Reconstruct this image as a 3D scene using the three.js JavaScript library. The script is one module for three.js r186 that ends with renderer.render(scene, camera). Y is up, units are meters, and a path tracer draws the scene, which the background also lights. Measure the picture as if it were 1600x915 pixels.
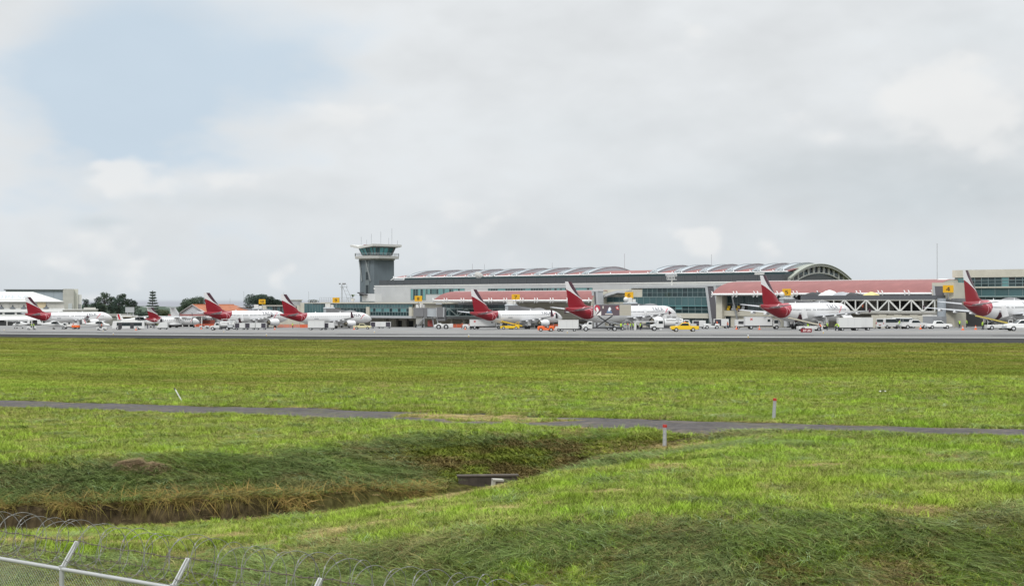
import * as THREE from 'three';
import { mergeGeometries, toCreasedNormals } from 'three/addons/utils/BufferGeometryUtils.js';
import { MarchingCubes } from 'three/addons/objects/MarchingCubes.js';

// ---------------------------------------------------------------- camera, sky, sun, exposure
const scene = new THREE.Scene();
const F = 2200, CX = 800, HY = 470, HC = 7;                 // the lens: focal length and horizon in photograph pixels, eye height in metres
const camera = new THREE.PerspectiveCamera(2 * Math.atan(457.5 / F) * 180 / Math.PI, 1600 / 915, 0.5, 30000);
camera.position.set(0, HC, 0);
camera.rotation.x = Math.atan((HY - 457.5) / F);
scene.add(camera);
const renderer = new THREE.WebGLRenderer({ antialias: true });
renderer.toneMapping = THREE.LinearToneMapping;
renderer.toneMappingExposure = 1.0;
renderer.shadowMap.enabled = true;

const sun = new THREE.DirectionalLight(new THREE.Color(1, 0.975, 0.93), 1.5);
sun.position.set(-120, 330, 130).multiplyScalar(1.5);
sun.castShadow = true; sun.shadow.radius = 26;
sun.shadow.mapSize.set(4096, 4096);
Object.assign(sun.shadow.camera, { left: -420, right: 420, top: 420, bottom: -420, near: 10, far: 1600 });
sun.target.position.set(-60, 0, -300);
scene.add(sun, sun.target);

// ---------------------------------------------------------------- numbers
const { sin, cos, abs, min, max, floor, hypot, PI, sqrt, atan2, pow, exp } = Math;
const clamp = (x, a, b) => min(b, max(a, x)), mix = (a, b, t) => a + (b - a) * t;
const sstep = (a, b, x) => { const t = clamp((x - a) / (b - a), 0, 1); return t * t * (3 - 2 * t); };
function rng(seed) { let a = seed >>> 0; return () => { a = (a + 0x6D2B79F5) | 0; let t = Math.imul(a ^ (a >>> 15), 1 | a); t = (t + Math.imul(t ^ (t >>> 7), 61 | t)) ^ t; return ((t ^ (t >>> 14)) >>> 0) / 4294967296; }; }
const PERM = (() => { const r = rng(77), p = Array.from({ length: 256 }, (_, i) => i); for (let i = 255; i > 0; i--) { const j = floor(r() * (i + 1)); [p[i], p[j]] = [p[j], p[i]]; } return new Uint8Array([...p, ...p]); })();
function noise3(x, y, z) {                                   // value noise, 0..1
  const xi = floor(x), yi = floor(y), zi = floor(z), fx = x - xi, fy = y - yi, fz = z - zi;
  const u = fx * fx * (3 - 2 * fx), v = fy * fy * (3 - 2 * fy), w = fz * fz * (3 - 2 * fz);
  const h = (i, j, k) => PERM[PERM[PERM[(xi + i) & 255] + ((yi + j) & 255)] + ((zi + k) & 255)] / 255;
  return mix(mix(mix(h(0, 0, 0), h(1, 0, 0), u), mix(h(0, 1, 0), h(1, 1, 0), u), v), mix(mix(h(0, 0, 1), h(1, 0, 1), u), mix(h(0, 1, 1), h(1, 1, 1), u), v), w);
}
function noise2(x, y) {
  const xi = floor(x), yi = floor(y), fx = x - xi, fy = y - yi, u = fx * fx * (3 - 2 * fx), v = fy * fy * (3 - 2 * fy);
  const h = (i, j) => PERM[PERM[(xi + i) & 255] + ((yi + j) & 255)] / 255;
  return mix(mix(h(0, 0), h(1, 0), u), mix(h(0, 1), h(1, 1), u), v);
}
function fbm2(x, y, o = 4) { let s = 0, a = 0.5, n = 0; for (let i = 0; i < o; i++) { s += a * noise2(x, y); n += a; x = x * 2.03 + 17.1; y = y * 2.03 + 9.7; a *= 0.5; } return s / n; }
function fbm3(x, y, z, o = 4) { let s = 0, a = 0.5, n = 0; for (let i = 0; i < o; i++) { s += a * noise3(x, y, z); n += a; x = x * 2.03 + 17.1; y = y * 2.03 + 9.7; z = z * 2.03 + 4.3; a *= 0.5; } return s / n; }

// ---------------------------------------------------------------- the sky: a bright haze of cloud with a blue opening, computed by direction
{
  const W = 4096, H = 2048, data = new Float32Array(W * H * 4);
  const deg = 180 / PI;
  // soft masses of cloud and openings: azimuth (degrees, + to the east), elevation, spread in azimuth, spread in elevation, amount
  const gaps = [[-14.2, 9.3, 5.2, 3.3, 1.0], [-16.5, 6.9, 3.6, 2.4, 0.6], [-7.6, 9.6, 2.2, 1.6, 0.45], [-13, 2.6, 3, 0.9, 0.18], [-40, 18, 9, 7, 0.7], [60, 24, 14, 9, 0.6], [150, 30, 25, 12, 0.6], [-120, 26, 20, 11, 0.6]];
  const puffs = [[-15.4, 5.25, 1.7, 0.42, 0.9], [-11.6, 5.0, 2.5, 0.32, 0.6], [-9.2, 1.35, 0.6, 0.3, 0.6], [17.6, 8.4, 3.0, 1.1, 0.9], [12.1, 7.4, 1.5, 0.5, 0.4], [7.8, 2.75, 0.9, 0.38, 0.8], [10.6, 2.3, 0.8, 0.3, 0.5], [-6.6, 7.7, 2.6, 0.4, 0.6], [7.6, 11.2, 1.5, 0.6, 0.4], [-16.5, 2.1, 3.5, 0.9, 0.45], [-2, 3.6, 3.4, 1.2, 0.3], [16, 2.4, 4, 0.5, 0.2]];
  const dulls = [[12, 5.2, 6, 1.1, 0.5], [16, 3.6, 6, 1.2, 0.8], [5.5, 4.2, 4, 0.8, 0.35], [-12.5, 3.9, 4, 0.4, 0.4], [-16, 3.1, 0.8, 0.28, 0.9], [3, 7, 5, 1, 0.25], [19, 10.5, 4, 1.2, 0.35]];
  const sum = (list, az, el, wob, soft = 1) => { let s = 0; for (const g of list) { const a = (az - g[0]) / g[2], e0 = el - g[1] + wob * g[3], e = e0 / (e0 > 0 ? g[3] : g[3] * soft), q = a * a + e * e; if (q < 9) s += g[4] * exp(-q); } return s; };
  for (let j = 0; j < H; j++) {
    const el = ((j + 0.5) / H - 0.5) * PI;
    const near = el > -0.03 && el < 0.3;
    for (let i = 0; i < W; i++) {
      const o = (j * W + i) * 4; let r, g, b;
      if (el < 0) { r = 0.50; g = 0.55; b = 0.58; }
      else {
        const th = (i + 0.5) / W * 2 * PI - PI, x = cos(el) * cos(th), y = sin(el), z = cos(el) * sin(th);
        let az = (th + PI / 2) * deg; if (az > 180) az -= 360; const ed = el * deg;
        const fineO = near && abs(az) < 32 ? 6 : 3;
        const k = 5.5, ky = 17, nb = fbm3(x * k + 3, y * ky + 1, z * k, fineO), nf = fbm3(x * 16 + 9, y * 42, z * 16, fineO);
        const nh = near && abs(az) < 32 ? fbm3(x * 46 + 2, y * 80, z * 46, 5) : 0.5;
        const wob = (nf - 0.5) * 2.0 + (nb - 0.5) * 2.2;
        let open = sstep(0.08, 0.78, sum(gaps, az + (nb - 0.5) * 6, ed, wob * 0.35) + (nb - 0.54) * 0.5 + (nf - 0.5) * 0.75 + (nh - 0.5) * 0.25);
        const puff = sstep(0.28, 0.66, sum(puffs, az + (nf - 0.5) * 2.6, ed, (nf - 0.5) * 1.3, 3.2) + (nh - 0.5) * 0.75);
        const dull = clamp(sum(dulls, az + (nb - 0.5) * 5, ed, wob * 0.6), 0, 1);
        const sheet = 0.785 + (nb - 0.5) * 0.15 + (nf - 0.5) * 0.15 + (nh - 0.5) * 0.06 - 0.10 * dull;
        const hz = exp(-ed / 2.6);
        r = mix(sheet * 0.985, 0.585, hz * 0.72); g = mix(sheet * 1.02, 0.648, hz * 0.72); b = mix(sheet * 1.045, 0.695, hz * 0.72);
        r -= dull * 0.025; b += dull * 0.012;
        open *= 0.8;
        r = mix(r, 0.53, open); g = mix(g, 0.655, open); b = mix(b, 0.775, open);
        const lit = puff * 0.72 * (0.7 + 0.6 * nf); r += (0.86 - r) * lit; g += (0.865 - g) * lit; b += (0.86 - b) * lit;
        const up = 1 + 1.5 * sstep(13, 65, ed);              // an overcast sky grows brighter towards the zenith
        r *= up; g *= up; b *= up;
      }
      data[o] = r; data[o + 1] = g; data[o + 2] = b; data[o + 3] = 1;
    }
  }
  const sky = new THREE.DataTexture(data, W, H, THREE.RGBAFormat, THREE.FloatType);
  sky.mapping = THREE.EquirectangularReflectionMapping; sky.magFilter = sky.minFilter = THREE.LinearFilter; sky.needsUpdate = true;
  scene.background = sky; scene.environment = sky;
}
// ---------------------------------------------------------------- the kit: materials, geometry, objects
const MATS = new Map();
function mat(r, g, b, rough = 0.7, more = {}) {              // linear, real-world base colours
  const key = [r, g, b, rough, ...Object.entries(more).filter(([, v]) => typeof v !== 'object').flat()].join();
  if (!MATS.has(key) || Object.values(more).some((v) => v && typeof v === 'object')) {
    const m = new THREE.MeshStandardMaterial({ color: new THREE.Color().setRGB(r, g, b), roughness: rough, ...more });
    MATS.set(key, m); return m;
  }
  return MATS.get(key);
}
const white = mat(0.63, 0.63, 0.62, 0.4), offwhite = mat(0.66, 0.65, 0.62, 0.6), beige = mat(0.50, 0.48, 0.41, 0.8), grey = mat(0.30, 0.31, 0.32, 0.6), lightgrey = mat(0.50, 0.51, 0.52, 0.55),
  dark = mat(0.035, 0.036, 0.04, 0.6), rubber = mat(0.02, 0.02, 0.021, 0.85), steel = mat(0.42, 0.43, 0.44, 0.38, { metalness: 0.7 }), glassDark = mat(0.022, 0.032, 0.036, 0.12), yellow = mat(0.78, 0.50, 0.015, 0.45),
  orange = mat(0.80, 0.14, 0.025, 0.55), lime = mat(0.52, 0.80, 0.05, 0.7), navy = mat(0.02, 0.025, 0.05, 0.8), red = mat(0.42, 0.012, 0.028, 0.35), skin = mat(0.30, 0.17, 0.11, 0.6);

const V3 = (x, y, z) => new THREE.Vector3(x, y, z);
const flat = (g) => { const n = g.index ? g.toNonIndexed() : g; for (const k of Object.keys(n.attributes)) if (!['position', 'normal', 'uv'].includes(k)) n.deleteAttribute(k); return n; };
const move = (g, x, y, z, rx = 0, ry = 0, rz = 0) => { g.applyMatrix4(new THREE.Matrix4().compose(V3(x, y, z), new THREE.Quaternion().setFromEuler(new THREE.Euler(rx, ry, rz)), V3(1, 1, 1))); return g; };
const bx = (x0, x1, y0, y1, z0, z1) => flat(new THREE.BoxGeometry(x1 - x0, y1 - y0, z1 - z0).translate((x0 + x1) / 2, (y0 + y1) / 2, (z0 + z1) / 2));
const cyl = (r0, r1, h, x, y, z, axis = 'y', seg = 12) => { const g = new THREE.CylinderGeometry(r1, r0, h, seg); if (axis === 'x') g.rotateZ(-PI / 2); if (axis === 'z') g.rotateX(PI / 2); return flat(g.translate(x, y, z)); };
function bar(a, b, r, seg = 5) { a = V3(...a); b = V3(...b); const d = b.clone().sub(a), g = new THREE.CylinderGeometry(r, r, d.length(), seg); g.applyQuaternion(new THREE.Quaternion().setFromUnitVectors(V3(0, 1, 0), d.normalize())); return flat(g.translate((a.x + b.x) / 2, (a.y + b.y) / 2, (a.z + b.z) / 2)); }
function beam(a, b, w, h = w) { a = V3(...a); b = V3(...b); const d = b.clone().sub(a), g = new THREE.BoxGeometry(w, d.length(), h); g.applyQuaternion(new THREE.Quaternion().setFromUnitVectors(V3(0, 1, 0), d.normalize())); return flat(g.translate((a.x + b.x) / 2, (a.y + b.y) / 2, (a.z + b.z) / 2)); }
function side(pts, w, bevel = 0.04) {                        // an outline in (z, y) given a width along x, centred
  const s = new THREE.Shape(pts.map(([z, y]) => new THREE.Vector2(z, y)));
  const g = new THREE.ExtrudeGeometry(s, { depth: w - 2 * bevel, bevelEnabled: bevel > 0, bevelThickness: bevel, bevelSize: bevel, bevelOffset: -bevel, bevelSegments: 1, curveSegments: 4 });
  g.translate(0, 0, -(w - 2 * bevel) / 2); g.rotateY(-PI / 2);  // x -> z
  return flat(g);
}
function front(pts, d, bevel = 0) {                          // an outline in (x, y) given a depth along z, from z = -d to 0
  const g = new THREE.ExtrudeGeometry(new THREE.Shape(pts.map(([x, y]) => new THREE.Vector2(x, y))), { depth: d, bevelEnabled: bevel > 0, bevelThickness: bevel, bevelSize: bevel, bevelOffset: -bevel, bevelSegments: 1 });
  return flat(g.translate(0, 0, -d));
}
function plan(pts, y0, y1) { const g = new THREE.ExtrudeGeometry(new THREE.Shape(pts.map(([x, z]) => new THREE.Vector2(x, -z))), { depth: y1 - y0, bevelEnabled: false }); return flat(g.rotateX(-PI / 2).translate(0, y0, 0)); }
function grid(nu, nv, fn) {                                  // a smooth sheet from fn(u, v) -> [x, y, z]
  const pos = [], uv = [], idx = [];
  for (let j = 0; j <= nv; j++) for (let i = 0; i <= nu; i++) { pos.push(...fn(i / nu, j / nv)); uv.push(i / nu, j / nv); }
  for (let j = 0; j < nv; j++) for (let i = 0; i < nu; i++) { const a = j * (nu + 1) + i, b = a + 1, c = a + nu + 1, d = c + 1; idx.push(a, b, d, a, d, c); }
  const g = new THREE.BufferGeometry(); g.setAttribute('position', new THREE.Float32BufferAttribute(pos, 3)); g.setAttribute('uv', new THREE.Float32BufferAttribute(uv, 2)); g.setIndex(idx); g.computeVertexNormals(); return g;
}
const ring = (fn, n) => Array.from({ length: n }, (_, i) => fn(i));
function skin2(sections) {                                   // closed loops of equal length joined into one surface, ends capped
  const n = sections[0].length, pos = [], idx = [];
  for (const s of sections) for (const p of s) pos.push(...p);
  for (let j = 0; j < sections.length - 1; j++) for (let i = 0; i < n; i++) { const a = j * n + i, b = j * n + (i + 1) % n, c = a + n, d = b + n; idx.push(a, b, d, a, d, c); }
  for (const [j, w] of [[0, 1], [sections.length - 1, 0]]) for (let i = 1; i < n - 1; i++) { const o = j * n; w ? idx.push(o, o + i + 1, o + i) : idx.push(o, o + i, o + i + 1); }
  const g = new THREE.BufferGeometry(); g.setAttribute('position', new THREE.Float32BufferAttribute(pos, 3)); g.setIndex(idx); g.setAttribute('uv', new THREE.Float32BufferAttribute(new Float32Array(pos.length / 3 * 2), 2));
  return flat(toCreasedNormals(g, 0.7));
}
const shadows = (o) => { o.traverse((m) => { if (m.isMesh) m.castShadow = m.receiveShadow = true; }); return o; };
const USED = new Map();
function numbered(n) { const k = USED.get(n) ?? 0; USED.set(n, k + 1); return k ? n + '_' + String(k).padStart(3, '0') : n; }
function part(name, geos, m, parent) {
  const list = [].concat(geos), g = list.length > 1 ? mergeGeometries(list.map(flat)) : list[0];
  const o = new THREE.Mesh(g, m); o.name = name; o.castShadow = o.receiveShadow = true; parent.add(o); return o;
}
function tag(o, label, category, group) { o.userData.label = label; if (category) o.userData.category = category; if (group) o.userData.group = group; return o; }
function thing(name, label, category, group) { const o = new THREE.Group(); o.name = numbered(name); scene.add(o); return tag(o, label, category, group); }
function solo(name, geos, m, label, category, group) { const o = part(numbered(name), geos, m, scene); return tag(o, label, category, group); }
function structure(name, geo, m) { const o = part(numbered(name), geo, m, scene); o.userData.kind = 'structure'; return o; }
function stuff(o) { o.userData.kind = 'stuff'; return o; }
function copy(src, label, group) { const r = src.clone(); r.name = numbered(src.name.replace(/_\d{3}$/, '')); r.userData = { ...src.userData, label: label ?? src.userData.label }; if (group) r.userData.group = group; scene.add(r); return r; }

// ---------------------------------------------------------------- the lie of the land: s runs along the terminal (east +), t across the airfield towards it
const TH = 43 * PI / 180, CT = cos(TH), ST = sin(TH);
const wx = (s, t) => CT * s + ST * t, wz = (s, t) => ST * s - CT * t;
function drop(s) { const q = clamp(-126 - s, -135, 700); return 5.7 + 0.0155 * q - 0.000009 * q * q; }   // metres below eye height: the field falls away to the west
const apronY = (s) => HC - drop(s);
function ray(px, t) { const a = (px - CX) / F, d = t / (ST * a + CT); return { d, x: a * d, z: -d, s: CT * a * d - ST * d }; }   // where a line of sight meets the line t
const sAt = (px, t) => ray(px, t).s, yAt = (px, t, py) => HC - (py - HY) / F * ray(px, t).d;
function stand(o, px, t, turn = 0, dy = 0) { const r = ray(px, t); o.position.set(r.x, apronY(r.s) + dy, r.z); o.rotation.y = turn - TH; return o; }   // turn 0: the thing's -z faces the terminal
function standST(o, s, t, turn = 0, y = apronY(s)) { o.position.set(wx(s, t), y, wz(s, t)); o.rotation.y = turn - TH; return o; }
// ---------------------------------------------------------------- terrain: the field, the track, the ditch, the bank (x to the east of the eye, d in front of it)
const DITCH = [   // x, d, depth of the bottom below the eye, width of the far bank, of the near bank, how much of the far bank is undercut
  [6.6, 43.9, 4.10, 1.0, 3, 0], [2.4, 42.2, 4.72, 3.2, 7, 0], [-0.2, 40.5, 5.36, 4.4, 8.5, 0], [-1.7, 39.2, 5.42, 4.4, 7, 0.3], [-3.4, 36.9, 5.36, 4.3, 5.6, 0.7],
  [-7, 34.9, 5.46, 3.7, 4.4, 1], [-12.4, 34.1, 5.56, 3.3, 4.0, 1], [-28, 33.2, 5.7, 3.3, 4.0, 1], [-120, 30, 6, 3.3, 4.0, 1]];
const TRACK = [[-120, 121.4], [-60, 85.7], [-23.24, 63.9], [-16.2, 59.41], [-10.31, 56.4], [-4.8, 52.85], [-1.13, 50.1], [4.31, 47.1], [7.85, 45.4], [11.61, 43.7], [15.11, 41.75], [40, 28], [90, -2]];
function along(poly, x, d) {                                 // nearest point on a line: distance, side and the values carried along it
  let best = 1e9, out = null;
  for (let i = 0; i < poly.length - 1; i++) {
    const a = poly[i], b = poly[i + 1], ux = b[0] - a[0], ud = b[1] - a[1], t = clamp(((x - a[0]) * ux + (d - a[1]) * ud) / (ux * ux + ud * ud), 0, 1);
    const ex = x - a[0] - t * ux, ed = d - a[1] - t * ud, q = ex * ex + ed * ed;
    if (q < best) { best = q; out = { i, t, far: ux * ed - ud * ex < 0 }; }
  }
  const a = poly[out.i], b = poly[out.i + 1];
  return { e: sqrt(best), far: out.far, v: (k) => mix(a[k], b[k], out.t), u: out.i + out.t };
}
const level = (x, d) => drop(CT * x - ST * d);
const trackHalf = (x, d) => mix(2.05, 1.45, sstep(3, 10, x)) + (fbm2(x * 0.5, d * 0.5, 3) - 0.5) * 0.9;
const dipOf = (x) => sstep(4.2, -9, x);
const crestOf = (x) => 26.4 + 3.2 * sstep(0, -9, x) + (fbm2(x * 0.45 + 7, 3.1, 3) - 0.5) * 1.6;
function place(x, d) {                                       // everything the land is at one place
  const base = level(x, d), o = { base, h: base, far: false, e: 99, cut: 0, wf: 1, wn: 1, bank: 0, u: 0 };
  if (d > 75) { const n = d > 20 ? (fbm2(x * 0.07, d * 0.07, 3) - 0.5) * 0.16 * sstep(190, 150, ST * x + CT * d) : 0; o.h = base + n; return o; }
  const dip = dipOf(x), dc = crestOf(x), over = max(0, dc - d), N = base + 1.06 * dip + over * over / (over + 1.2) * mix(0.27, 0.11, dip);
  o.bank = over;
  const near = min(N, 6.15 + 0.02 * clamp(15 - d, 0, 60));
  if (d > 22 && d < 60) {
    const k = along(DITCH, x, d); Object.assign(o, { e: k.e, far: k.far, wf: k.v(3), wn: k.v(4), cut: k.v(5), u: k.u });
    const hb = k.v(2), ease = (q) => { q = clamp(q, 0, 1); return mix(q, q * q * (3 - 2 * q), 0.6); };
    if (k.far) { const wob = (fbm2(x * 1.3, d * 1.3, 3) - 0.5) * 0.5, lip = sstep(0.14, 0.34, k.e + wob * 0.35) * 0.50 * o.cut; o.h = mix(hb - lip, base, ease((k.e + wob * 0.6 - 0.25) / o.wf)); }
    else o.h = mix(hb, near, pow(clamp(k.e / o.wn, 0, 1), 1.3));
  } else o.h = d <= 22 ? near : base;
  o.h += (fbm2(x * 0.9, d * 0.9, 3) - 0.5) * 0.10;
  return o;
}
const PUD = [[-0.3, 40.3]];
function groundH(x, d) { return place(x, d).h; }
const tOf = (x, d) => ST * x + CT * d;

// what grows where: weights of the kinds of cover and the colour of the soil or sward beneath
function cover(x, d, p = place(x, d)) {
  const n1 = fbm2(x * 0.35 + 3, d * 0.35, 4), n2 = fbm2(x * 1.1 + 40, d * 1.1, 3), n3 = fbm2(x * 0.12 + 9, d * 0.12, 3);
  const c = { mown: 1, long: 0, weed: 0, brown: 0, bare: 0, straw: 0, lush: sstep(0.45, 0.72, n1) * 0.7, n1, n2, n3, p, track: 0 };
  if (d < 75) {
    const k = along(TRACK, x, d), hw = trackHalf(x, d) + (n2 - 0.5) * 1.0; c.track = sstep(hw + 0.1, hw - 0.15, k.e);
    if (k.e < hw + 1.0) c.lush = max(c.lush, 0.5 * sstep(hw + 1, hw, k.e));
    if (p.e < 9) {
      if (p.far) {
        const j = (n2 - 0.5) * 1.4, e = p.e + j * 0.5;
        c.long = sstep(0.35, 0.7, e) * sstep(p.wf + 0.55, p.wf - 1.1, p.e + j * 1.3) * sstep(0.6, 1.6, p.u);
        const bowl = sstep(3.2, 2.5, p.u) * sstep(p.wf - 0.5, p.wf - 1.5, p.e + j * 0.8);
        c.weed = bowl; c.long *= 1 - bowl;
        c.brown = p.cut * sstep(0.24, 0.33, e) * sstep(0.66, 0.48, e) * (0.65 + 0.6 * sstep(0.4, 0.6, fbm2(x * 1.6 + 9, d * 0.5, 3)));
        c.bare = max(p.cut * sstep(0.40, 0.30, e), (1 - p.cut) * sstep(0.5, 0.2, p.e) * 0.8, bowl * 0.35);
      } else { c.bare = sstep(0.7, 0.2, p.e) * 0.8; c.weed = max(0, sstep(1.4, 0.6, p.e) * 0.6); c.long = max(c.long, sstep(2.2, 1.5, p.e + (n2 - 0.5)) * sstep(2.6, 1.8, p.u) * 0.9); }
    }
    const bank = sstep(0.0, 1.3, p.bank + (n2 - 0.5) * 2.6); if (bank > 0) { const low = sstep(1.0, 3.2, p.bank + (n2 - 0.5) * 2), mixed = sstep(0.40, 0.58, fbm2(x * 0.9 + 91, d * 0.9 + 7, 3)); c.long = max(c.long, bank * (1 - low * 0.65 * mixed - 0.18)); c.weed = max(c.weed, bank * low * 0.35 * mixed); }
    c.long = max(c.long, sstep(1.3, 0.5, hypot((x - 5.6) / 3.2, (d - 39.8 + (x - 4.5) * 0.25) / 1.0)) * 0.9);
    const dry = sstep(1.25, 0.6, hypot((x - 4.0) / 2.3, (d - 42.5 + (x - 4.2) * 0.5) / 1.15) + (n2 - 0.5) * 0.8); c.straw = max(c.straw, dry * 0.9); c.long *= 1 - dry;
    const spill = sstep(1.25, 0.7, hypot((x + 1.0) / 2.7, (d - 50.6 + (x + 1.2) * 0.62) / 1.6) + (n2 - 0.5) * 1.0); c.straw = max(c.straw, spill); c.spill = spill;
    // raked clippings left on the mown turf
    c.straw = max(c.straw, 0.9 * sstep(0.655, 0.72, fbm2(x * 0.55 + 20, d * 1.15 + 5, 3)) * (1 - c.long) * (d < 36 ? 1 : 0.5));
    if (p.bank > 0) c.straw = max(c.straw, 0.55 * sstep(0.6, 0.72, fbm2(x * 0.8 + 60, d * 0.8 + 15, 3)));
    c.straw *= (1 - c.bare) * (1 - c.brown); c.mown = max(0, 1 - c.long - c.weed - c.brown - c.bare - c.track * (1 - (c.spill ?? 0)));
  } else c.straw = 0.5 * sstep(0.62, 0.74, fbm2(x * 0.2 + 20, d * 0.32 + 5, 3));
  return c;
}
const TINT = { mown: [0.168, 0.198, 0.034], lush: [0.130, 0.207, 0.024], olive: [0.160, 0.150, 0.028], long: [0.085, 0.112, 0.042], weed: [0.105, 0.115, 0.024], brown: [0.150, 0.098, 0.036], bare: [0.075, 0.056, 0.034], straw: [0.36, 0.275, 0.13], track: [0.098, 0.087, 0.084] };
const blend = (a, b, t) => [mix(a[0], b[0], t), mix(a[1], b[1], t), mix(a[2], b[2], t)];
function swardAt(x, d, c) {                                  // the mown turf away from the banks: bands left by the mower, drier and greener stretches
  const t = tOf(x, d), s = CT * x - ST * d;
  const band = fbm2(s * 0.012 + 5, t * 0.11, 3), fine = fbm2(s * 0.05 + 11, t * 0.3, 3);
  const far = sstep(70, 110, t);
  let col = blend(TINT.mown, TINT.lush, clamp(c.lush + 0.9 * (band - 0.48), 0, 0.75));
  col = blend(col, TINT.olive, clamp(0.24 + far * 0.32 + 1.9 * (0.5 - fine), 0, 0.9) * (d > 52 ? 1 : 0.62));
  const streak = sstep(0.47, 0.60, fbm2(s * 0.010 + 31, t * 0.20 + 2, 3)) * sstep(100, 128, t) * sstep(-100, -170, s);
  col = blend(col, [0.098, 0.082, 0.030], streak * 0.6);
  const swath = sstep(0.42, 0.58, noise2(s * 0.006 + 50, t * 0.16 + 9)); const fineSw = noise2(s * 0.025 + 70, t * 0.55 + 4); col = col.map((q) => q * mix(0.84, 1.10, swath) * mix(0.90, 1.10, fineSw)); col = blend(col, [0.19, 0.165, 0.06], 0.35 * sstep(0.62, 0.8, noise2(s * 0.018 + 20, t * 0.42 + 30)));
  return col;
}
function soilColour(x, d) {
  const c = cover(x, d); let col = swardAt(x, d, c);
  for (const k of ['long', 'weed', 'brown', 'bare', 'straw', 'track']) col = blend(col, TINT[k], clamp(c[k], 0, 1) * (k === 'long' ? 0.95 : 1));
  const v = 0.82 + 0.36 * fbm2(x * 2.3, d * 2.3, 2); return [col[0] * v * 0.86, col[1] * v * 0.86, col[2] * v * 0.86];
}
const PAVED_T = 153.5;                                          // where the turf ends and the paving begins
const edgeT = (s) => PAVED_T + 2.5 + (fbm2(s * 0.06, 2.2, 3) - 0.5) * 3.2;
{
  const xs = [], zs = [];
  for (let x = -30; x <= 22.01; x += 0.25) xs.push(x);
  for (let x = 22, st = 0.3; x < 9000; st = min(st * 1.075, 900)) { x += st; xs.push(x); }
  for (let x = -30, st = 0.3; x > -9000; st = min(st * 1.075, 900)) { x -= st; xs.unshift(x); }
  for (let z = -14; z >= -70.01; z -= 0.25) zs.push(z);
  for (let z = -70, st = 0.3; z > -12000; st = st < 2.2 || z < -330 ? min(st * 1.05, 900) : st) { z -= st; zs.push(z); }
  for (let z = -14, st = 0.5; z < 600; st *= 1.25) { z += st; zs.unshift(z); }
  const nx = xs.length, nz = zs.length, pos = new Float32Array(nx * nz * 3), col = new Float32Array(nx * nz * 3), uv = new Float32Array(nx * nz * 2), idx = [];
  for (let j = 0; j < nz; j++) for (let i = 0; i < nx; i++) {
    const x = xs[i], z = zs[j], d = -z, o = j * nx + i, t = tOf(x, d), s = CT * x - ST * d;
    let y = HC - groundH(x, d);
    if (t > edgeT(s) - 6) y = min(y, mix(y, apronY(s) - 0.3, sstep(edgeT(s) - 1, edgeT(s) + 2.5, t)));
    y -= sstep(700, 3800, hypot(x, z)) * 110;
    if (d < 80 && d > 0 && along(TRACK, x, d).e < 2.1) y -= 0.04;
    pos.set([x, y, z], o * 3); uv.set([x / 7, z / 7], o * 2);
    const far = hypot(x, z); let c = far < 420 && z < -12 ? soilColour(x, d) : [0.075, 0.095, 0.028];
    if (t > 430) c = blend(c, [0.06, 0.075, 0.03], 0.8);
    col.set(c, o * 3);
  }
  for (let j = 0; j < nz - 1; j++) for (let i = 0; i < nx - 1; i++) { const a = j * nx + i, b = a + 1, c = a + nx, d = c + 1; idx.push(a, b, d, a, d, c); }
  const g = new THREE.BufferGeometry(); g.setAttribute('position', new THREE.BufferAttribute(pos, 3)); g.setAttribute('color', new THREE.BufferAttribute(col, 3)); g.setAttribute('uv', new THREE.BufferAttribute(uv, 2)); g.setIndex(idx); g.computeVertexNormals();
  // fine mottling of turf and soil, 7 m to the repeat, over the large variation in the colours above
  const W = 1024, px = new Uint8Array(W * W * 4), tile = (x, y, f, o) => { const a = fbm2(x * f, y * f, o), b = fbm2((x - 1) * f, y * f, o), c2 = fbm2(x * f, (y - 1) * f, o), e = fbm2((x - 1) * f, (y - 1) * f, o); return mix(mix(a, b, x), mix(c2, e, x), y); };
  for (let j = 0; j < W; j++) for (let i = 0; i < W; i++) { const n = tile(i / W, j / W, 70, 3), m = tile(i / W, j / W, 17, 2), v = clamp(175 + (n - 0.5) * 230 + (m - 0.5) * 60, 40, 255), o = (j * W + i) * 4; px[o] = v; px[o + 1] = v; px[o + 2] = v * 0.96; px[o + 3] = 255; }
  const tex = new THREE.DataTexture(px, W, W); tex.colorSpace = THREE.SRGBColorSpace; tex.wrapS = tex.wrapT = THREE.RepeatWrapping; tex.magFilter = tex.minFilter = THREE.LinearFilter; tex.needsUpdate = true;
  const ground = structure('ground', g, new THREE.MeshPhysicalMaterial({ map: tex, vertexColors: true, roughness: 1, specularIntensity: 0.1, color: new THREE.Color().setRGB(1.75, 1.75, 1.75) }));
  ground.userData.label = 'grass airfield with a ditch in front of the runway';
}
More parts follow.
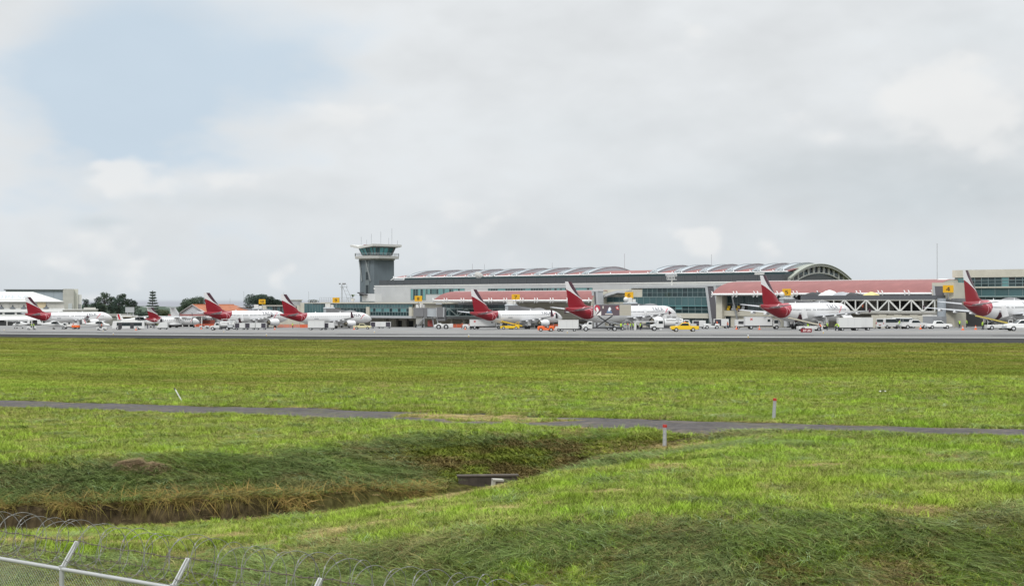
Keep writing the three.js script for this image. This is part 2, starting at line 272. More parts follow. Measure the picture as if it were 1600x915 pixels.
// the track: a gravel strip laid on the turf
{
  const pts = []; for (let i = 1; i < TRACK.length - 2; i++) { const a = TRACK[i], b = TRACK[i + 1], n = Math.ceil(hypot(b[0] - a[0], b[1] - a[1]) / 0.5); for (let k = 0; k < n; k++) pts.push([mix(a[0], b[0], k / n), mix(a[1], b[1], k / n)]); }
  const across = 9, pos = [], uv = [], col = [], idx = [];
  pts.forEach((p, i) => {
    const q = pts[min(i + 1, pts.length - 1)], r = pts[max(i - 1, 0)], l = hypot(q[0] - r[0], q[1] - r[1]), nx = -(q[1] - r[1]) / l, nd = (q[0] - r[0]) / l;
    for (let k = 0; k <= across; k++) {
      const v = (k / across - 0.5) * 2, e = v * trackHalf(p[0] + v * 2, p[1] + v * 2), x = p[0] + nx * e, d = p[1] + nd * e;
      pos.push(x, HC - groundH(x, d) + 0.012 - (abs(v) > 0.9 ? 0.05 : 0), -d); uv.push(x / 5, d / 5);
      const c = cover(x, d), wear = 0.75 + 0.5 * fbm2(x * 0.8 + 5, d * 0.8, 3); let cc = TINT.track.map((a) => a * wear);
      cc = blend(cc, [0.44, 0.34, 0.19], (c.spill ?? 0) + 0.25 * sstep(0.6, 0.75, c.n2) * abs(v)); cc = blend(cc, [0.10, 0.11, 0.03], sstep(0.62, 0.72, fbm2(x * 0.9 + 70, d * 0.9, 3)) * 0.5);
      col.push(...cc);
    }
  });
  for (let i = 0; i < pts.length - 1; i++) for (let k = 0; k < across; k++) { const a = i * (across + 1) + k, b = a + 1, c = a + across + 1, d = c + 1; idx.push(a, b, d, a, d, c); }
  const g = new THREE.BufferGeometry(); g.setAttribute('position', new THREE.Float32BufferAttribute(pos, 3)); g.setAttribute('uv', new THREE.Float32BufferAttribute(uv, 2)); g.setAttribute('color', new THREE.Float32BufferAttribute(col, 3)); g.setIndex(idx); g.computeVertexNormals();
  const W = 512, px = new Uint8Array(W * W * 4), r = rng(5); for (let o = 0; o < W * W; o++) { const v = 150 + r() * 90 + (noise2(o % W * 0.06, floor(o / W) * 0.06) - 0.5) * 60; px.set([clamp(v, 0, 255), clamp(v, 0, 255), clamp(v * 0.99, 0, 255), 255], o * 4); }
  const tex = new THREE.DataTexture(px, W, W); tex.colorSpace = THREE.SRGBColorSpace; tex.wrapS = tex.wrapT = THREE.RepeatWrapping; tex.magFilter = tex.minFilter = THREE.LinearFilter; tex.needsUpdate = true;
  structure('path', g, new THREE.MeshStandardMaterial({ map: tex, vertexColors: true, roughness: 1, color: new THREE.Color().setRGB(1.3, 1.28, 1.3) })).userData.label = 'dark gravel perimeter track crossing the grass';
}
// runway, apron and the painted lines: sheets along s, each a few millimetres above the one below
function strip(name, label, s0, s1, tA, tB, lift, m, nt = 1, step = 8) {
  const fA = typeof tA === 'function' ? tA : () => tA, n = Math.round((s1 - s0) / step);
  const g = grid(n, nt, (u, v) => { const s = s0 + u * (s1 - s0), t = mix(fA(s), tB, v); return [wx(s, t), apronY(s) + lift, wz(s, t)]; });
  const uv = g.attributes.uv; for (let i = 0; i < uv.count; i++) uv.setXY(i, uv.getX(i) * (s1 - s0) / 60, uv.getY(i) * (tB - 160) / 60);
  const o = structure(name, g, m); o.userData.label = label; return o;
}
function paving(base, grain, streaks, blot) {                 // a 60 m sheet: rubber marks and stains along the runway, patches, grain
  const W = 1024, px = new Uint8Array(W * W * 4), r = rng(base * 1000);
  for (let j = 0; j < W; j++) for (let i = 0; i < W; i++) {
    const x = i / W, y = j / W, w = (f, g, q) => mix(fbm2(x * f + q, y * g, 3), fbm2((x - 1) * f + q, y * g, 3), x);
    let v = base + (w(2, 60, 3) - 0.5) * streaks + (w(9, 9, 30) - 0.5) * blot + (r() - 0.5) * grain; const o = (j * W + i) * 4;
    px[o] = clamp(v, 0, 255); px[o + 1] = clamp(v * 0.995, 0, 255); px[o + 2] = clamp(v * 0.985, 0, 255); px[o + 3] = 255;
  }
  const tex = new THREE.DataTexture(px, W, W); tex.colorSpace = THREE.SRGBColorSpace; tex.wrapS = tex.wrapT = THREE.RepeatWrapping; tex.magFilter = tex.minFilter = THREE.LinearFilter; tex.needsUpdate = true; return tex;
}
{
  const shoulder = new THREE.MeshPhysicalMaterial({ specularIntensity: 0.25, map: paving(54, 14, 34, 14), roughness: 0.95 }), tarmac = new THREE.MeshPhysicalMaterial({ specularIntensity: 0.3, map: paving(101, 16, 52, 22), roughness: 0.9 }), slab = new THREE.MeshPhysicalMaterial({ specularIntensity: 0.3, map: paving(134, 14, 34, 30), roughness: 0.9 });
  strip('runway_shoulder', 'dark asphalt shoulder along the edge of the runway', -1500, 260, edgeT, 184, -0.02, shoulder, 4, 4);
  strip('runway', 'grey asphalt runway in front of the apron', -1500, 260, 183.5, 219, 0, tarmac, 2);
  strip('apron', 'pale concrete apron where the aircraft stand', -1500, 260, 218, 330, 0.02, slab, 4);
  const paint = mat(0.60, 0.595, 0.575, 0.8), ochre = mat(0.62, 0.40, 0.06, 0.8);
  strip('runway_edge_line', 'white painted line along the near edge of the runway', -1500, 260, 183.8, 187.2, 0.012, paint);
  strip('runway_far_line', 'white painted line along the far edge of the runway', -1500, 260, 215.6, 217.2, 0.012, paint);
  strip('taxiway_line', 'thin yellow line along the edge of the apron', -560, 60, 236.6, 237.0, 0.032, ochre);
  for (let i = 0; i < 12; i++) strip('runway_centre_dash', 'white dash of the runway centre line', -620 + i * 50, -590 + i * 50, 200.2, 201.0, 0.012, paint);
}
// ---------------------------------------------------------------- the terminal: groups turned with the airfield; in them x runs along s, z towards the runway
function building(name, label, s, t, y = 0, category = 'building') { const o = thing(name, label, category); standST(o, s, t, 0, y); return o; }
const M = {
  wall: mat(0.60, 0.60, 0.59, 0.85), beige: mat(0.52, 0.495, 0.415, 0.85), beigeDark: mat(0.36, 0.345, 0.30, 0.85), attic: mat(0.060, 0.066, 0.072, 0.5), mullion: mat(0.19, 0.25, 0.255, 0.5), teal: mat(0.062, 0.125, 0.132, 0.16), tealLight: mat(0.125, 0.27, 0.275, 0.2),
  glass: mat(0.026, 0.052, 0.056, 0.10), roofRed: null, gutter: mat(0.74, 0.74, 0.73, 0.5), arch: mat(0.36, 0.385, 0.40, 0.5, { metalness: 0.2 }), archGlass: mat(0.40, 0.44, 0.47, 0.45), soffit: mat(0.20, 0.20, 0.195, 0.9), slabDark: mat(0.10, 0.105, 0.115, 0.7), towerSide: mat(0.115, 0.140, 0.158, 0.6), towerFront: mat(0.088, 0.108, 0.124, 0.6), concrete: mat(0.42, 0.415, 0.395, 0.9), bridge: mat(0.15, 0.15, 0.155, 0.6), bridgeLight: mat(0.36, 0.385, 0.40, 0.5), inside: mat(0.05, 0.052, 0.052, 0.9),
};
function weathered(r, g, b, amount, sx, sy, seed, rough = 0.7) {       // a painted metal or plaster surface with faint dirt and runs; uv in metres
  const W = 256, px = new Uint8Array(W * W * 4), enc = (v) => clamp(255 * (v <= 0.0031308 ? 12.92 * v : 1.055 * pow(v, 1 / 2.4) - 0.055), 0, 255);
  for (let j = 0; j < W; j++) for (let i = 0; i < W; i++) {
    const x = i / W, y = j / W, f = (a, c) => mix(mix(fbm2(x * a + seed, y * c, 4), fbm2((x - 1) * a + seed, y * c, 4), x), mix(fbm2(x * a + seed, (y - 1) * c, 4), fbm2((x - 1) * a + seed, (y - 1) * c, 4), x), y);
    const v = 1 + (f(12, 3) - 0.5) * amount + (f(5, 5) - 0.5) * amount, o = (j * W + i) * 4; px.set([enc(r * v), enc(g * v), enc(b * v), 255], o);
  }
  const t = new THREE.DataTexture(px, W, W); t.colorSpace = THREE.SRGBColorSpace; t.wrapS = t.wrapT = THREE.RepeatWrapping; t.magFilter = t.minFilter = THREE.LinearFilter; t.needsUpdate = true; t.repeat.set(1 / sx, 1 / sy);
  return new THREE.MeshStandardMaterial({ map: t, roughness: rough });
}
const byMetres = (g) => { const p = g.attributes.position, n = g.attributes.normal, u = g.attributes.uv; for (let i = 0; i < p.count; i++) { const ax = abs(n.getX(i)), ay = abs(n.getY(i)), az = abs(n.getZ(i)); if (ay > ax && ay > az) u.setXY(i, p.getX(i), p.getZ(i)); else if (ax > az) u.setXY(i, p.getZ(i), p.getY(i)); else u.setXY(i, p.getX(i), p.getY(i)); } return g; };
M.roofRed = weathered(0.268, 0.108, 0.102, 0.35, 14, 6, 3, 0.75); M.wall = weathered(0.415, 0.425, 0.435, 0.16, 16, 9, 8, 0.9); M.beige = weathered(0.52, 0.495, 0.415, 0.2, 12, 6, 15, 0.9);
M.towerSide = weathered(0.125, 0.152, 0.170, 0.25, 9, 16, 22, 0.6); M.hangarWall = weathered(0.46, 0.45, 0.41, 0.2, 18, 8, 27, 0.85); M.hangarRoof = weathered(0.60, 0.60, 0.565, 0.15, 10, 10, 31, 0.7); M.tileRoof = weathered(0.37, 0.14, 0.075, 0.5, 6, 4, 41, 0.9); M.bridge = weathered(0.17, 0.17, 0.175, 0.3, 6, 4, 44, 0.6);
const mbx = (...a) => byMetres(bx(...a));
// a glazed run: panes set back in a frame of mullions; each pane a part of its own
function glazing(parent, x0, x1, y0, y1, z, nx, ny, pane, frame = M.mullion, w = 0.10, light) {
  const r = rng(Math.round(x0 * 7 + y0 * 13 + 900)), dx = (x1 - x0) / nx, dy = (y1 - y0) / ny, bars = [];
  for (let i = 0; i <= nx; i++) bars.push(bx(x0 + i * dx - w / 2, x0 + i * dx + w / 2, y0, y1, z - 0.12, z + 0.05));
  for (let j = 0; j <= ny; j++) bars.push(bx(x0, x1, y0 + j * dy - w / 2, y0 + j * dy + w / 2, z - 0.115, z + 0.045));
  const f = part('window_frame', bars, frame, parent);
  for (let i = 0; i < nx; i++) for (let j = 0; j < ny; j++) { const m = Array.isArray(pane) ? pane[floor(r() * pane.length)] : pane; part('pane', bx(x0 + i * dx, x0 + (i + 1) * dx, y0 + j * dy, y0 + (j + 1) * dy, z - 0.10, z - 0.04), light && light(i, j) ? M.tealLight : m, f); }
  return f;
}
const glassMix = [M.glass, mat(0.032, 0.060, 0.064, 0.12), mat(0.022, 0.040, 0.044, 0.10)], tealMix = [M.teal, mat(0.070, 0.138, 0.146, 0.18), mat(0.056, 0.112, 0.120, 0.15)];
// the curl-ended white brackets along the gutters
const CLIP = (() => { const g = new THREE.TorusGeometry(0.68, 0.135, 5, 10, PI * 1.15); g.rotateZ(PI / 2 + 0.1); g.rotateY(PI / 2 + 0.9); return flat(g); })();
const clipAt = (x, y, z) => CLIP.clone().translate(x, y, z);

// --- main block behind: white upper wall, dark attic, long red vault with arched ribs
{
  const T = 330, s0 = sAt(585, T), s1 = -209, L = s1 - s0, o = building('terminal_building', 'long white upper terminal block under the ribbed red vaulted roof', s0, T);
  part('wall', mbx(0, L, -3, 12.2, -34, 0), M.wall, o);
  part('parapet_cap', bx(-0.1, L, 12.2, 12.42, -0.6, 0.12), M.gutter, o);
  const at = part('attic', bx(0.8, L + 1, 12.2, 14.3, -33, -1.6), M.attic, o);
  for (let i = 0; i < 40; i++) part('panel', bx(0.8 + i * L / 40, 0.8 + i * L / 40 + 0.12, 12.25, 14.2, -1.6, -1.5), mat(0.10, 0.105, 0.11, 0.5), at);
  part('attic_glazing', bx(sAt(640, 335) - s0, L + 1, 14.3, 15.0, -33, -2.6), M.glass, o);
  const X = (px, t = T) => sAt(px, t) - s0;
  glazing(o, X(642), X(665), 7.4, 11.1, 0.13, 6, 1, [M.tealLight, M.teal, M.glass, M.tealLight]);
  glazing(o, X(665.5), X(726), 9.3, 11.1, 0.13, 18, 1, [M.teal, M.tealLight, M.glass]);
  glazing(o, X(763), X(926), 9.9, 11.0, 0.13, 40, 1, [M.glass, M.teal, M.glass, M.tealLight]);
  // the vault
  const r0 = -369.6 - s0, r1 = L + 0.5;
  const prof = (v) => { const t = v * 30, q = (t - 13.6) / 16.4; return [15.15 + 2.0 * (1 - q * q) - 2.0 * (1 - (13.6 / 16.4) ** 2) - (t > 13.6 ? (t - 13.6) * 0.07 : 0), -5 - t + 0]; };
  const vz = (v) => prof(v)[1], vy = (v) => prof(v)[0];
  const top = byMetres(grid(60, 16, (u, v) => [mix(r0, r1, u), vy(v), vz(v)])); 
  const roof = part('roof', [top, byMetres(grid(60, 16, (u, v) => [mix(r0, r1, 1 - u), vy(v) - 0.25, vz(v)]))], M.roofRed, o);
  part('gutter', cyl(0.30, 0.30, r1 - r0, (r0 + r1) / 2, 15.0, -4.9, 'x', 8), M.gutter, roof);
  const spots = []; for (let k = 0; k < 9; k++) spots.push(-362 + 10.06 * k); for (const s of [-255, -246, -237, -228, -219, -211.5]) spots.push(s);
  for (const s of spots) {
    const x = s - s0, W = 2.8, up = (v) => 0.25 + 0.95 * sin(PI * clamp(v * 1.05 + 0.03, 0, 1));
    const band = grid(2, 20, (u, v) => [x + u * W - W / 2, vy(v) + up(v), vz(v) - 0.2]);
    const sideA = grid(1, 20, (u, v) => [x - W / 2, vy(v) + up(v) * (1 - u) - 0.1 * u, vz(v) - 0.2]), sideB = grid(1, 20, (u, v) => [x + W / 2, vy(v) + up(v) * u - 0.1 * (1 - u), vz(v) - 0.2]);
    const rib = part('arched_rib', [band, sideA, sideB], M.archGlass, roof);
    for (const e of [-1, 1]) part('rib_edge', skin2(ring((k) => { const v = k / 14; return [[x + e * W / 2 - 0.14, vy(v) + up(v) + 0.02, vz(v) - 0.2], [x + e * W / 2 + 0.14, vy(v) + up(v) + 0.02, vz(v) - 0.2], [x + e * W / 2 + 0.14, vy(v) + up(v) + 0.22, vz(v) - 0.2], [x + e * W / 2 - 0.14, vy(v) + up(v) + 0.22, vz(v) - 0.2]]; }, 15)), M.arch, roof);
    part('bracket', [clipAt(x - W / 2 - 0.3, 14.95, -4.6), clipAt(x + W / 2 + 0.3, 14.95, -4.6), bar([x - W / 2, 15.0, -4.8], [x - W / 2 + 0.9, 13.9, -2.6], 0.13), bar([x + W / 2, 15.0, -4.8], [x + W / 2 - 0.9, 13.9, -2.6], 0.13), ], M.gutter, roof); part('foot_plate', [beam([x - W / 2 + 0.5, 15.3, -4.7], [x, 16.4, -6.8], 0.4, 0.12), beam([x + W / 2 - 0.5, 15.3, -4.7], [x, 16.4, -6.8], 0.4, 0.12)], M.arch, roof);
  }
  for (const s of [-369.3, -271, -263.5]) part('bracket', [clipAt(s - s0, 14.95, -4.6), bar([s - s0, 15, -4.8], [s - s0, 13.9, -2.6], 0.12)], M.gutter, roof);
  // the arched east gable with its band of square openings
  const gx = L + 0.5, gy = (q) => 12.6 + 4.2 * (1 - q * q), gz = (q) => -4 - 16.6 * (q + 1);
  const arc = (dy0, dy1, x0, x1) => skin2(ring((k) => { const q = -1 + k / 12; return [[x0, gy(q) + dy0, gz(q)], [x1, gy(q) + dy0, gz(q)], [x1, gy(q) + dy1, gz(q)], [x0, gy(q) + dy1, gz(q)]]; }, 25));
  const archPaint = mat(0.37, 0.38, 0.36, 0.6), gable = part('gable_arch', [arc(0.0, 0.45, gx - 0.3, gx + 1.3)], archPaint, o);
  part('arch_rim', arc(-2.0, -1.75, gx - 0.3, gx + 0.8), archPaint, gable);
  part('arch_cap', arc(0.55, 0.72, gx - 4, gx + 1.5), mat(0.33, 0.35, 0.30, 0.6), gable);
  for (let k = 0; k < 11; k++) { const q = -0.84 + k * 0.165, z = gz(q), y = gy(q); part('arch_post', bx(gx - 0.2, gx + 0.6, y - 1.75, y + 0.1, z - 0.38, z + 0.38), archPaint, gable); if (k < 10) part('arch_window', bx(gx - 0.1, gx + 0.2, gy(q + 0.08) - 1.75, gy(q + 0.08) + 0.1, gz(q + 0.165) + 0.5, z - 0.5), glassDark, gable); }
  const gw = []; for (let k = 0; k < 12; k++) { const q = -0.96 + k * 0.16; gw.push(bx(gx - 0.6, gx - 0.3, 9, gy(q + 0.08) - 1.6, gz(q + 0.16), gz(q))); }
  part('gable_wall', gw, M.attic, o);
}
// things standing on the roof of the main block
{
  const dish = thing('satellite_dish', 'big white satellite dish on the main terminal roof edge', 'satellite dish'); standST(dish, sAt(747, 332), 332, 0, 12.4);
  const bowl = new THREE.SphereGeometry(2.2, 20, 8, 0, 2 * PI, 0, 0.62); bowl.scale(1.4, 1, 1.4); bowl.translate(0, -2.1, 0); bowl.rotateX(PI - 0.95); bowl.rotateZ(0.2); bowl.translate(0, 2.6, -0.3);
  part('dish', flat(bowl), mat(0.75, 0.75, 0.74, 0.5, { side: THREE.DoubleSide }), dish); part('mast', cyl(0.16, 0.12, 2.2, 0, 1.1, -0.8), steel, dish); part('feed', bar([0, 2.6, -0.2], [0.2, 3.4, 1.9], 0.07), steel, dish);
  const ac = thing('rooftop_units', 'white ventilation boxes on the roof ledge under the red vault', 'ventilation unit');
  standST(ac, sAt(985, 332), 332, 0, 12.4);
  for (const [px, w, h, z] of [[962, 6, 0.9, 0.2], [978, 3, 1.5, 0], [990, 5, 1.2, 0], [1004, 3, 0.8, 0]]) part('unit', bx(sAt(px, 332) - sAt(985, 332) - w / 2, sAt(px, 332) - sAt(985, 332) + w / 2, 0, h, z - 1.2, z), offwhite, ac);
  const ac2 = thing('rooftop_units', 'white air handling boxes on the roof near the arched gable', 'ventilation unit'); standST(ac2, sAt(1190, 332), 332, 0, 12.4);
  for (const [px, w, h] of [[1130, 7, 0.9], [1181, 5, 1.7], [1186, 3, 2.4], [1205, 3, 0.7], [1218, 2.2, 1.6]]) part('unit', bx(sAt(px, 332) - sAt(1190, 332) - w / 2, sAt(px, 332) - sAt(1190, 332) + w / 2, 0, h, -1.6, -0.2), offwhite, ac2);
}
// --- the two-storey west wing with the teal glass front
{
  const T = 315, s0 = sAt(476, T), s1 = sAt(985, T), L = s1 - s0, o = building('west_concourse', 'low teal glass concourse with white soffit behind gates eight and nine', s0, T), X = (px, t = T) => sAt(px, t) - s0;
  const top = 6.15;
  part('wall', [mbx(-2.2, 0, -4, 6.35, -15, 0.3), mbx(0, L, -4, 1.6, -15, -5.5), mbx(0, L, 1.6, top, -15, -0.6)], M.beige, o);
  part('roof_slab', [bx(X(502), X(680), top, top + 0.4, -14.9, 0.45), bx(0, X(502), top, top + 0.2, -14.9, 0.35), bx(X(680), L, top, top + 0.5, -14.9, 0.35)], M.beige, o);
  part('spandrel', bx(X(490), X(690), top - 0.14, top - 0.02, 0.3, 0.5), M.slabDark, o);
  glazing(o, 0.1, X(515), 2.6, top - 0.1, 0.28, 9, 1, [...tealMix, ...tealMix, M.glass]);
  glazing(o, X(515), X(645), 4.7, top - 0.15, 0.28, 30, 1, tealMix);
  glazing(o, X(533), X(573), 2.4, 4.6, 0.2, 8, 1, glassMix);
  part('column', mbx(X(573.5), X(578.5), 1.4, 5.0, -0.2, 0.55), M.beige, o);
  glazing(o, X(579), X(640), 2.1, 4.6, 0.2, 14, 2, [...glassMix, ...glassMix, M.teal], M.mullion, 0.14, (i, j) => j === 1 && (i * 7) % 3 !== 1);
  part('column', mbx(X(640.5), X(645), 1.4, 5.0, -0.2, 0.55), M.beige, o);
  part('floor_band', mbx(X(560), X(645), 1.35, 2.05, -0.6, 0.6), M.wall, o);
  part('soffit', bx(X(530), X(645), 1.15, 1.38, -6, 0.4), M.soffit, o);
  for (const px of [585, 601, 617, 633]) part('pier', mbx(X(px), X(px) + 0.9, -4, 1.3, -5.4, -4.4), M.beigeDark, o);
  for (const px of [615, 633]) part('door', bx(X(px) - 4, X(px) - 2, -3, 0.4, -5.5, -5.3), M.inside, o);
  // under the first red roof: the truss-fronted corridor and the dark hall
  glazing(o, X(690), X(800), 2.2, 5.9, -0.2, 16, 2, [...glassMix, M.teal]);
  const tr = part('truss', [beam([X(690), 2.2, 0.5], [X(800), 2.2, 0.5], 0.3), beam([X(690), 4.6, 0.5], [X(800), 4.6, 0.5], 0.25)], mat(0.42, 0.50, 0.48, 0.6), o);
  for (let i = 0; i < 8; i++) { const a = X(690) + i * (X(800) - X(690)) / 8, b = a + (X(800) - X(690)) / 8; part('brace', beam([a, i % 2 ? 4.6 : 2.2, 0.5], [b, i % 2 ? 2.2 : 4.6, 0.5], 0.24), tr.material, tr); part('post', beam([a, 2.2, 0.5], [a, 4.6, 0.5], 0.2), tr.material, tr); }
  part('fascia', [mbx(X(718), X(800), 5.85, 6.5, -0.3, 0.6), bx(X(683), X(692), 5.85, 6.45, -0.3, 0.6)], M.wall, o);
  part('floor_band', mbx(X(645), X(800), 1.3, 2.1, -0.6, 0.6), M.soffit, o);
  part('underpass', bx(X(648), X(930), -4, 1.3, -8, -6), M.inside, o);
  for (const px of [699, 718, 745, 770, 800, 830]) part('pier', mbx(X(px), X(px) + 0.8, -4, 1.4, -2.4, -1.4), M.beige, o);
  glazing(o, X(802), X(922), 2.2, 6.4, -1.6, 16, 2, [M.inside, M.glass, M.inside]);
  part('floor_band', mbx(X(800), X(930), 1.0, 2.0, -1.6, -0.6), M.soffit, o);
  // stepped rooftop of the west end
  const pot = thing('potted_palm', 'potted palm standing on the roof terrace near the tower', 'plant'); standST(pot, sAt(551, 320), 320, 0, 6.9);
  part('pot', cyl(0.5, 0.7, 0.9, 0, 0.45, 0), offwhite, pot); part('stem', cyl(0.12, 0.1, 1.0, 0, 1.2, 0), mat(0.12, 0.09, 0.06), pot);
  const lv = []; for (let k = 0; k < 16; k++) { const a = k * 2.4, r = 1.5 + (k % 3) * 0.3; const g = grid(1, 5, (u, v) => [cos(a) * v * r - sin(a) * (u - 0.5) * 0.5 * (1 - v), 1.6 + 1.3 * v - 1.1 * v * v + (k % 4) * 0.12, sin(a) * v * r + cos(a) * (u - 0.5) * 0.5 * (1 - v)]); lv.push(g); }
  part('fronds', lv, mat(0.10, 0.15, 0.03, 0.8, { side: THREE.DoubleSide }), pot);
  const rail = thing('terrace_railing', 'thin metal railing round the roof terrace behind sign nine', 'railing'); standST(rail, sAt(499, 316), 316, 0, 6.2);
  const RL = sAt(548, 316) - sAt(499, 316); part('rail', [bar([0, 2.0, 0], [RL, 2.0, 0], 0.05), bar([0, 1.2, 0], [RL, 1.2, 0], 0.04), bar([0, 2.0, 0], [0, 2.0, -6], 0.05)], steel, rail);
  for (let i = 0; i <= 14; i++) part('post', bar([i * RL / 14, 0, 0], [i * RL / 14, 2.0, 0], 0.05), steel, rail);
  const shed = thing('rooftop_cabin', 'small pale plant cabin with a dark slanted hood on the roof below the tower', 'cabin'); standST(shed, sAt(575, 322), 322, 0, 6.9);
  part('wall', mbx(-3.2, 3.6, 0, 2.6, -3, 0), lightgrey, shed); part('hood', [beam([-3.6, 3.0, 0.8], [-0.2, 2.2, 0.8], 0.3, 2.2), bx(-3.6, -2.4, 1.9, 3.1, -0.2, 0.9)], dark, shed); part('lamp', cyl(0.25, 0.25, 0.5, 3.2, 4.4, 0), white, shed); part('pipe', bar([3.2, 2.6, 0], [3.2, 4.2, 0], 0.08), steel, shed);
}
// a red lean-to roof with a quarter vault, white gutter and paired brackets
function redRoof(label, s0, s1, tE, yE, tR, yR, clips, hip = 0) {
  const L = s1 - s0, dz = tR - tE, H = yR - yE, o = thing('curved_red_roof', label, 'roof'); standST(o, s0, tE, 0, yE);
  const f = (v) => [H * sin(v * PI / 2 * 0.98), -dz * (1 - cos(v * PI / 2)) * 0.55 - dz * 0.45 * v];
  const cutX = (v) => hip * v;
  part('roof', [byMetres(grid(30, 10, (u, v) => [mix(cutX(v), L, u), f(v)[0], f(v)[1]])), byMetres(grid(30, 10, (u, v) => [mix(cutX(v), L, 1 - u), f(v)[0] - 0.2, f(v)[1]])), mbx(hip, L, H - 0.15, H + 0.02, -dz - 9, -dz)], M.roofRed, o);
  part('gutter', cyl(0.28, 0.28, L, L / 2, -0.15, 0.1, 'x', 8), M.gutter, o);
  for (const x of clips) part('bracket', clipAt(x, -0.1, 0.35), M.gutter, o);
  part('ridge_cap', bx(hip, L, H - 0.02, H + 0.18, -dz - 0.5, -dz), M.gutter, o);
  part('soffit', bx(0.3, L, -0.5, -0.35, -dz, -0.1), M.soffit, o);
  const end = (x) => front([[0, -0.6], ...ring((k) => { const v = k / 10; return [-f(v)[1], f(v)[0] - 0.05]; }, 11), [dz + 9, H - 0.1], [dz + 9, -4.5], [0, -4.5]], 0.3).rotateY(PI / 2).translate(x, 0, 0);
  part('end_wall', end(L), M.beige, o);
  return o;
}
{
  const T = 308, s0 = sAt(677, T), s1 = sAt(925, T), P = (...list) => list.map((px) => sAt(px, T) - s0);
  redRoof('shallow curved red roof over gate seven below the white block', s0, s1, T, 7.25, 312.6, 9.95, P(677.6, 695, 699, 721.5, 725.5, 765, 769, 788.5, 792.5, 814, 818, 836.5, 840.5, 861, 865, 887, 891, 921), 4.5);
}
{
  const T = 305, s0 = sAt(1113, T), s1 = sAt(1459, T), P = (...list) => list.map((px) => sAt(px, T) - s0);
  redRoof('large curved red roof between gates four and five', s0, s1, T, 8.85, 315.7, 12.12, P(1113.5, 1147, 1152, 1179, 1184.5, 1215, 1240.5, 1246, 1278, 1339, 1345, 1373, 1379, 1414, 1420.5, 1457), 0.3);
  // the hall under it
  const o = building('gate_hall', 'beige and glass gate hall under the large red roof', s0, 309), L = s1 - s0, X = (px) => sAt(px, 309) - s0;
  part('wall', [mbx(0.8, L, -4, 3.4, -20, 0.6), mbx(0.8, L, 3.4, 8.6, -20, -0.6)], M.beige, o);
  part('balcony_band', mbx(1.6, L, 3.1, 4.5, 0.6, 1.2), M.beige, o);
  glazing(o, X(1121), X(1255), 4.5, 8.3, 0.0, 16, 2, [...glassMix, M.inside]);
  part('column', beam([X(1160), 0, 1.3], [X(1153), 8.7, 2.6], 0.4), steel, o);
  part('side_pier', [mbx(0, 1.9, -4, 8.6, -0.6, 2.2)], M.beige, o);
  part('door', bx(X(1137), X(1144), -1, 3.0, 0.5, 0.75), glassDark, o); part('door_frame', bx(X(1136.4), X(1137), -1, 3.05, 0.55, 0.85), offwhite, o);
  part('window', bx(X(1196), X(1208), 1.8, 2.9, 0.5, 0.72), glassDark, o);
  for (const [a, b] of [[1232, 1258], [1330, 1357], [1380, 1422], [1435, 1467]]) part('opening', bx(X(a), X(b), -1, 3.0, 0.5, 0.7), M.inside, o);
  for (let i = 0; i < 5; i++) part('lounge_seat', [bx(X(1131) + i * 1.5, X(1131) + i * 1.5 + 0.8, 4.6, 5.1, 0.3, 0.8), bx(X(1131) + i * 1.5, X(1131) + i * 1.5 + 0.8, 5.1, 5.7, 0.3, 0.4)], i % 2 ? yellow : lightgrey, o);
}
// the beige wall with its slanted dark panel at the east end of the first red roof
function slantPanel(label, px, t, h, w, lean) {
  const o = thing('slanted_pylon', label, 'pylon'); stand(o, px, t); o.position.y = 0;
  const fr = (x0, x1) => front([[x0, -1], [x1, -1], [x1 - lean, h], [x0 - lean, h]], 2.4);
  part('edge', [fr(0, 0.75), fr(w - 0.75, w)], M.wall, o); part('dark_panel', front([[0.75, -1], [w - 0.75, -1], [w - 0.75 - lean, h], [0.75 - lean, h]], 2.2).translate(0, 0, -0.15), mat(0.105, 0.10, 0.11, 0.6), o); part('cap', front([[-lean - 0.1, h], [w - lean + 0.1, h], [w - lean + 0.1, h + 0.35], [-lean - 0.1, h + 0.35]], 2.5).translate(0, 0, 0.03), M.wall, o);
  return o;
}
